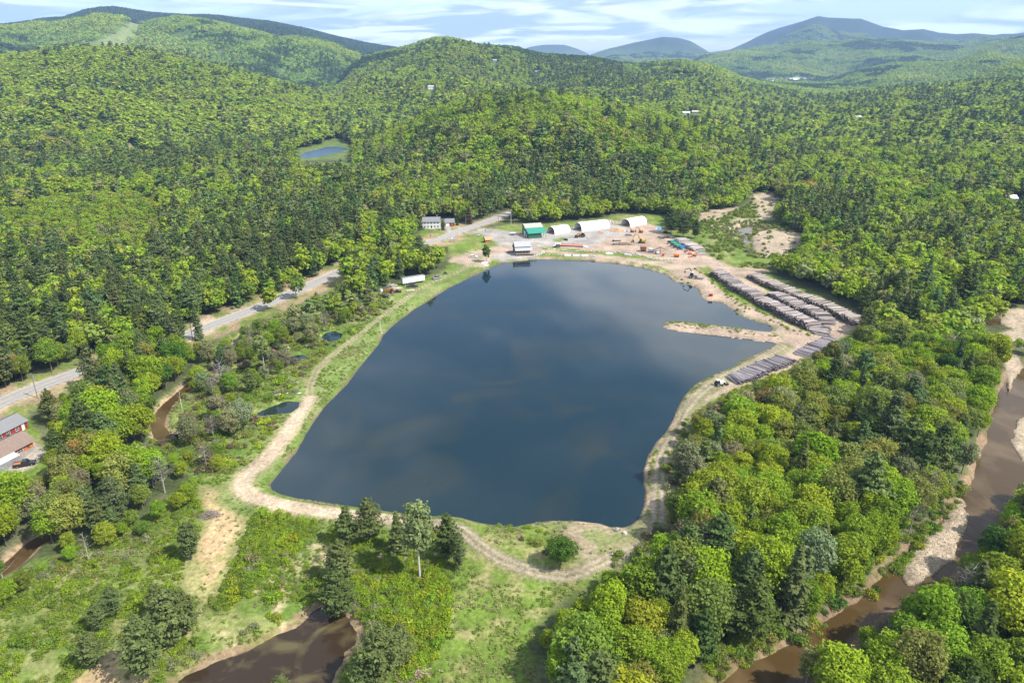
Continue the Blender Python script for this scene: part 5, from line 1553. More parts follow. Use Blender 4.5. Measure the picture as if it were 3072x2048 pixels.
# white house with red garage
t, L = frame('white two-storey house with a grey roof and dark shutters', 'house', 'white_house', (1268, 686), (1312, 689), 4)
L = 12.4
b = MB(); b.prism([(0, 0), (0, 4.9), (4, 7.3), (8, 4.9), (8, 0)], 0, L, 'x'); b.build('wall', M_WHITE, t)
roof(t, 'roof', (-.4, 4.72), (4, 7.36), -.3, L + .3, M_GRAYS, 0); roof(t, 'roof', (4, 7.36), (8.4, 4.72), -.3, L + .3, M_GRAYS, 0)
b = MB(); b.box((L - 2.2, 4.4, 7.9), (.9, .9, 1.6)); o = b.build('chimney', M_BRSH, t)
for zz in (1.5, 3.9):
    for x in (1.6, 3.9, 6.2, 8.5, 10.8):
        if zz < 2 and x == 6.2: continue
        w_ = win(t, (x, -.03, zz), .62, 1.0, 'x', M_WHITE)
        for s in (-1, 1): b = MB(); b.box((x + s * .5, -.05, zz), (.2, .06, 1.05)); b.build('shutter', M_CARB, w_)
b = MB(); b.box((6.2, -.05, 1.1), (1.0, .08, 2.1)); b.build('door', M_DARK, t)
b = MB(); b.box((6.2, -.9, .12), (3.0, 1.7, .24)); b.build('porch_step', M_CONC, t)
t, L = frame('red garage with a white door beside the white house', 'garage', 'red_garage', (1336, 679), (1361, 677), 6)
b = MB(); b.prism([(0, 0), (0, 2.7), (3, 4.8), (6, 2.7), (6, 0)], 0, 6.4, 'x'); b.build('wall', M_RED, t)
roof(t, 'roof', (-.4, 2.5), (3, 4.86), -.4, 6.8, M_GRAYS); roof(t, 'roof', (3, 4.86), (6.4, 2.5), -.4, 6.8, M_GRAYS)
b = MB(); b.box((1.6, -.05, 1.15), (2.6, .08, 2.2)); b.build('garage_door', M_WHITE, t)
win(t, (4.8, -.03, 1.4), .8, .9)

# hoop barns
def hoop(label, pA, pB, pR, H, rustic):
    A, B, R = at(*pA), at(*pB), at(*pR)
    ax = math.atan2(R.y - B.y, R.x - B.x); L = math.hypot(R.x - B.x, R.y - B.y)
    W = max(8.0, min(11.0, abs(-(A.x - B.x) * math.sin(ax) + (A.y - B.y) * math.cos(ax))))
    t = thing('hoop_barn', label, 'hoop barn', (B.x, B.y, B.z), ax)
    n = 16; prof = []
    for i in range(n + 1):
        u = math.pi * i / n
        prof.append((W / 2 - W / 2 * math.copysign(abs(math.cos(u)) ** .86, math.cos(u)), H * math.sin(u) ** .82))
    V, F = [], []
    for x in (0, L):
        for k in (0, .09):
            for (y, z) in prof: V.append((x, y + (W / 2 - y) * k * .05, z * (1 - k * .3)))
    m = n + 1
    for i in range(n):
        F += [(i, i + 1, 2 * m + i + 1, 2 * m + i), (m + i + 1, m + i, 3 * m + i, 3 * m + i + 1), (i + 1, i, m + i, m + i + 1), (2 * m + i, 2 * m + i + 1, 3 * m + i + 1, 3 * m + i)]
    b = MB(); b._add(V, F); b.build('cover', M_HOOP, t, smooth=False)
    b = MB(); b.prism([(y, z * .985) for y, z in prof], L - .35, L - .2, 'x'); b.build('end_wall', M_HOOP if not rustic else M_GRAYS, t)
    for i in range(int(L / 2.4) + 1):
        b = MB(); x = .15 + i * (L - .7) / int(L / 2.4)
        for j in range(n): b.beam((x, prof[j][0], prof[j][1] * .93), (x, prof[j + 1][0], prof[j + 1][1] * .93), .07, .07)
        b.build('rib', M_STEEL, t)
    b = MB(); b.box((L / 2, .25, .45), (L, .3, .9)); b.box((L / 2, W - .25, .45), (L, .3, .9)); b.build('base_wall', M_CONC, t)
    b = MB()
    rr = random.Random(L)
    for i in range(14): b.box((rr.uniform(2.5, L - 1.5), rr.uniform(1.2, W - 1.2), .5), (rr.uniform(.8, 1.8), rr.uniform(.8, 1.5), rr.uniform(.8, 1.4)), rr.uniform(0, 3))
    tag(b.build('stored_goods', M_RUST, None, t.location, t.rotation_euler), 'brown goods stored inside the ' + label, 'stored goods')
hoop('short white hoop barn next to the green barn', (1645, 696), (1664, 704), (1711, 697), 4.7, 0)
hoop('longest white hoop barn in the middle of the yard', (1718, 687), (1745, 695), (1829, 685), 5.4, 0)
hoop('white hoop barn farthest from the green barn', (1871, 674), (1890, 682), (1940, 673), 5.2, 1)

# truck scale with booth
t, L = frame('long red truck scale deck with concrete ramps', 'truck scale', 'truck_scale', (1681, 739), (1749, 742))
b = MB(); b.box((L / 2, 1.5, .75), (L, 3.2, .3)); b.build('deck', M_SCALE, t)
b = MB(); b.box((L / 2, .1, .32), (L, .3, .64)); b.build('beam', M_DSTEEL, t)
for x0, x1, s in ((-5, 0, 1), (L, L + 3, -1)):
    b = MB(); b.prism([(x0, 0), (x1, .0), (x1 if s > 0 else x0, .85)], 0, 3.1); b.build('ramp', M_CONC, t)
b = MB(); b.box((L * .55, 3.3, 1.1), (.6, .4, .5)); b.build('readout', M_DSTEEL, t)
b = MB(); b.box((L / 2, 3.05, 1.0), (L, .05, .2)); b.build('curb_rail', M_SCALE, t)
t, L = frame('small dark weigh booth with a pale flat roof beside the truck scale', 'booth', 'weigh_booth', (1669, 743), (1681, 743), 3)
b = MB(); b.box((1.2, 1.2, 1.2), (2.4, 2.4, 2.4)); b.build('wall', M_BROWN, t); b = MB(); b.box((1.2, 1.3, 2.5), (3.1, 3.3, .2)); b.build('roof', M_WHITE, t)
win(t, (1.2, -.03, 1.5), 1.3, .9); b = MB(); b.box((-.6, .8, .5), (1.0, 1.0, 1.0)); b.build('step_box', M_DARK, t)

# concrete push wall with the pocket of grass
t, L = frame('low concrete retaining wall in front of the loader', 'retaining wall', 'concrete_wall', (1703, 722), (1766, 719))
for i in range(int(L / 1.5)):
    b = MB(); b.box((.75 + i * 1.5, 0, .55), (1.47, .5, 1.1)); b.build('block', M_CONC, t)
for i in range(3):
    b = MB(); b.box((L, .8 + i * 1.5, .55), (.5, 1.47, 1.1)); b.build('block', M_CONC, t)
b = MB(); b.box((-.8, 1.2, .6), (1.3, 2.6, 1.2), .5); b.build('dark_panel', M_CARB, t)

# buildings at the left edge
def longhouse(name, label, cat, pR, pL, D, H, ridge, mw, mr, over=.5):
    A, B = at(*pR), at(*pL)
    a = math.atan2(A.y - B.y, A.x - B.x); L = math.hypot(A.x - B.x, A.y - B.y)
    t = thing(name, label, cat, (B.x, B.y, B.z), a)
    b = MB(); b.prism([(0, 0), (0, H), (D / 2, ridge), (D, H), (D, 0)], 0, L, 'x'); b.build('wall', mw, t)
    dz = (ridge - H) / (D / 2) * over
    roof(t, 'roof', (-over, H - dz + .05), (D / 2, ridge + .06), -over, L + over, mr); roof(t, 'roof', (D / 2, ridge + .06), (D + over, H - dz + .05), -over, L + over, mr)
    b = MB(); b.beam((-over, D / 2, ridge + .2), (L + over, D / 2, ridge + .2), .25, .08); b.build('ridge_cap', M_BROWN, t)
    return t, L
t, L = longhouse('red_house', 'red house with a grey shingle roof beside the road', 'house', (85, 1282), (-70, 1362), 8.5, 2.6, 4.4, M_RED, M_GRAYS)
b = MB(); b.box((L - 1.6, -.05, 1.1), (1.0, .08, 2.1)); o = b.build('door', M_WHITE, t); win(t, (L - 3.6, -.03, 1.5), 1.0, 1.2); win(t, (L - 6.6, -.03, 1.5), 1.0, 1.2); win(t, (L - 9.5, -.03, 1.5), 1.3, 1.2)
t, L = longhouse('brown_roof_workshop', 'orange-walled workshop under a wide brown shingle roof', 'workshop', (104, 1347), (-70, 1437), 9.5, 3.0, 5.0, M_ORANGEW, M_BRSH, .7)
b = MB(); b.box((L / 2, -.06, .45), (L, .1, .9)); b.build('plinth', M_BRICK, t); win(t, (L - 4.2, -.03, 1.9), 1.6, 1.1); win(t, (L - 1.6, -.03, 1.9), .8, 1.0, 'x', M_TANR)
b = MB(); slab(b, (-3.0, 2.2), (-.6, 2.7), L - 14, L - 6.5, .1); b.build('lean_to_roof', M_WHITE, t)
b = MB(); b.box((L - 10.3, -2.9, 1.1), (7.3, .1, 2.2)); b.box((L - 13.9, -1.6, 1.1), (.1, 2.6, 2.2)); b.box((L - 6.6, -1.6, 1.1), (.1, 2.6, 2.2)); b.build('lean_to_wall', M_STEEL, t)
b = MB(); b.bar((L - 2.2, D_ := 6.6, 4.0), (L - 2.2, 6.6, 5.0), .3); b.build('vent', M_DSTEEL, t)
t, L = longhouse('red_shed', 'small red shed glimpsed between bright trees near the road', 'shed', (306, 1240), (288, 1246), 3.2, 2.3, 3.4, M_RED, M_GRAYS, .3)
b = MB(); b.box((L / 2, -.04, 1.0), (.9, .06, 1.8)); b.build('door', M_RED, t)

# far buildings on the slopes
for (px, py, L, H, mw, mr, lab) in [(1293, 266, 12, 5, M_WHITE, M_GREYR, 'small white farmhouse on the slope below the round hill'), (1610, 218, 12, 4, M_WHITE, M_GREYR, 'far pale house among the dark trees of the middle hill'),
        (2059, 341, 13, 3, M_WHITE, M_WHITE, 'long low white building in the far valley'), (2087, 340, 13, 4, M_BEIGE, M_BEIGE, 'pale flat-sided hall right of the long white building'),
        (2577, 356, 11, 4, M_WHITE, M_WHITE, 'lone white roofed house in the eastern forest'), (3042, 601, 6, 2.4, M_WHITE, M_WHITE, 'white roofed hut at the right edge of the forest'), (1485, 188, 10, 4, M_GREYR, M_GREYR, 'grey house high on the middle hill')]:
    p = march(px, py)
    if p is None: continue
    t = thing('far_house', lab, 'house', p, random.uniform(-.3, .3))
    b = MB(); b.prism([(0, 0), (0, H), (4, H + 2.2), (8, H), (8, 0)], -L / 2, L / 2, 'x'); b.build('wall', mw, t)
    roof(t, 'roof', (-.5, H - .2), (4, H + 2.3), -L / 2 - .4, L / 2 + .4, mr, th=.2); roof(t, 'roof', (4, H + 2.3), (8.5, H - .2), -L / 2 - .4, L / 2 + .4, mr, th=.2)
    for i in range(3): win(t, (-L / 3 + i * L / 3, -.04, H * .55), 1.2, 1.3)
# ------------------------------------------------------------------ log piles
def log_mesh(name, n=8, taper=.85, bend=0.0):
    V, F, mi = [], [], []
    for k, (x, rr) in enumerate(((-.5, 1), (0, .5 + taper / 2), (.5, taper))):
        for i in range(n):
            t = 2 * math.pi * i / n; V.append((x, rr * .5 * math.cos(t), rr * .5 * math.sin(t) + (bend if k == 1 else 0)))
    for k in (0, 1):
        for i in range(n): F.append((k * n + i, k * n + (i + 1) % n, (k + 1) * n + (i + 1) % n, (k + 1) * n + i)); mi.append(0)
    F.append(tuple(range(n))[::-1]); F.append(tuple(range(2 * n, 3 * n))); mi += [1, 1]
    me = bpy.data.meshes.new(name); me.from_pydata(V, [], F); me.materials.append(LOGB); me.materials.append(LOGE)
    me.polygons.foreach_set('material_index', mi); me.update(); return me
LOGB = tint_mat('log_bark', attr=False); LOGE = mat('log_end', (.035, .028, .023), .95, var=.9, scale=60)  # cut ends near black: shade of the pile fronts put into the colour
LOGM = [log_mesh('log', 7, .85 - .1 * i, .15 * i) for i in range(3)]
LOGP = [hidden_proto('log_body', m) for m in LOGM]
def log_pile(label, pts, length, height, side=1, seed=1, hvar=.35, dia=.42, tintb=(.27, .24, .228), wild=.05, frontcap=True):
    rr = np.random.default_rng(seed)
    Q = np.array([at(*p)[:2] for p in pts]); Q = resample(Q, 1.0)
    seg = np.linalg.norm(np.diff(Q, axis=0), axis=1); s = np.concatenate([[0], np.cumsum(seg)]); Ltot = s[-1]
    o0 = at(*pts[len(pts) // 2])
    t = thing('log_pile', label, 'log pile', (o0.x, o0.y, 0), 0, 'long piles of grey logs beside the lake')
    P, R, S_, T, top = [], [], [], [], []
    nal = int(Ltot / (dia * .95))
    for i in range(nal):
        u = (i + .5) / nal * Ltot
        x, y = np.interp(u, s, Q[:, 0]), np.interp(u, s, Q[:, 1])
        x2, y2 = np.interp(min(u + 1.5, Ltot), s, Q[:, 0]), np.interp(min(u + 1.5, Ltot), s, Q[:, 1])
        x1, y1 = np.interp(max(u - 1.5, 0), s, Q[:, 0]), np.interp(max(u - 1.5, 0), s, Q[:, 1])
        tx, ty = x2 - x1, y2 - y1; n_ = math.hypot(tx, ty); tx /= n_; ty /= n_
        nx_, ny_ = (-ty, tx) if side > 0 else (ty, -tx)
        hh = height * (1 - hvar * fbm(np.array([u]), np.array([seed * 50.0]), 9, 2, 1)[0]) * min(1, .25 + u / 3.0, .25 + (Ltot - u) / 3.0)
        nl_ = max(1, int(hh / (dia * .86)))
        gz = hz1(x, y)
        for k in range(nl_):
            a = math.atan2(ny_, nx_) + rr.normal() * wild
            ll = length * rr.uniform(.74, 1.12); d = dia * rr.uniform(.65, 1.35)
            j = rr.normal() * .26
            cx = x + nx_ * (length / 2 + j) + tx * rr.uniform(-.1, .1); cy = y + ny_ * (length / 2 + j) + ty * rr.uniform(-.1, .1)
            P.append((cx, cy, gz + dia * .5 + k * dia * .86 + (rr.uniform(-.1, .28) if k == nl_ - 1 else 0))); R.append((rr.uniform(0, 6) if False else 0, rr.normal() * .012, a + (math.pi if rr.random() < .5 else 0))); S_.append((ll, d, d))
            g = rr.choice([.45, .8, 1.0, 1.2, 1.35]) * rr.uniform(.85, 1.15); T.append((tintb[0] * g * rr.uniform(.97, 1.06), tintb[1] * g, tintb[2] * g)); top.append(k == nl_ - 1)
    P = np.array(P); R = np.array(R); S_ = np.array(S_); T = np.array(T); top = np.array(top)
    ids = np.where(top)[0]
    if len(ids) > 290: ids = ids[np.linspace(0, len(ids) - 1, 290).astype(int)]
    own = np.zeros(len(P), bool); own[ids] = True
    base = np.array([o0.x, o0.y, 0])
    for i in ids:
        o = link('log', LOGM[int(rr.integers(0, 3))], t, P[i] - base, R[i], S_[i]); o['tint'] = [float(v) for v in T[i]]
    q = ~own
    o = scatter('stacked_logs', P[q] - base, R[q], S_[q], rr.integers(0, 3, q.sum()), T[q], LOGP, 'stuff', t)
    return len(P)
def Z3(l): return [(2000 + x / 3.4846, 750 + y / 3.4846) for x, y in l]
def ZA(l): return [(1900 + x / 9.408, 640 + y / 9.408) for x, y in l]
log_pile('longest log pile, nearest to the lake', Z3([(440,262),(500,295),(620,380),(665,425),(760,460),(830,505),(900,550),(1000,612),(1080,645),(1180,702),(1270,748),(1400,808),(1480,850)]), 7.0, 3.9, 1, 1)
log_pile('middle log pile with a grass strip before it', Z3([(1020,480),(1100,520),(1180,560),(1260,600),(1330,632),(1440,672),(1500,705),(1560,748),(1610,790)]), 7.0, 3.5, 1, 2)
log_pile('short end stack where the middle pile curls round', Z3([(1530,790),(1522,835),(1515,880)]), 7.0, 1.8, 1, 3, tintb=(.26, .235, .225))
log_pile('outer log pile against the forest', Z3([(825,285),(950,350),(1060,402),(1160,445),(1260,492),(1360,542),(1450,572),(1560,612),(1650,645),(1750,703),(1850,752),(1935,792)]), 7.0, 3.8, 1, 4, tintb=(.28, .245, .22))
log_pile('lowest log pile beside the small white machine', Z3([(1370,1165),(1250,1225),(1100,1275),(950,1350),(850,1390),(720,1410)]), 7.5, 2.0, -1, 5, tintb=(.25, .225, .23))
log_pile('log pile between the road fork and the wood', Z3([(1840,960),(1700,1035),(1600,1085),(1500,1140)]), 7.0, 1.8, -1, 6, tintb=(.26, .235, .24))
log_pile('grey log stack behind the blue and green machines', ZA([(1130,760),(1250,850),(1380,930),(1520,1000),(1650,1060),(1740,1095)]), 8.0, 2.8, 1, 7, tintb=(.28, .255, .235))
log_pile('tangled log heap below the yard pines', ZA([(820,730),(950,700),(1080,720)]), 4.5, 2.2, 1, 8, wild=.5, tintb=(.26, .235, .21))
log_pile('small flat log stack behind the orange lifts', ZA([(1760,1120),(1830,1180)]), 6.0, 1.2, 1, 9, tintb=(.28, .255, .225))

# ------------------------------------------------------------------ boulders and blocks
import bmesh
def rock_mesh(seed):
    bm = bmesh.new(); bmesh.ops.create_icosphere(bm, subdivisions=2, radius=.5)
    r = random.Random(seed)
    pl = [(Vector((r.uniform(-1, 1), r.uniform(-1, 1), r.uniform(-1, 1))).normalized(), r.uniform(.28, .42)) for _ in range(9)]
    for v in bm.verts:
        for n_, d in pl:
            e = v.co.dot(n_) - d
            if e > 0: v.co -= n_ * e
        v.co *= r.uniform(.95, 1.05)
    me = bpy.data.meshes.new('boulder'); bm.to_mesh(me); bm.free(); me.materials.append(STONE_T); return me
ROCK = [rock_mesh(i) for i in range(6)]
ROCKP = [hidden_proto('rock_body', m) for m in ROCK]
rr = np.random.default_rng(17)
def rocks_line(pts, width, step, smin, smax, where, maxn=None):
    Q = resample(np.array([at(*p)[:2] for p in pts]), step)
    out = []
    for q in Q:
        for _ in range(max(1, int(width / (smax * .9)))):
            out.append((q[0] + rr.uniform(-width, width) / 2, q[1] + rr.uniform(-width, width) / 2, rr.uniform(smin, smax), where))
    return out
RK = rocks_line([(1608,737),(1623,741),(1640,747),(1680,751),(1720,754),(1756,754),(1792,756),(1840,759)], 1.6, .9, .6, 1.3, 'row before the truck scale')
RK += rocks_line([(1840,758),(1880,758),(1900,760),(1926,767),(1942,773),(1974,778),(2006,780),(2027,779)], 3.2, 1.0, .5, 1.3, 'row curving along the lower yard road')
def rocks_patch(pg, n, smin, smax, where):
    P = np.array([at(*p)[:2] for p in pg]); x0, y0 = P.min(0); x1, y1 = P.max(0); out = []
    while len(out) < n:
        x, y = rr.uniform(x0, x1), rr.uniform(y0, y1)
        if inside(P, np.array([x]), np.array([y]))[0]: out.append((x, y, rr.uniform(smin, smax), where))
    return out
RK += rocks_patch([(1598,770),(1617,758),(1625,754),(1633,754),(1634,760),(1620,766),(1604,773)], 70, .5, 1.1, 'heap on the bank right of the brown cabin')
RK += rocks_line([(1636,777),(1700,779),(1760,780),(1820,784),(1880,788),(1930,796),(1980,810),(2010,822)], 1.6, 2.6, .4, .9, 'shore of the lake below the yard')
RK += rocks_patch([(1815,664),(1870,662),(1872,672),(1850,678),(1820,676)], 60, .5, 1.3, 'stone heap between the hoop barns')
RK += [(*at(1850, 1592)[:2], 1.3, 'pair at the south tip of the lake'), (*at(1875, 1602)[:2], 1.2, 'pair at the south tip of the lake')]
RK.sort(key=lambda q: -q[2])
big, small = RK[:290], RK[290:]
for x, y, s, wh in big:
    g = float(rr.uniform(.28, .50)); sz = 'large' if s > .95 else 'small'; tn = 'pale' if g > .40 else 'grey'
    o = link('boulder', ROCK[int(rr.integers(0, 6))], None, (x, y, hz1(x, y) + s * .22), tuple(rr.uniform(0, 6, 3)), (s * 1.2, s, s * .9))
    o['tint'] = [g * 1.02, g * .97, g * .88]
    tag(o, f'{sz} {tn} boulder in the {wh}' if not wh.startswith('pair') else f'{sz} {tn} boulder of the pair at the south tip of the lake', 'boulder', f'{sz} {tn} boulders in the {wh}')
if small:
    S_ = np.array([[s * 1.2, s, s * .9] for _, _, s, _ in small]); n = len(small)
    o = scatter('rubble_stones', np.array([(x, y, hz1(x, y) + s * .2) for x, y, s, _ in small]), rr.uniform(0, 6, (n, 3)), S_, rr.integers(0, 6, n), np.array([.38, .36, .33]) * rr.uniform(.7, 1.25, (n, 1)), ROCKP)
    o['label'] = 'smaller stones of the rock rows'
# gravel stones on the river bar and shallow stones
P = BAR_A; x0, y0 = P.min(0); x1, y1 = P.max(0)
X = rr.uniform(x0, x1, 9000); Y = rr.uniform(y0, y1, 9000); m = sdist(P, X, Y, 5) < .5; X, Y = X[m], Y[m]; n = len(X); s = rr.uniform(.10, .30, n)
o = scatter('river_gravel', np.stack([X, Y, hz(X, Y) + s * .1], 1), rr.uniform(0, 6, (n, 3)), np.stack([s, s, s * .7], 1), rr.integers(0, 6, n), np.array([.29, .24, .18]) * rr.uniform(.6, 1.25, (n, 1)), ROCKP); o['label'] = 'pale stones of the gravel bar'
for i, (a, b_, lab) in enumerate([((1693, 769), (1713, 769), 'leftmost white concrete block on the lower yard road'), ((1719, 769), (1739, 769), 'second white concrete block on the lower yard road'), ((1744, 770), (1765, 770), 'third white concrete block on the lower yard road'), ((1772, 771), (1786, 772), 'greyish rightmost concrete block on the lower yard road'),
                    ((1817, 763), (1840, 763), 'white slab leaning in the boulder row'), ((1872, 766), (1893, 768), 'white slab at the bend of the boulder row')]):
    A, B = at(*a), at(*b_); L = (B - A).length
    b = MB(); b.box((L / 2, .6, .45), (L, 1.1, .9), taper=.94); b.box((L / 2, .6, .95), (L * .2, .3, .14))
    tag(b.build('concrete_block', M_WHITE if 'white' in lab else M_CONC, None, A, math.atan2(B.y - A.y, B.x - A.x)), lab, 'concrete block', 'concrete blocks below the yard')

# ------------------------------------------------------------------ vehicles and machines
def wheel(t, x, y, r, w=.25, m=None):
    b = MB(); b.bar((x, y - w / 2, r), (x, y + w / 2, r), r, n=14); o = b.build('wheel', M_RUBBER, t)
    b = MB(); b.bar((x, y - w / 2 - .015, r), (x, y + w / 2 + .015, r), r * .55, n=10); b.build('rim', m or M_STEEL, o)
def car(name, label, px, py, ang, paint, kind='suv', cat='car'):
    p = at(px, py); t = thing(name, label, cat, p, math.radians(ang))
    L, W = (5.7, 1.95) if kind == 'pickup' else (4.6, 1.85)
    b = MB()
    if kind == 'pickup':
        b.prism([(-2.85,.45),(-2.85,.95),(-.6,1.0),(-.6,1.05),(1.0,1.08),(2.7,.98),(2.85,.75),(2.85,.45)], -W/2, W/2); b.build('body', paint, t)
        b = MB(); b.prism([(-.75,1.05),(-.6,1.78),(.75,1.80),(1.35,1.08)], -W/2+.1, W/2-.1); b.build('cab', M_DARK, t)
        b = MB(); b.prism([(-.62,1.76),(-.55,1.84),(.7,1.86),(.78,1.78)], -W/2+.12, W/2-.12); b.build('roof', paint, t)
        b = MB(); b.box((-1.85, 0, 1.03), (1.8, W - .35, .1)); b.build('bed', M_ORANGEW if 'copper' in label else M_DSTEEL, t)
        for s in (-1, 1): b = MB(); b.box((-1.8, s * (W/2 - .07), 1.12), (2.1, .1, .3)); b.build('bed_side', paint, t)
    else:
        b.prism([(-2.3,.4),(-2.3,.95),(-1.9,1.02),(1.0,1.0),(2.1,.88),(2.3,.65),(2.3,.4)], -W/2, W/2); b.build('body', paint, t)
        b = MB(); b.prism([(-2.0,1.0),(-1.6,1.5),(.35,1.52),(1.1,1.0)], -W/2+.12, W/2-.12); b.build('windows', M_DARK, t)
        b = MB(); b.prism([(-1.62,1.48),(-1.5,1.58),(.25,1.6),(.38,1.5)], -W/2+.14, W/2-.14); b.build('roof', paint, t)
    for x in (-L * .31, L * .31):
        for s in (-1, 1): wheel(t, x, s * (W / 2 - .08), .36)
    for s in (-1, 1): b = MB(); b.box((L / 2 - .02, s * .65, .72), (.08, .3, .16)); b.build('headlight', M_WHITE, t)
    return t
car('white_car', 'white car parked on the sandy ground below the lawn', 1420, 772, -8, M_CARW)
car('pickup_truck', 'silver pickup parked beside the grassy track', 1311, 836, 38, M_CARS, 'pickup', 'pickup')
car('pickup_truck', 'black pickup with a copper coloured bed beside the workshop', 76, 1396, 24, M_CARB, 'pickup', 'pickup')
car('old_truck', 'dark old truck below the white box trailer', 1238, 861, 10, M_DSTEEL, 'pickup', 'truck')
car('junk_car', 'black junk car in the grass above the lumber', 1154, 893, -10, M_CARB)
# box trailer
A, B = at(1209, 857), at(1275, 846); L = (B - A).length
t = thing('box_trailer', 'long white box trailer parked along the copse', 'trailer', A, math.atan2(B.y - A.y, B.x - A.x))
b = MB(); b.box((L / 2, 1.25, 2.45), (L, 2.5, 2.7)); bd = b.build('body', M_HOOP, t)
b = MB()
for i in range(int(L / .8)): b.box((.4 + i * .8, -.02, 2.45), (.04, .03, 2.6))
b.build('panel_ribs', M_GREYR, t)
b = MB(); b.box((L / 2, 1.25, 3.83), (L + .06, 2.56, .06)); b.build('roof', M_STEEL, t)
b = MB(); b.box((L / 2, 1.25, .98), (L, 1.2, .22)); b.build('chassis', M_DSTEEL, t)
b = MB(); b.box((L - 1.2, -.045, 3.2), (.9, .02, .35)); b.build('decal', M_GREYR, t)
b = MB(); b.box((-.03, 1.25, 2.4), (.05, 2.3, 2.5)); b.build('rear_door', M_GREYR, t)
for x in (1.4, 2.7):
    for y in (.25, 2.25): wheel(t, x, y, .5, .5)
for y in (.4, 2.1): b = MB(); b.box((L - 2.4, y, .5), (.16, .16, 1.0)); b.build('landing_leg', M_DSTEEL, t)
def simple(name, label, cat, px, py, ang, parts):
    p = at(px, py); t = thing(name, label, cat, p, math.radians(ang))
    for nm, m, fn in parts:
        b = MB(); fn(b); b.build(nm, m, t)
    return t
def wheels4(t, L, W, r):
    for x in (-L / 2, L / 2):
        for s in (-1, 1): wheel(t, x, s * W / 2, r, r * .6)
def excavator(label, px, py, ang, m, k=1.0, reach=1.0):
    p = at(px, py); t = thing('excavator', label, 'excavator', p, math.radians(ang), None, k)
    for s in (-1, 1):
        b = MB(); b.prism([(-1.9,.2),(-1.6,0),(1.6,0),(1.9,.2),(1.9,.6),(1.6,.85),(-1.6,.85),(-1.9,.6)], s * 1.1 - .28, s * 1.1 + .28); b.build('track', M_DSTEEL, t)
    b = MB(); b.box((-.3, 0, 1.05), (2.2, 1.6, .3)); b.box((-.9, 0, 1.65), (2.6, 2.4, .95), taper=.92); b.build('body', m, t)
    b = MB(); b.box((-1.9, 0, 1.6), (.7, 2.3, .9)); b.build('counterweight', M_DSTEEL, t)
    b = MB(); b.box((.7, .75, 1.95), (1.3, .9, 1.5), taper=.88); b.build('cab', M_DARK, t)
    b = MB(); b.box((.7, .75, 2.74), (1.2, .85, .08)); b.build('cab_roof', m, t)
    a0, a1, a2 = Vector((.6, -.1, 1.7)), Vector((2.0, -.1, 4.4)), Vector((4.4 * reach, -.1, 4.9)); a3 = Vector((5.1 * reach, -.1, 1.7))
    b = MB(); b.beam(a0, a1, .38, .55); b.beam(a1, a2, .36, .45); b.build('boom', m, t)
    b = MB(); b.beam(a2 + Vector((-.2, 0, .3)), a3, .30, .36); b.build('stick', m, t)
    b = MB(); b.bar(a0 + Vector((.5, .0, -.1)), a1 + Vector((.4, 0, -.8)), .09); b.bar(a1 + Vector((.2, 0, .3)), a2 + Vector((0, 0, .4)), .08); b.build('cylinders', M_STEEL, t)
    b = MB(); b.prism([(a3.x - .5, 1.6), (a3.x + .2, 1.8), (a3.x + .3, 1.0), (a3.x - .3, .3), (a3.x - 1.0, .6)], -.6, .4); b.build('bucket', M_DSTEEL, t)
    return t
excavator('yellow excavator with its arm raised in the yard', 1925, 729, 172, M_YEL, 1.15)
excavator('orange excavator left of the pair behind the yellow one', 1896, 697, 170, M_ORG, .72)
excavator('red-orange excavator right of the pair behind the yellow one', 1922, 698, 165, M_ORG, .75)
def tractor(name, label, cat, px, py, ang, m, k=1.0, loader=True, roofm=None):
    p = at(px, py); t = thing(name, label, cat, p, math.radians(ang), None, k)
    b = MB(); b.box((.9, 0, 1.15), (2.0, .9, .8), taper=.9); b.build('hood', m, t)
    b = MB(); b.box((-.5, 0, .8), (1.8, 1.1, .5)); b.build('chassis', M_DSTEEL, t)
    b = MB(); b.box((-.5, 0, 1.85), (1.4, 1.3, 1.3), taper=.9); b.build('cab', M_DARK, t)
    b = MB(); b.box((-.5, 0, 2.56), (1.5, 1.4, .12)); b.build('roof', roofm or m, t)
    wheel(t, 1.5, -.85, .5, .4); wheel(t, 1.5, .85, .5, .4); wheel(t, -.8, -.9, .75, .5); wheel(t, -.8, .9, .75, .5)
    if loader:
        for s in (-.55, .55):
            b = MB(); b.beam((.2, s, 1.5), (2.3, s, 1.9), .14, .2); b.beam((2.3, s, 1.9), (3.1, s, .7), .14, .2); b.build('loader_arm', m, t)
        b = MB(); b.prism([(2.9,.3),(3.2,1.1),(3.9,.9),(3.9,.2)], -1.1, 1.1); b.build('bucket', M_DSTEEL, t)
    return t
tractor('wheel_loader', 'black and yellow wheel loader behind the concrete wall', 'loader', 1746, 711, 150, M_YEL, 1.2)
tractor('small_tractor', 'small orange tractor left of the wheel loader', 'tractor', 1729, 713, 100, M_ORG, .75, False)
tractor('compact_loader', 'small white-roofed machine at the end of the lowest log pile', 'loader', 2156, 1156, 15, M_CARW, .9, True, M_CARW)
tractor('old_tractor', 'rusty red tractor among the junk by the copse', 'tractor', 1172, 879, 200, M_CARR, .95, True)
tractor('quad_bike', 'small dark vehicle parked under the copse by the track', 'vehicle', 1336, 822, 20, M_DSTEEL, .55, False)
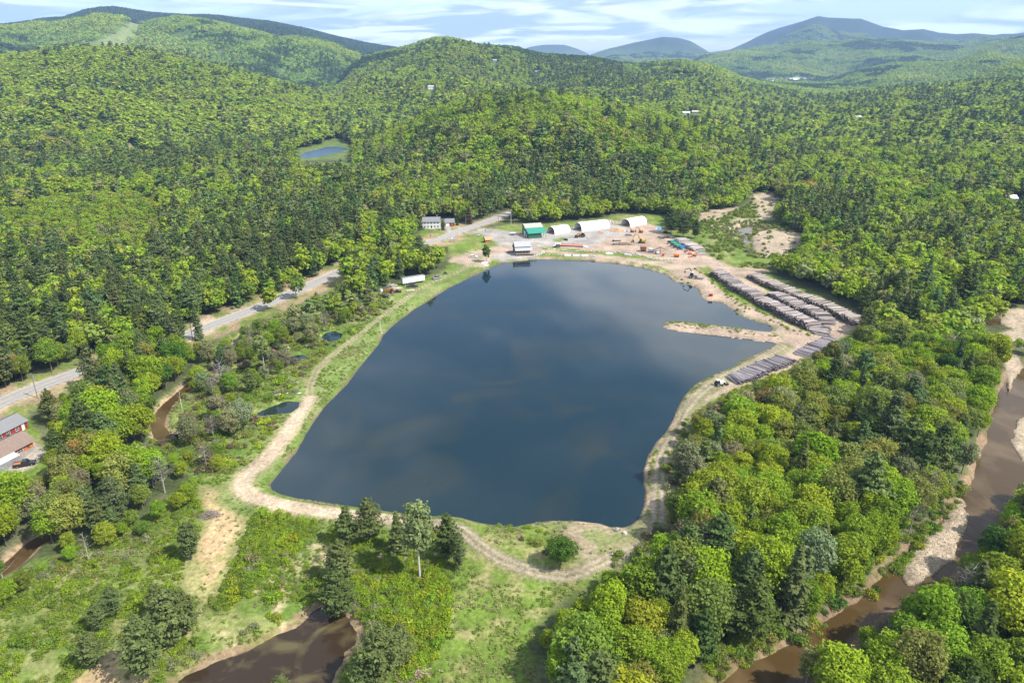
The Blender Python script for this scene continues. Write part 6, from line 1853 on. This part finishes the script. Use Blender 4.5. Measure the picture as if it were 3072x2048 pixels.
# log loader with grapple
t = tractor('log_loader', 'grey log loader with a grapple arm beside the shore', 'log loader', 2078, 834, -28, M_STEEL, 1.25, False, M_WHITE)
b = MB(); b.beam((-.6, 0, 2.6), (-1.6, 0, 4.2), .22, .3); b.beam((-1.6, 0, 4.2), (-3.6, 0, 3.6), .2, .26); b.bar((-3.6, 0, 3.6), (-3.7, 0, 2.4), .09); b.build('grapple_arm', M_DSTEEL, t)
b = MB(); b.prism([(-4.2,1.9),(-3.9,2.5),(-3.4,2.5),(-3.1,1.9),(-3.4,2.1),(-3.9,2.1)], -.3, .3); b.build('grapple', M_DSTEEL, t)
b = MB()
for i in range(7): b.bar((1.6, -.7 + i * .23, .6 + (i % 2) * .2), (6.0, -.8 + i * .25, .5 + (i % 3) * .2), .12)
tag(b.build('limb_bundle', M_PEW, None, t.location, t.rotation_euler), 'bundle of limbs lying beside the grey log loader', 'limbs')
# row of wood processors
def processor(label, px, py, m, mh, ang, arch=True):
    p = at(px, py); t = thing('wood_processor', label, 'wood processor', p, math.radians(ang), 'wood processing machines in a row')
    b = MB(); b.box((0, 0, .95), (5.6, .9, .3)); b.build('frame', M_DSTEEL, t)
    b = MB(); b.box((.6, 0, 1.6), (3.0, 1.5, 1.2), taper=.94); b.build('body', m, t)
    b = MB(); b.box((-2.0, 0, 1.5), (1.3, 1.2, .9)); b.build('engine_box', M_CARB, t)
    if arch:
        b = MB(); pr = None
        for i in range(9):
            u = math.pi * i / 8; q = Vector((2.9 - 1.1 * math.cos(u) - 1.2, 0, 2.1 + 1.0 * math.sin(u)))
            if pr is not None: b.beam(pr, q, .3, .22)
            pr = q
        b.beam((-2.2, 0, 2.15), (.6, 0, 2.3), .45, .2); b.build('discharge_arch', mh, t)
    else:
        b = MB()
        for x in (-1.6, -.6, .4, 1.4, 2.4): b.box((x, -.8, 1.9), (.12, .08, 1.6)); b.box((x, .8, 1.9), (.12, .08, 1.6))
        b.box((.4, -.8, 2.7), (4.2, .1, .12)); b.box((.4, .8, 2.7), (4.2, .1, .12)); b.build('cage', mh, t)
    for s in (-1, 1): wheel(t, .2, s * .95, .42, .28); wheel(t, -2.6, s * .5, .25, .18)
processor('green wood processor with a pale arch, nearest the log heap', 2014, 731, M_TEAL, M_MINT, 15)
processor('second green wood processor in the machine row', 2023, 738, M_TEAL, M_MINT, 15)
processor('third green wood processor next to the blue cage', 2032, 744, M_TEAL, M_MINT, 15)
processor('bright blue caged machine in the machine row', 2043, 749, M_BLUE, M_BLUE, 15, False)
simple('grey_compressor', 'grey wheeled unit between the blue machine and the orange lifts', 'machine', 2058, 755, 10, [('body', M_STEEL, lambda b: b.box((0, 0, .9), (2.4, 1.2, .9))), ('cover', M_DSTEEL, lambda b: b.box((.2, 0, 1.45), (1.2, 1.1, .3))), ('wheel', M_RUBBER, lambda b: b.bar((-.6, -.7, .4), (-.6, .7, .4), .4)), ('wheel', M_RUBBER, lambda b: b.bar((.7, -.7, .4), (.7, .7, .4), .4))])
def lift(label, px, py, ang):
    p = at(px, py); t = thing('boom_lift', label, 'boom lift', p, math.radians(ang))
    b = MB(); b.box((0, 0, .7), (2.4, 1.4, .5)); b.build('chassis', M_ORG, t)
    b = MB(); b.beam((-.8, 0, 1.0), (1.0, 0, 2.4), .25, .3); b.beam((1.0, 0, 2.4), (-2.6, 0, 1.6), .2, .26); b.build('boom', M_ORG, t)
    b = MB(); b.box((-2.9, 0, 1.0), (.8, 1.2, .1)); b.box((-3.3, 0, 1.4), (.06, 1.2, .8)); b.box((-2.9, .6, 1.4), (.8, .06, .8)); b.build('basket', M_CARR, t)
    wheels4(t, 1.6, 1.3, .4)
lift('orange boom lift left of the lift pair by the log stack', 2070, 763, 10); lift('orange boom lift right of the lift pair by the log stack', 2085, 768, 60)
b = MB(); b.box((0, 0, .12), (2.6, 1.2, .24)); b.box((.9, 0, .4), (.3, 1.1, .4)); tag(b.build('red_sled', M_CARR, None, at(2070, 771), .1), 'flat red attachment on the dirt before the orange lifts', 'attachment')
# wagons along the lower yard
simple('rusty_hopper', 'rusty brown hopper wagon at the left of the lower row', 'hopper', 1929, 754, 0, [('bin', M_RUST, lambda b: b.box((0, 0, 2.0), (3.2, 2.4, 1.7), taper=1.12)), ('skid', M_DARK, lambda b: b.box((0, 0, .55), (3.0, 2.0, 1.1))), ('rim', M_RUST, lambda b: (b.box((0, -1.35, 2.9), (3.7, .1, .15)), b.box((0, 1.35, 2.9), (3.7, .1, .15)))), ('leg', M_STEEL, lambda b: b.box((-1.6, -1.1, .6), (.15, .15, 1.2)))])
simple('screen_plant', 'grey screening machine beside the rusty hopper', 'machine', 1953, 757, -4, [('body', M_STEEL, lambda b: b.box((0, 0, 1.5), (3.0, 2.0, 1.5), taper=.9)), ('hood', M_WHITE, lambda b: b.box((-.3, 0, 2.4), (2.2, 1.8, .35), .0, 0, .15)), ('chute', M_DSTEEL, lambda b: b.beam((1.2, 0, 1.3), (4.2, 0, .7), 1.0, .25)), ('skid', M_DSTEEL, lambda b: b.box((0, 0, .4), (3.2, 1.6, .5)))])
simple('a_frame_conveyor', 'brown peaked conveyor right of the screening machine', 'conveyor', 1982, 762, -5, [('belt', M_RUST, lambda b: b.beam((-5.0, .5, 1.8), (-.4, .5, 4.3), .7, .22)), ('belt', M_RUST, lambda b: b.beam((-.4, .5, 4.3), (3.0, .5, 2.6), .7, .22)), ('leg', M_DSTEEL, lambda b: b.bar((-.4, .1, 4.2), (-.6, -.6, 0), .09)), ('leg', M_DSTEEL, lambda b: b.bar((-.4, .9, 4.2), (.1, 1.6, 0), .09)), ('drive_box', M_WHITE, lambda b: b.box((-1.8, 0, .9), (1.6, 1.2, 1.0))), ('axle', M_DSTEEL, lambda b: b.bar((-3.0, -.8, .5), (-3.0, 1.6, .5), .5)), ('skid_beam', M_STEEL, lambda b: b.beam((-9.0, -.4, .35), (3.5, -.8, .35), .2, .3))])
simple('beam_trailer', 'long low trailer with an orange engine box at its end', 'trailer', 2012, 770, -10, [('beam', M_BEIGE, lambda b: b.beam((-4.8, 0, 1.1), (3.0, 0, 1.2), .35, .35)), ('rail', M_RUST, lambda b: b.beam((-4.8, .7, 1.6), (3.0, .7, 1.7), .1, .12)), ('engine_box', M_ORG, lambda b: b.box((3.4, 0, 1.0), (3.2, 1.7, 1.2))), ('end_box', M_CARR, lambda b: b.box((-4.6, 0, 1.1), (1.6, 1.2, 1.1))), ('wheel', M_RUBBER, lambda b: b.bar((2.6, -1.0, .45), (2.6, 1.0, .45), .45)), ('wheel', M_RUBBER, lambda b: b.bar((3.8, -1.0, .45), (3.8, 1.0, .45), .45))])
simple('tank_trailer', 'small grey tank trailer on the grey yard ground', 'trailer', 1848, 724, 4, [('tank', M_STEEL, lambda b: b.bar((-1.4, 0, 1.0), (2.6, 0, 1.0), .55, n=14)), ('frame', M_DSTEEL, lambda b: b.box((.5, 0, .45), (5.0, .7, .2))), ('wheel', M_RUBBER, lambda b: b.bar((-1.9, -.9, .5), (-1.9, .9, .5), .5)), ('stand', M_DSTEEL, lambda b: b.box((2.9, 0, .4), (.2, .8, .8)))])
simple('spare_grapple', 'pair of dark attachments left of the yellow excavator', 'attachment', 1897, 728, 0, [('jaw', M_DSTEEL, lambda b: b.prism([(-1, 0), (-.6, 1.4), (-.2, 0)], -.4, .4)), ('jaw', M_DSTEEL, lambda b: b.prism([(.2, 0), (.7, 1.5), (1.1, 0)], -.4, .4)), ('plate', M_STEEL, lambda b: b.box((0, -.3, .2), (2.4, .2, .3)))])
TONED = bpy.data.materials.new('toned_wood'); TONED.use_nodes = True
_a = TONED.node_tree.nodes.new('ShaderNodeAttribute'); _a.attribute_name = 'tone'
TONED.node_tree.links.new(_a.outputs['Color'], TONED.node_tree.nodes['Principled BSDF'].inputs['Base Color']); TONED.node_tree.nodes['Principled BSDF'].inputs['Roughness'].default_value = .9
def heap(name, label, cat, px, py, rx, ry, h, n, ln, th, tints, seed):
    """a heap of countless short pieces as one body"""
    rr = np.random.default_rng(seed); p = at(px, py)
    a = rr.uniform(0, 6.28, n); q = np.sqrt(rr.random(n)); x = p.x + rx * q * np.cos(a); y = p.y + ry * q * np.sin(a)
    z = p.z + h * (1 - q ** 1.6) * rr.uniform(.55, 1, n) + th * .4
    s = np.stack([rr.uniform(.6, 1.2, n) * ln, rr.uniform(.7, 1.3, n) * th, rr.uniform(.7, 1.3, n) * th], 1)
    tt = np.array(tints)[rr.integers(0, len(tints), n)] * rr.uniform(.75, 1.2, (n, 1))
    rot = rr.uniform(-.5, .5, (n, 3)) + np.array([0, 0, 1]) * rr.uniform(0, 6, (n, 1))
    V, F, T = [], [], []; k = 0
    box = np.array([(-.5,-.5,-.5),(-.5,.5,-.5),(-.5,0,.5),(.5,-.5,-.5),(.5,.5,-.5),(.5,0,.5)])
    fc = [(0,1,4,3),(1,2,5,4),(2,0,3,5)]
    for i in range(n):
        M = np.array(Euler(rot[i]).to_matrix())
        V.append((box * s[i]) @ M.T + np.array([x[i], y[i], z[i]]) - np.array(p)); F += [tuple(j + k for j in f) for f in fc]; k += 6
        T.append(np.tile([*tt[i], 1], (6, 1)))
    o = link(name, mesh_np(name, np.concatenate(V), F, [TONED], F3=np.concatenate([[(6*i+0,6*i+2,6*i+1),(6*i+3,6*i+4,6*i+5)] for i in range(n)]), tone=np.concatenate(T)), None, p)
    tag(o, label, cat)
heap('firewood_heap', 'large heap of orange split firewood before the third hoop barn', 'firewood heap', 1852, 692, 5.2, 3.6, 1.8, 900, .7, .28, [(.55, .36, .17), (.62, .44, .24), (.45, .27, .13)], 1)
heap('firewood_heap', 'small heap of reddish split firewood before the long hoop barn', 'firewood heap', 1802, 697, 2.4, 1.4, .9, 200, .6, .25, [(.46, .26, .16), (.5, .32, .2)], 2)
heap('slab_heap', 'yellowish stack of slabs behind the firewood heap', 'slab heap', 1862, 673, 4.5, 1.5, 1.2, 200, 2.2, .25, [(.5, .40, .2), (.45, .35, .22)], 3)
heap('scrap_log_heap', 'dark scrap and log heap left of the yellow excavator', 'scrap heap', 1868, 734, 7.5, 1.8, 1.5, 260, 1.6, .32, [(.2, .17, .12), (.3, .27, .2), (.10, .09, .07), (.35, .2, .12)], 4)
heap('debris_heap', 'bits of wood beside the blue tarpaulin', 'debris heap', 1990, 687, 2.6, 1.2, .5, 70, .8, .3, [(.5, .4, .2), (.3, .2, .12)], 5)
heap('lumber_heap', 'weathered lumber stack beside the copse', 'lumber', 1171, 858, 2.4, 1.4, 1.0, 90, 3.2, .22, [(.3, .28, .27), (.36, .32, .28)], 6)
heap('plank_heap', 'pale planks on the grass above the rusty tractor', 'planks', 1188, 865, 2.8, 1.3, .4, 70, 2.6, .18, [(.55, .48, .36), (.48, .42, .34)], 7)
heap('lumber_heap', 'low pile of lumber at the lower end of the junk row', 'lumber', 1160, 903, 1.6, .9, .5, 40, 2.2, .22, [(.33, .30, .28), (.5, .45, .35)], 8)
heap('brush_heap', 'grey brush pile beside the straw coloured strip', 'brush pile', 628, 1545, 2.8, 1.6, .9, 260, 2.0, .07, [(.28, .22, .18), (.2, .16, .13)], 9)
heap('brush_heap', 'tangle of branches at the lower edge beside the meadow', 'brush pile', 1255, 2030, 2.2, 2.6, .7, 160, 2.4, .08, [(.3, .22, .17), (.38, .3, .22)], 10)
simple('float_raft', 'pale wooden float lying beside the grassy track', 'raft', 1231, 872, 25, [('deck', M_BEIGE, lambda b: b.box((0, 0, .35), (4.4, 1.5, .16))), ('float', M_WHITE, lambda b: b.bar((-2, -.5, .2), (2, -.5, .2), .2)), ('float', M_WHITE, lambda b: b.bar((-2, .5, .2), (2, .5, .2), .2))])
simple('white_tank', 'white plastic tank left of the rusty tractor', 'tank', 1144, 874, 0, [('body', M_WHITE, lambda b: b.bar((0, 0, 0), (0, 0, 1.3), .7, .62, 16)), ('cap', M_STEEL, lambda b: b.bar((0, 0, 1.3), (0, 0, 1.5), .25, .2, 12))])
simple('junk_sedan_shell', 'red and black wreck right of the rusty tractor', 'wreck', 1192, 877, 8, [('body', M_CARB, lambda b: b.prism([(-2, .3), (-2, .8), (-.9, .9), (-.5, 1.3), (.7, 1.3), (1.2, .85), (2, .8), (2, .3)], -.8, .8)), ('panel', M_CARR, lambda b: b.box((-1.4, -.83, .6), (1.2, .05, .4)))])
simple('blue_tarp_pile', 'blue tarpaulin over a rounded pile beside the pines', 'tarpaulin', 1978, 686, 0, [('tarp', mat('tarp_blue', (.12, .42, .66), .4, bump=.5), lambda b: b.bar((0, 0, 0), (0, 0, 1.5), 2.6, .9, 14)), ('tarp_flap', mat('tarp_pale', (.5, .55, .6), .5), lambda b: b.bar((-1.6, -.4, 0), (-1.6, -.4, .8), 1.6, .5, 10))])
simple('black_bin', 'black bin beside the log heap under the pines', 'bin', 1995, 699, 10, [('body', M_CARB, lambda b: b.box((0, 0, .7), (2.2, 1.8, 1.4), taper=1.05)), ('lid', M_DSTEEL, lambda b: b.box((0, 0, 1.45), (2.3, 1.9, .12)))])
simple('grey_crusher_box', 'grey metal skip beside the firewood heap', 'skip', 1886, 707, -20, [('skip', M_STEEL, lambda b: b.box((0, 0, .7), (4.0, 2.0, 1.3), taper=1.08)), ('ramp', M_CONC, lambda b: b.beam((2.0, 0, .3), (6.0, 0, 1.4), 1.0, .15))])
b = MB(); b.box((0, 0, .6), (2.0, .9, 1.0), taper=.96); b.box((0, 0, 1.15), (2.1, 1.0, .12)); tag(b.build('red_box', M_CARR, None, at(2132, 888), -.35), 'red metal box at the edge of the lake road', 'box')
simple('boat', 'upturned white boat beside the narrow poplar', 'boat', 1453, 790, 15, [('hull', M_CARW, lambda b: b.prism([(-2, 0), (-1.7, .7), (1.2, .75), (2.3, .1), (2.2, 0)], -.8, .8)), ('keel', M_STEEL, lambda b: b.box((-.2, 0, .76), (3.0, .1, .08)))])
simple('boat', 'second upturned white boat nearer the water', 'boat', 1459, 797, 30, [('hull', M_CARW, lambda b: b.prism([(-1.6, 0), (-1.4, .5), (1.0, .55), (1.8, .1), (1.8, 0)], -.6, .6)), ('keel', M_STEEL, lambda b: b.box((-.2, 0, .56), (2.4, .08, .06)))])
# white pipes on the marsh bank
for a, c, lab in (((813, 1188), (865, 1181), 'long white pipe lying on the green marsh bank'), ((887, 1183), (904, 1180), 'short white pipe lying beside the track')):
    A, B = at(*a), at(*c); b = MB(); L = (B - A).length; b.bar((0, 0, .3), (L, 0, .3), .16, n=10); b.bar((0, 0, .3), (.2, 0, .3), .2, n=10)
    tag(b.build('white_pipe', M_WHITE, None, A, math.atan2(B.y - A.y, B.x - A.x)), lab, 'pipe')
A, B = at(430, 1345), at(385, 1343)
b = MB(); b.bar(A + Vector((0, 0, .4)), B + Vector((0, 0, .4)), .22, .14, 8); b.bar(A.lerp(B, .4) + Vector((0, 0, .4)), A.lerp(B, .5) + Vector((.3, 1.2, .9)), .06, .02, 5); tag(b.build('fallen_trunk', BARK_PALE), 'pale fallen trunk lying across the lower stream', 'fallen trunk')
A, B = at(918, 935), at(968, 973)
b = MB(); b.bar(A + Vector((0, 0, .5)), B + Vector((0, 0, .5)), .1, .2, 8); b.bar(A.lerp(B, .3) + Vector((0, 0, .5)), A.lerp(B, .2) + Vector((.8, .6, .9)), .05, .02, 5); tag(b.build('fallen_trunk', BARK_PALE), 'white fallen birch stem at the foot of the marsh birch', 'fallen trunk')

# ------------------------------------------------------------------ poles, wires, posts, sign
poles = [(-175, 1330, 9.5, 'off'), (113, 1193, 9.5, 'utility pole across from the red house'), (345, 1105, 9, 'off'), (578, 1017, 8, 'utility pole at the pull-off on the main road'), (888, 888, 8, 'utility pole half way along the main road'), (1117, 778, 9, 'utility pole at the head of the copse'), (1322, 694, 9.5, 'pale utility pole on the lawn of the white house'), (1398, 677, 8, 'utility pole beside the dying spruce'), (1495, 667, 9.5, 'utility pole on the bank where the road climbs'), (1570, 640, 9, 'off')]
tops = []
pt = None
for px, py, h, lab in poles:
    p = at(px, py); tops.append((p, h))
    if lab == 'off': continue
    t = thing('utility_pole', lab, 'utility pole', p, .9)
    b = MB(); b.bar((0, 0, -.2), (0, 0, h), .17, .12, 8); b.build('pole', M_POLE if 'pale' not in lab else mat('pole_pale', (.45, .42, .38), .9), t)
    b = MB(); b.box((0, 0, h - .6), (.12, 2.2, .14)); b.build('crossarm', M_POLE, t)
    for s in (-1, 0, 1): b = MB(); b.bar((0, s * .95, h - .55), (0, s * .95, h - .3), .06, n=6); b.build('insulator', M_STEEL, t)
    if h > 9: b = MB(); b.bar((.3, 0, h - 2.2), (.3, 0, h - 1.3), .22, n=10); b.build('transformer', M_STEEL, t)
p = at(1533, 673); t = thing('utility_pole', 'utility pole in the bushes behind the green barn', 'utility pole', p)
b = MB(); b.bar((0, 0, -.2), (0, 0, 8), .18, .13, 8); b.build('pole', MATS['pole_pale'], t); b = MB(); b.box((0, 0, 7.5), (1.6, .1, .12)); b.build('crossarm', M_POLE, t)
wi = 0
for (A, ha), (B, hb) in zip(tops[:-1], tops[1:]):
    for s, zz, nm in ((-1, -.3, 'outer'), (1, -.3, 'inner'), (0, -2.4, 'lower')):
        d = (B - A); nrm = Vector((-d.y, d.x, 0)).normalized() * .95 * s
        a0 = A + nrm + Vector((0, 0, ha + zz)); b0 = B + nrm + Vector((0, 0, hb + zz)); b = MB(); pr = None
        for i in range(11):
            u = i / 10; q = a0.lerp(b0, u) - Vector((0, 0, 4 * u * (1 - u) * 1.1))
            if pr is not None: b.bar(pr, q, .028, n=4, caps=False)
            pr = q
        spans = ['before the red house', 'from the red house pole up the road', 'above the yellow-green trees by the stream', 'over the road pull-off', 'along the middle of the main road', 'past the copse', 'from the lawn to the dying spruce', 'over the road junction', 'above the climbing road']
        tag(b.build('utility_wire', M_DSTEEL), f'{nm} utility wire {spans[wi]}', 'wire', 'utility wires along the road')
    wi += 1
t = thing('lake_post', 'white pole with a concrete foot on the grass bank of the lake', 'pole', at(1143, 1000))
b = MB(); b.bar((0, 0, 0), (0, 0, 5.6), .10, .08, 8); b.build('pole', M_WHITE, t); b = MB(); b.box((0, 0, .12), (1.6, .8, .24)); b.build('foot', M_BEIGE, t); b = MB(); b.box((0, 0, 5.6), (.5, .12, .1)); b.build('cap', M_WHITE, t)
t = thing('roadside_sign', 'pale blue roadside sign on two dark posts by the lawn', 'sign', at(1357, 726), .15)
for x in (-1.0, 1.0): b = MB(); b.box((x, 0, 1.7), (.2, .2, 3.4)); b.build('post', M_BROWN, t)
b = MB(); b.box((0, -.05, 2.5), (1.9, .14, 1.3)); pn = b.build('panel', mat('sign_pale', (.50, .52, .60), .6), t)
b = MB(); b.box((0, -.05, 1.5), (1.9, .12, .5)); b.build('lower_panel', mat('sign_blue', (.16, .28, .38), .6), t)
for i, (px, py) in enumerate([(1324, 723), (1329, 722), (1333, 721), (1338, 719), (1343, 717), (1348, 715), (1366, 710), (1371, 708), (1375, 706)]):
    b = MB(); b.bar((0, 0, 0), (0, 0, 1.0), .13, .12, 8); b.bar((0, 0, 1.0), (0, 0, 1.06), .13, .05, 8)
    tag(b.build('guard_post', M_STEEL, None, at(px, py)), ('grey guard post of the row left of the roadside sign' if i < 6 else 'grey guard post of the short row right of the roadside sign'), 'guard post', 'guard posts left of the sign' if i < 6 else 'guard posts right of the sign')
t = thing('road_sign', 'small dark road sign at the driveway mouth', 'sign', at(1456, 700)); b = MB(); b.bar((0, 0, 0), (0, 0, 2.4), .06, n=6); b.build('post', M_STEEL, t); b = MB(); b.box((0, -.05, 2.1), (.8, .05, .8), 0, 0, .785); b.build('plate', M_DSTEEL, t)
t = thing('road_sign', 'small dark road sign in front of the white house lawn', 'sign', at(1292, 716)); b = MB(); b.bar((0, 0, 0), (0, 0, 2.4), .06, n=6); b.build('post', M_STEEL, t); b = MB(); b.box((0, -.05, 2.1), (.7, .05, .8)); b.build('plate', M_DSTEEL, t)
t = thing('picnic_table', 'weathered picnic table on the lawn by the junction', 'picnic table', at(1436, 708)); b = MB(); b.box((0, 0, .75), (1.9, .8, .06)); b.build('table_top', M_WHITE, t)
for s in (-1, 1): b = MB(); b.box((0, s * .75, .45), (1.9, .28, .05)); b.build('bench', M_DECK, t); b = MB(); b.beam((s * .7, -.8, 0), (s * .7, .3, .74), .08, .08); b.beam((s * .7, .8, 0), (s * .7, -.3, .74), .07, .08); b.build('leg', M_DECK, t)

# ------------------------------------------------------------------ air
b = MB(); b.box((0, 6500, 448), (24000, 18000, 1016))
me_h = bpy.data.materials.new('haze'); me_h.use_nodes = True
nt_ = me_h.node_tree
for n in list(nt_.nodes): nt_.nodes.remove(n)
ho = nt_.nodes.new('ShaderNodeOutputMaterial'); hv = nt_.nodes.new('ShaderNodeVolumePrincipled')
hv.inputs['Color'].default_value = (0.38, 0.60, 1.0, 1); hv.inputs['Density'].default_value = 6.8e-5
nt_.links.new(hv.outputs[0], ho.inputs['Volume'])
o = b.build('haze', me_h); o['kind'] = 'stuff'
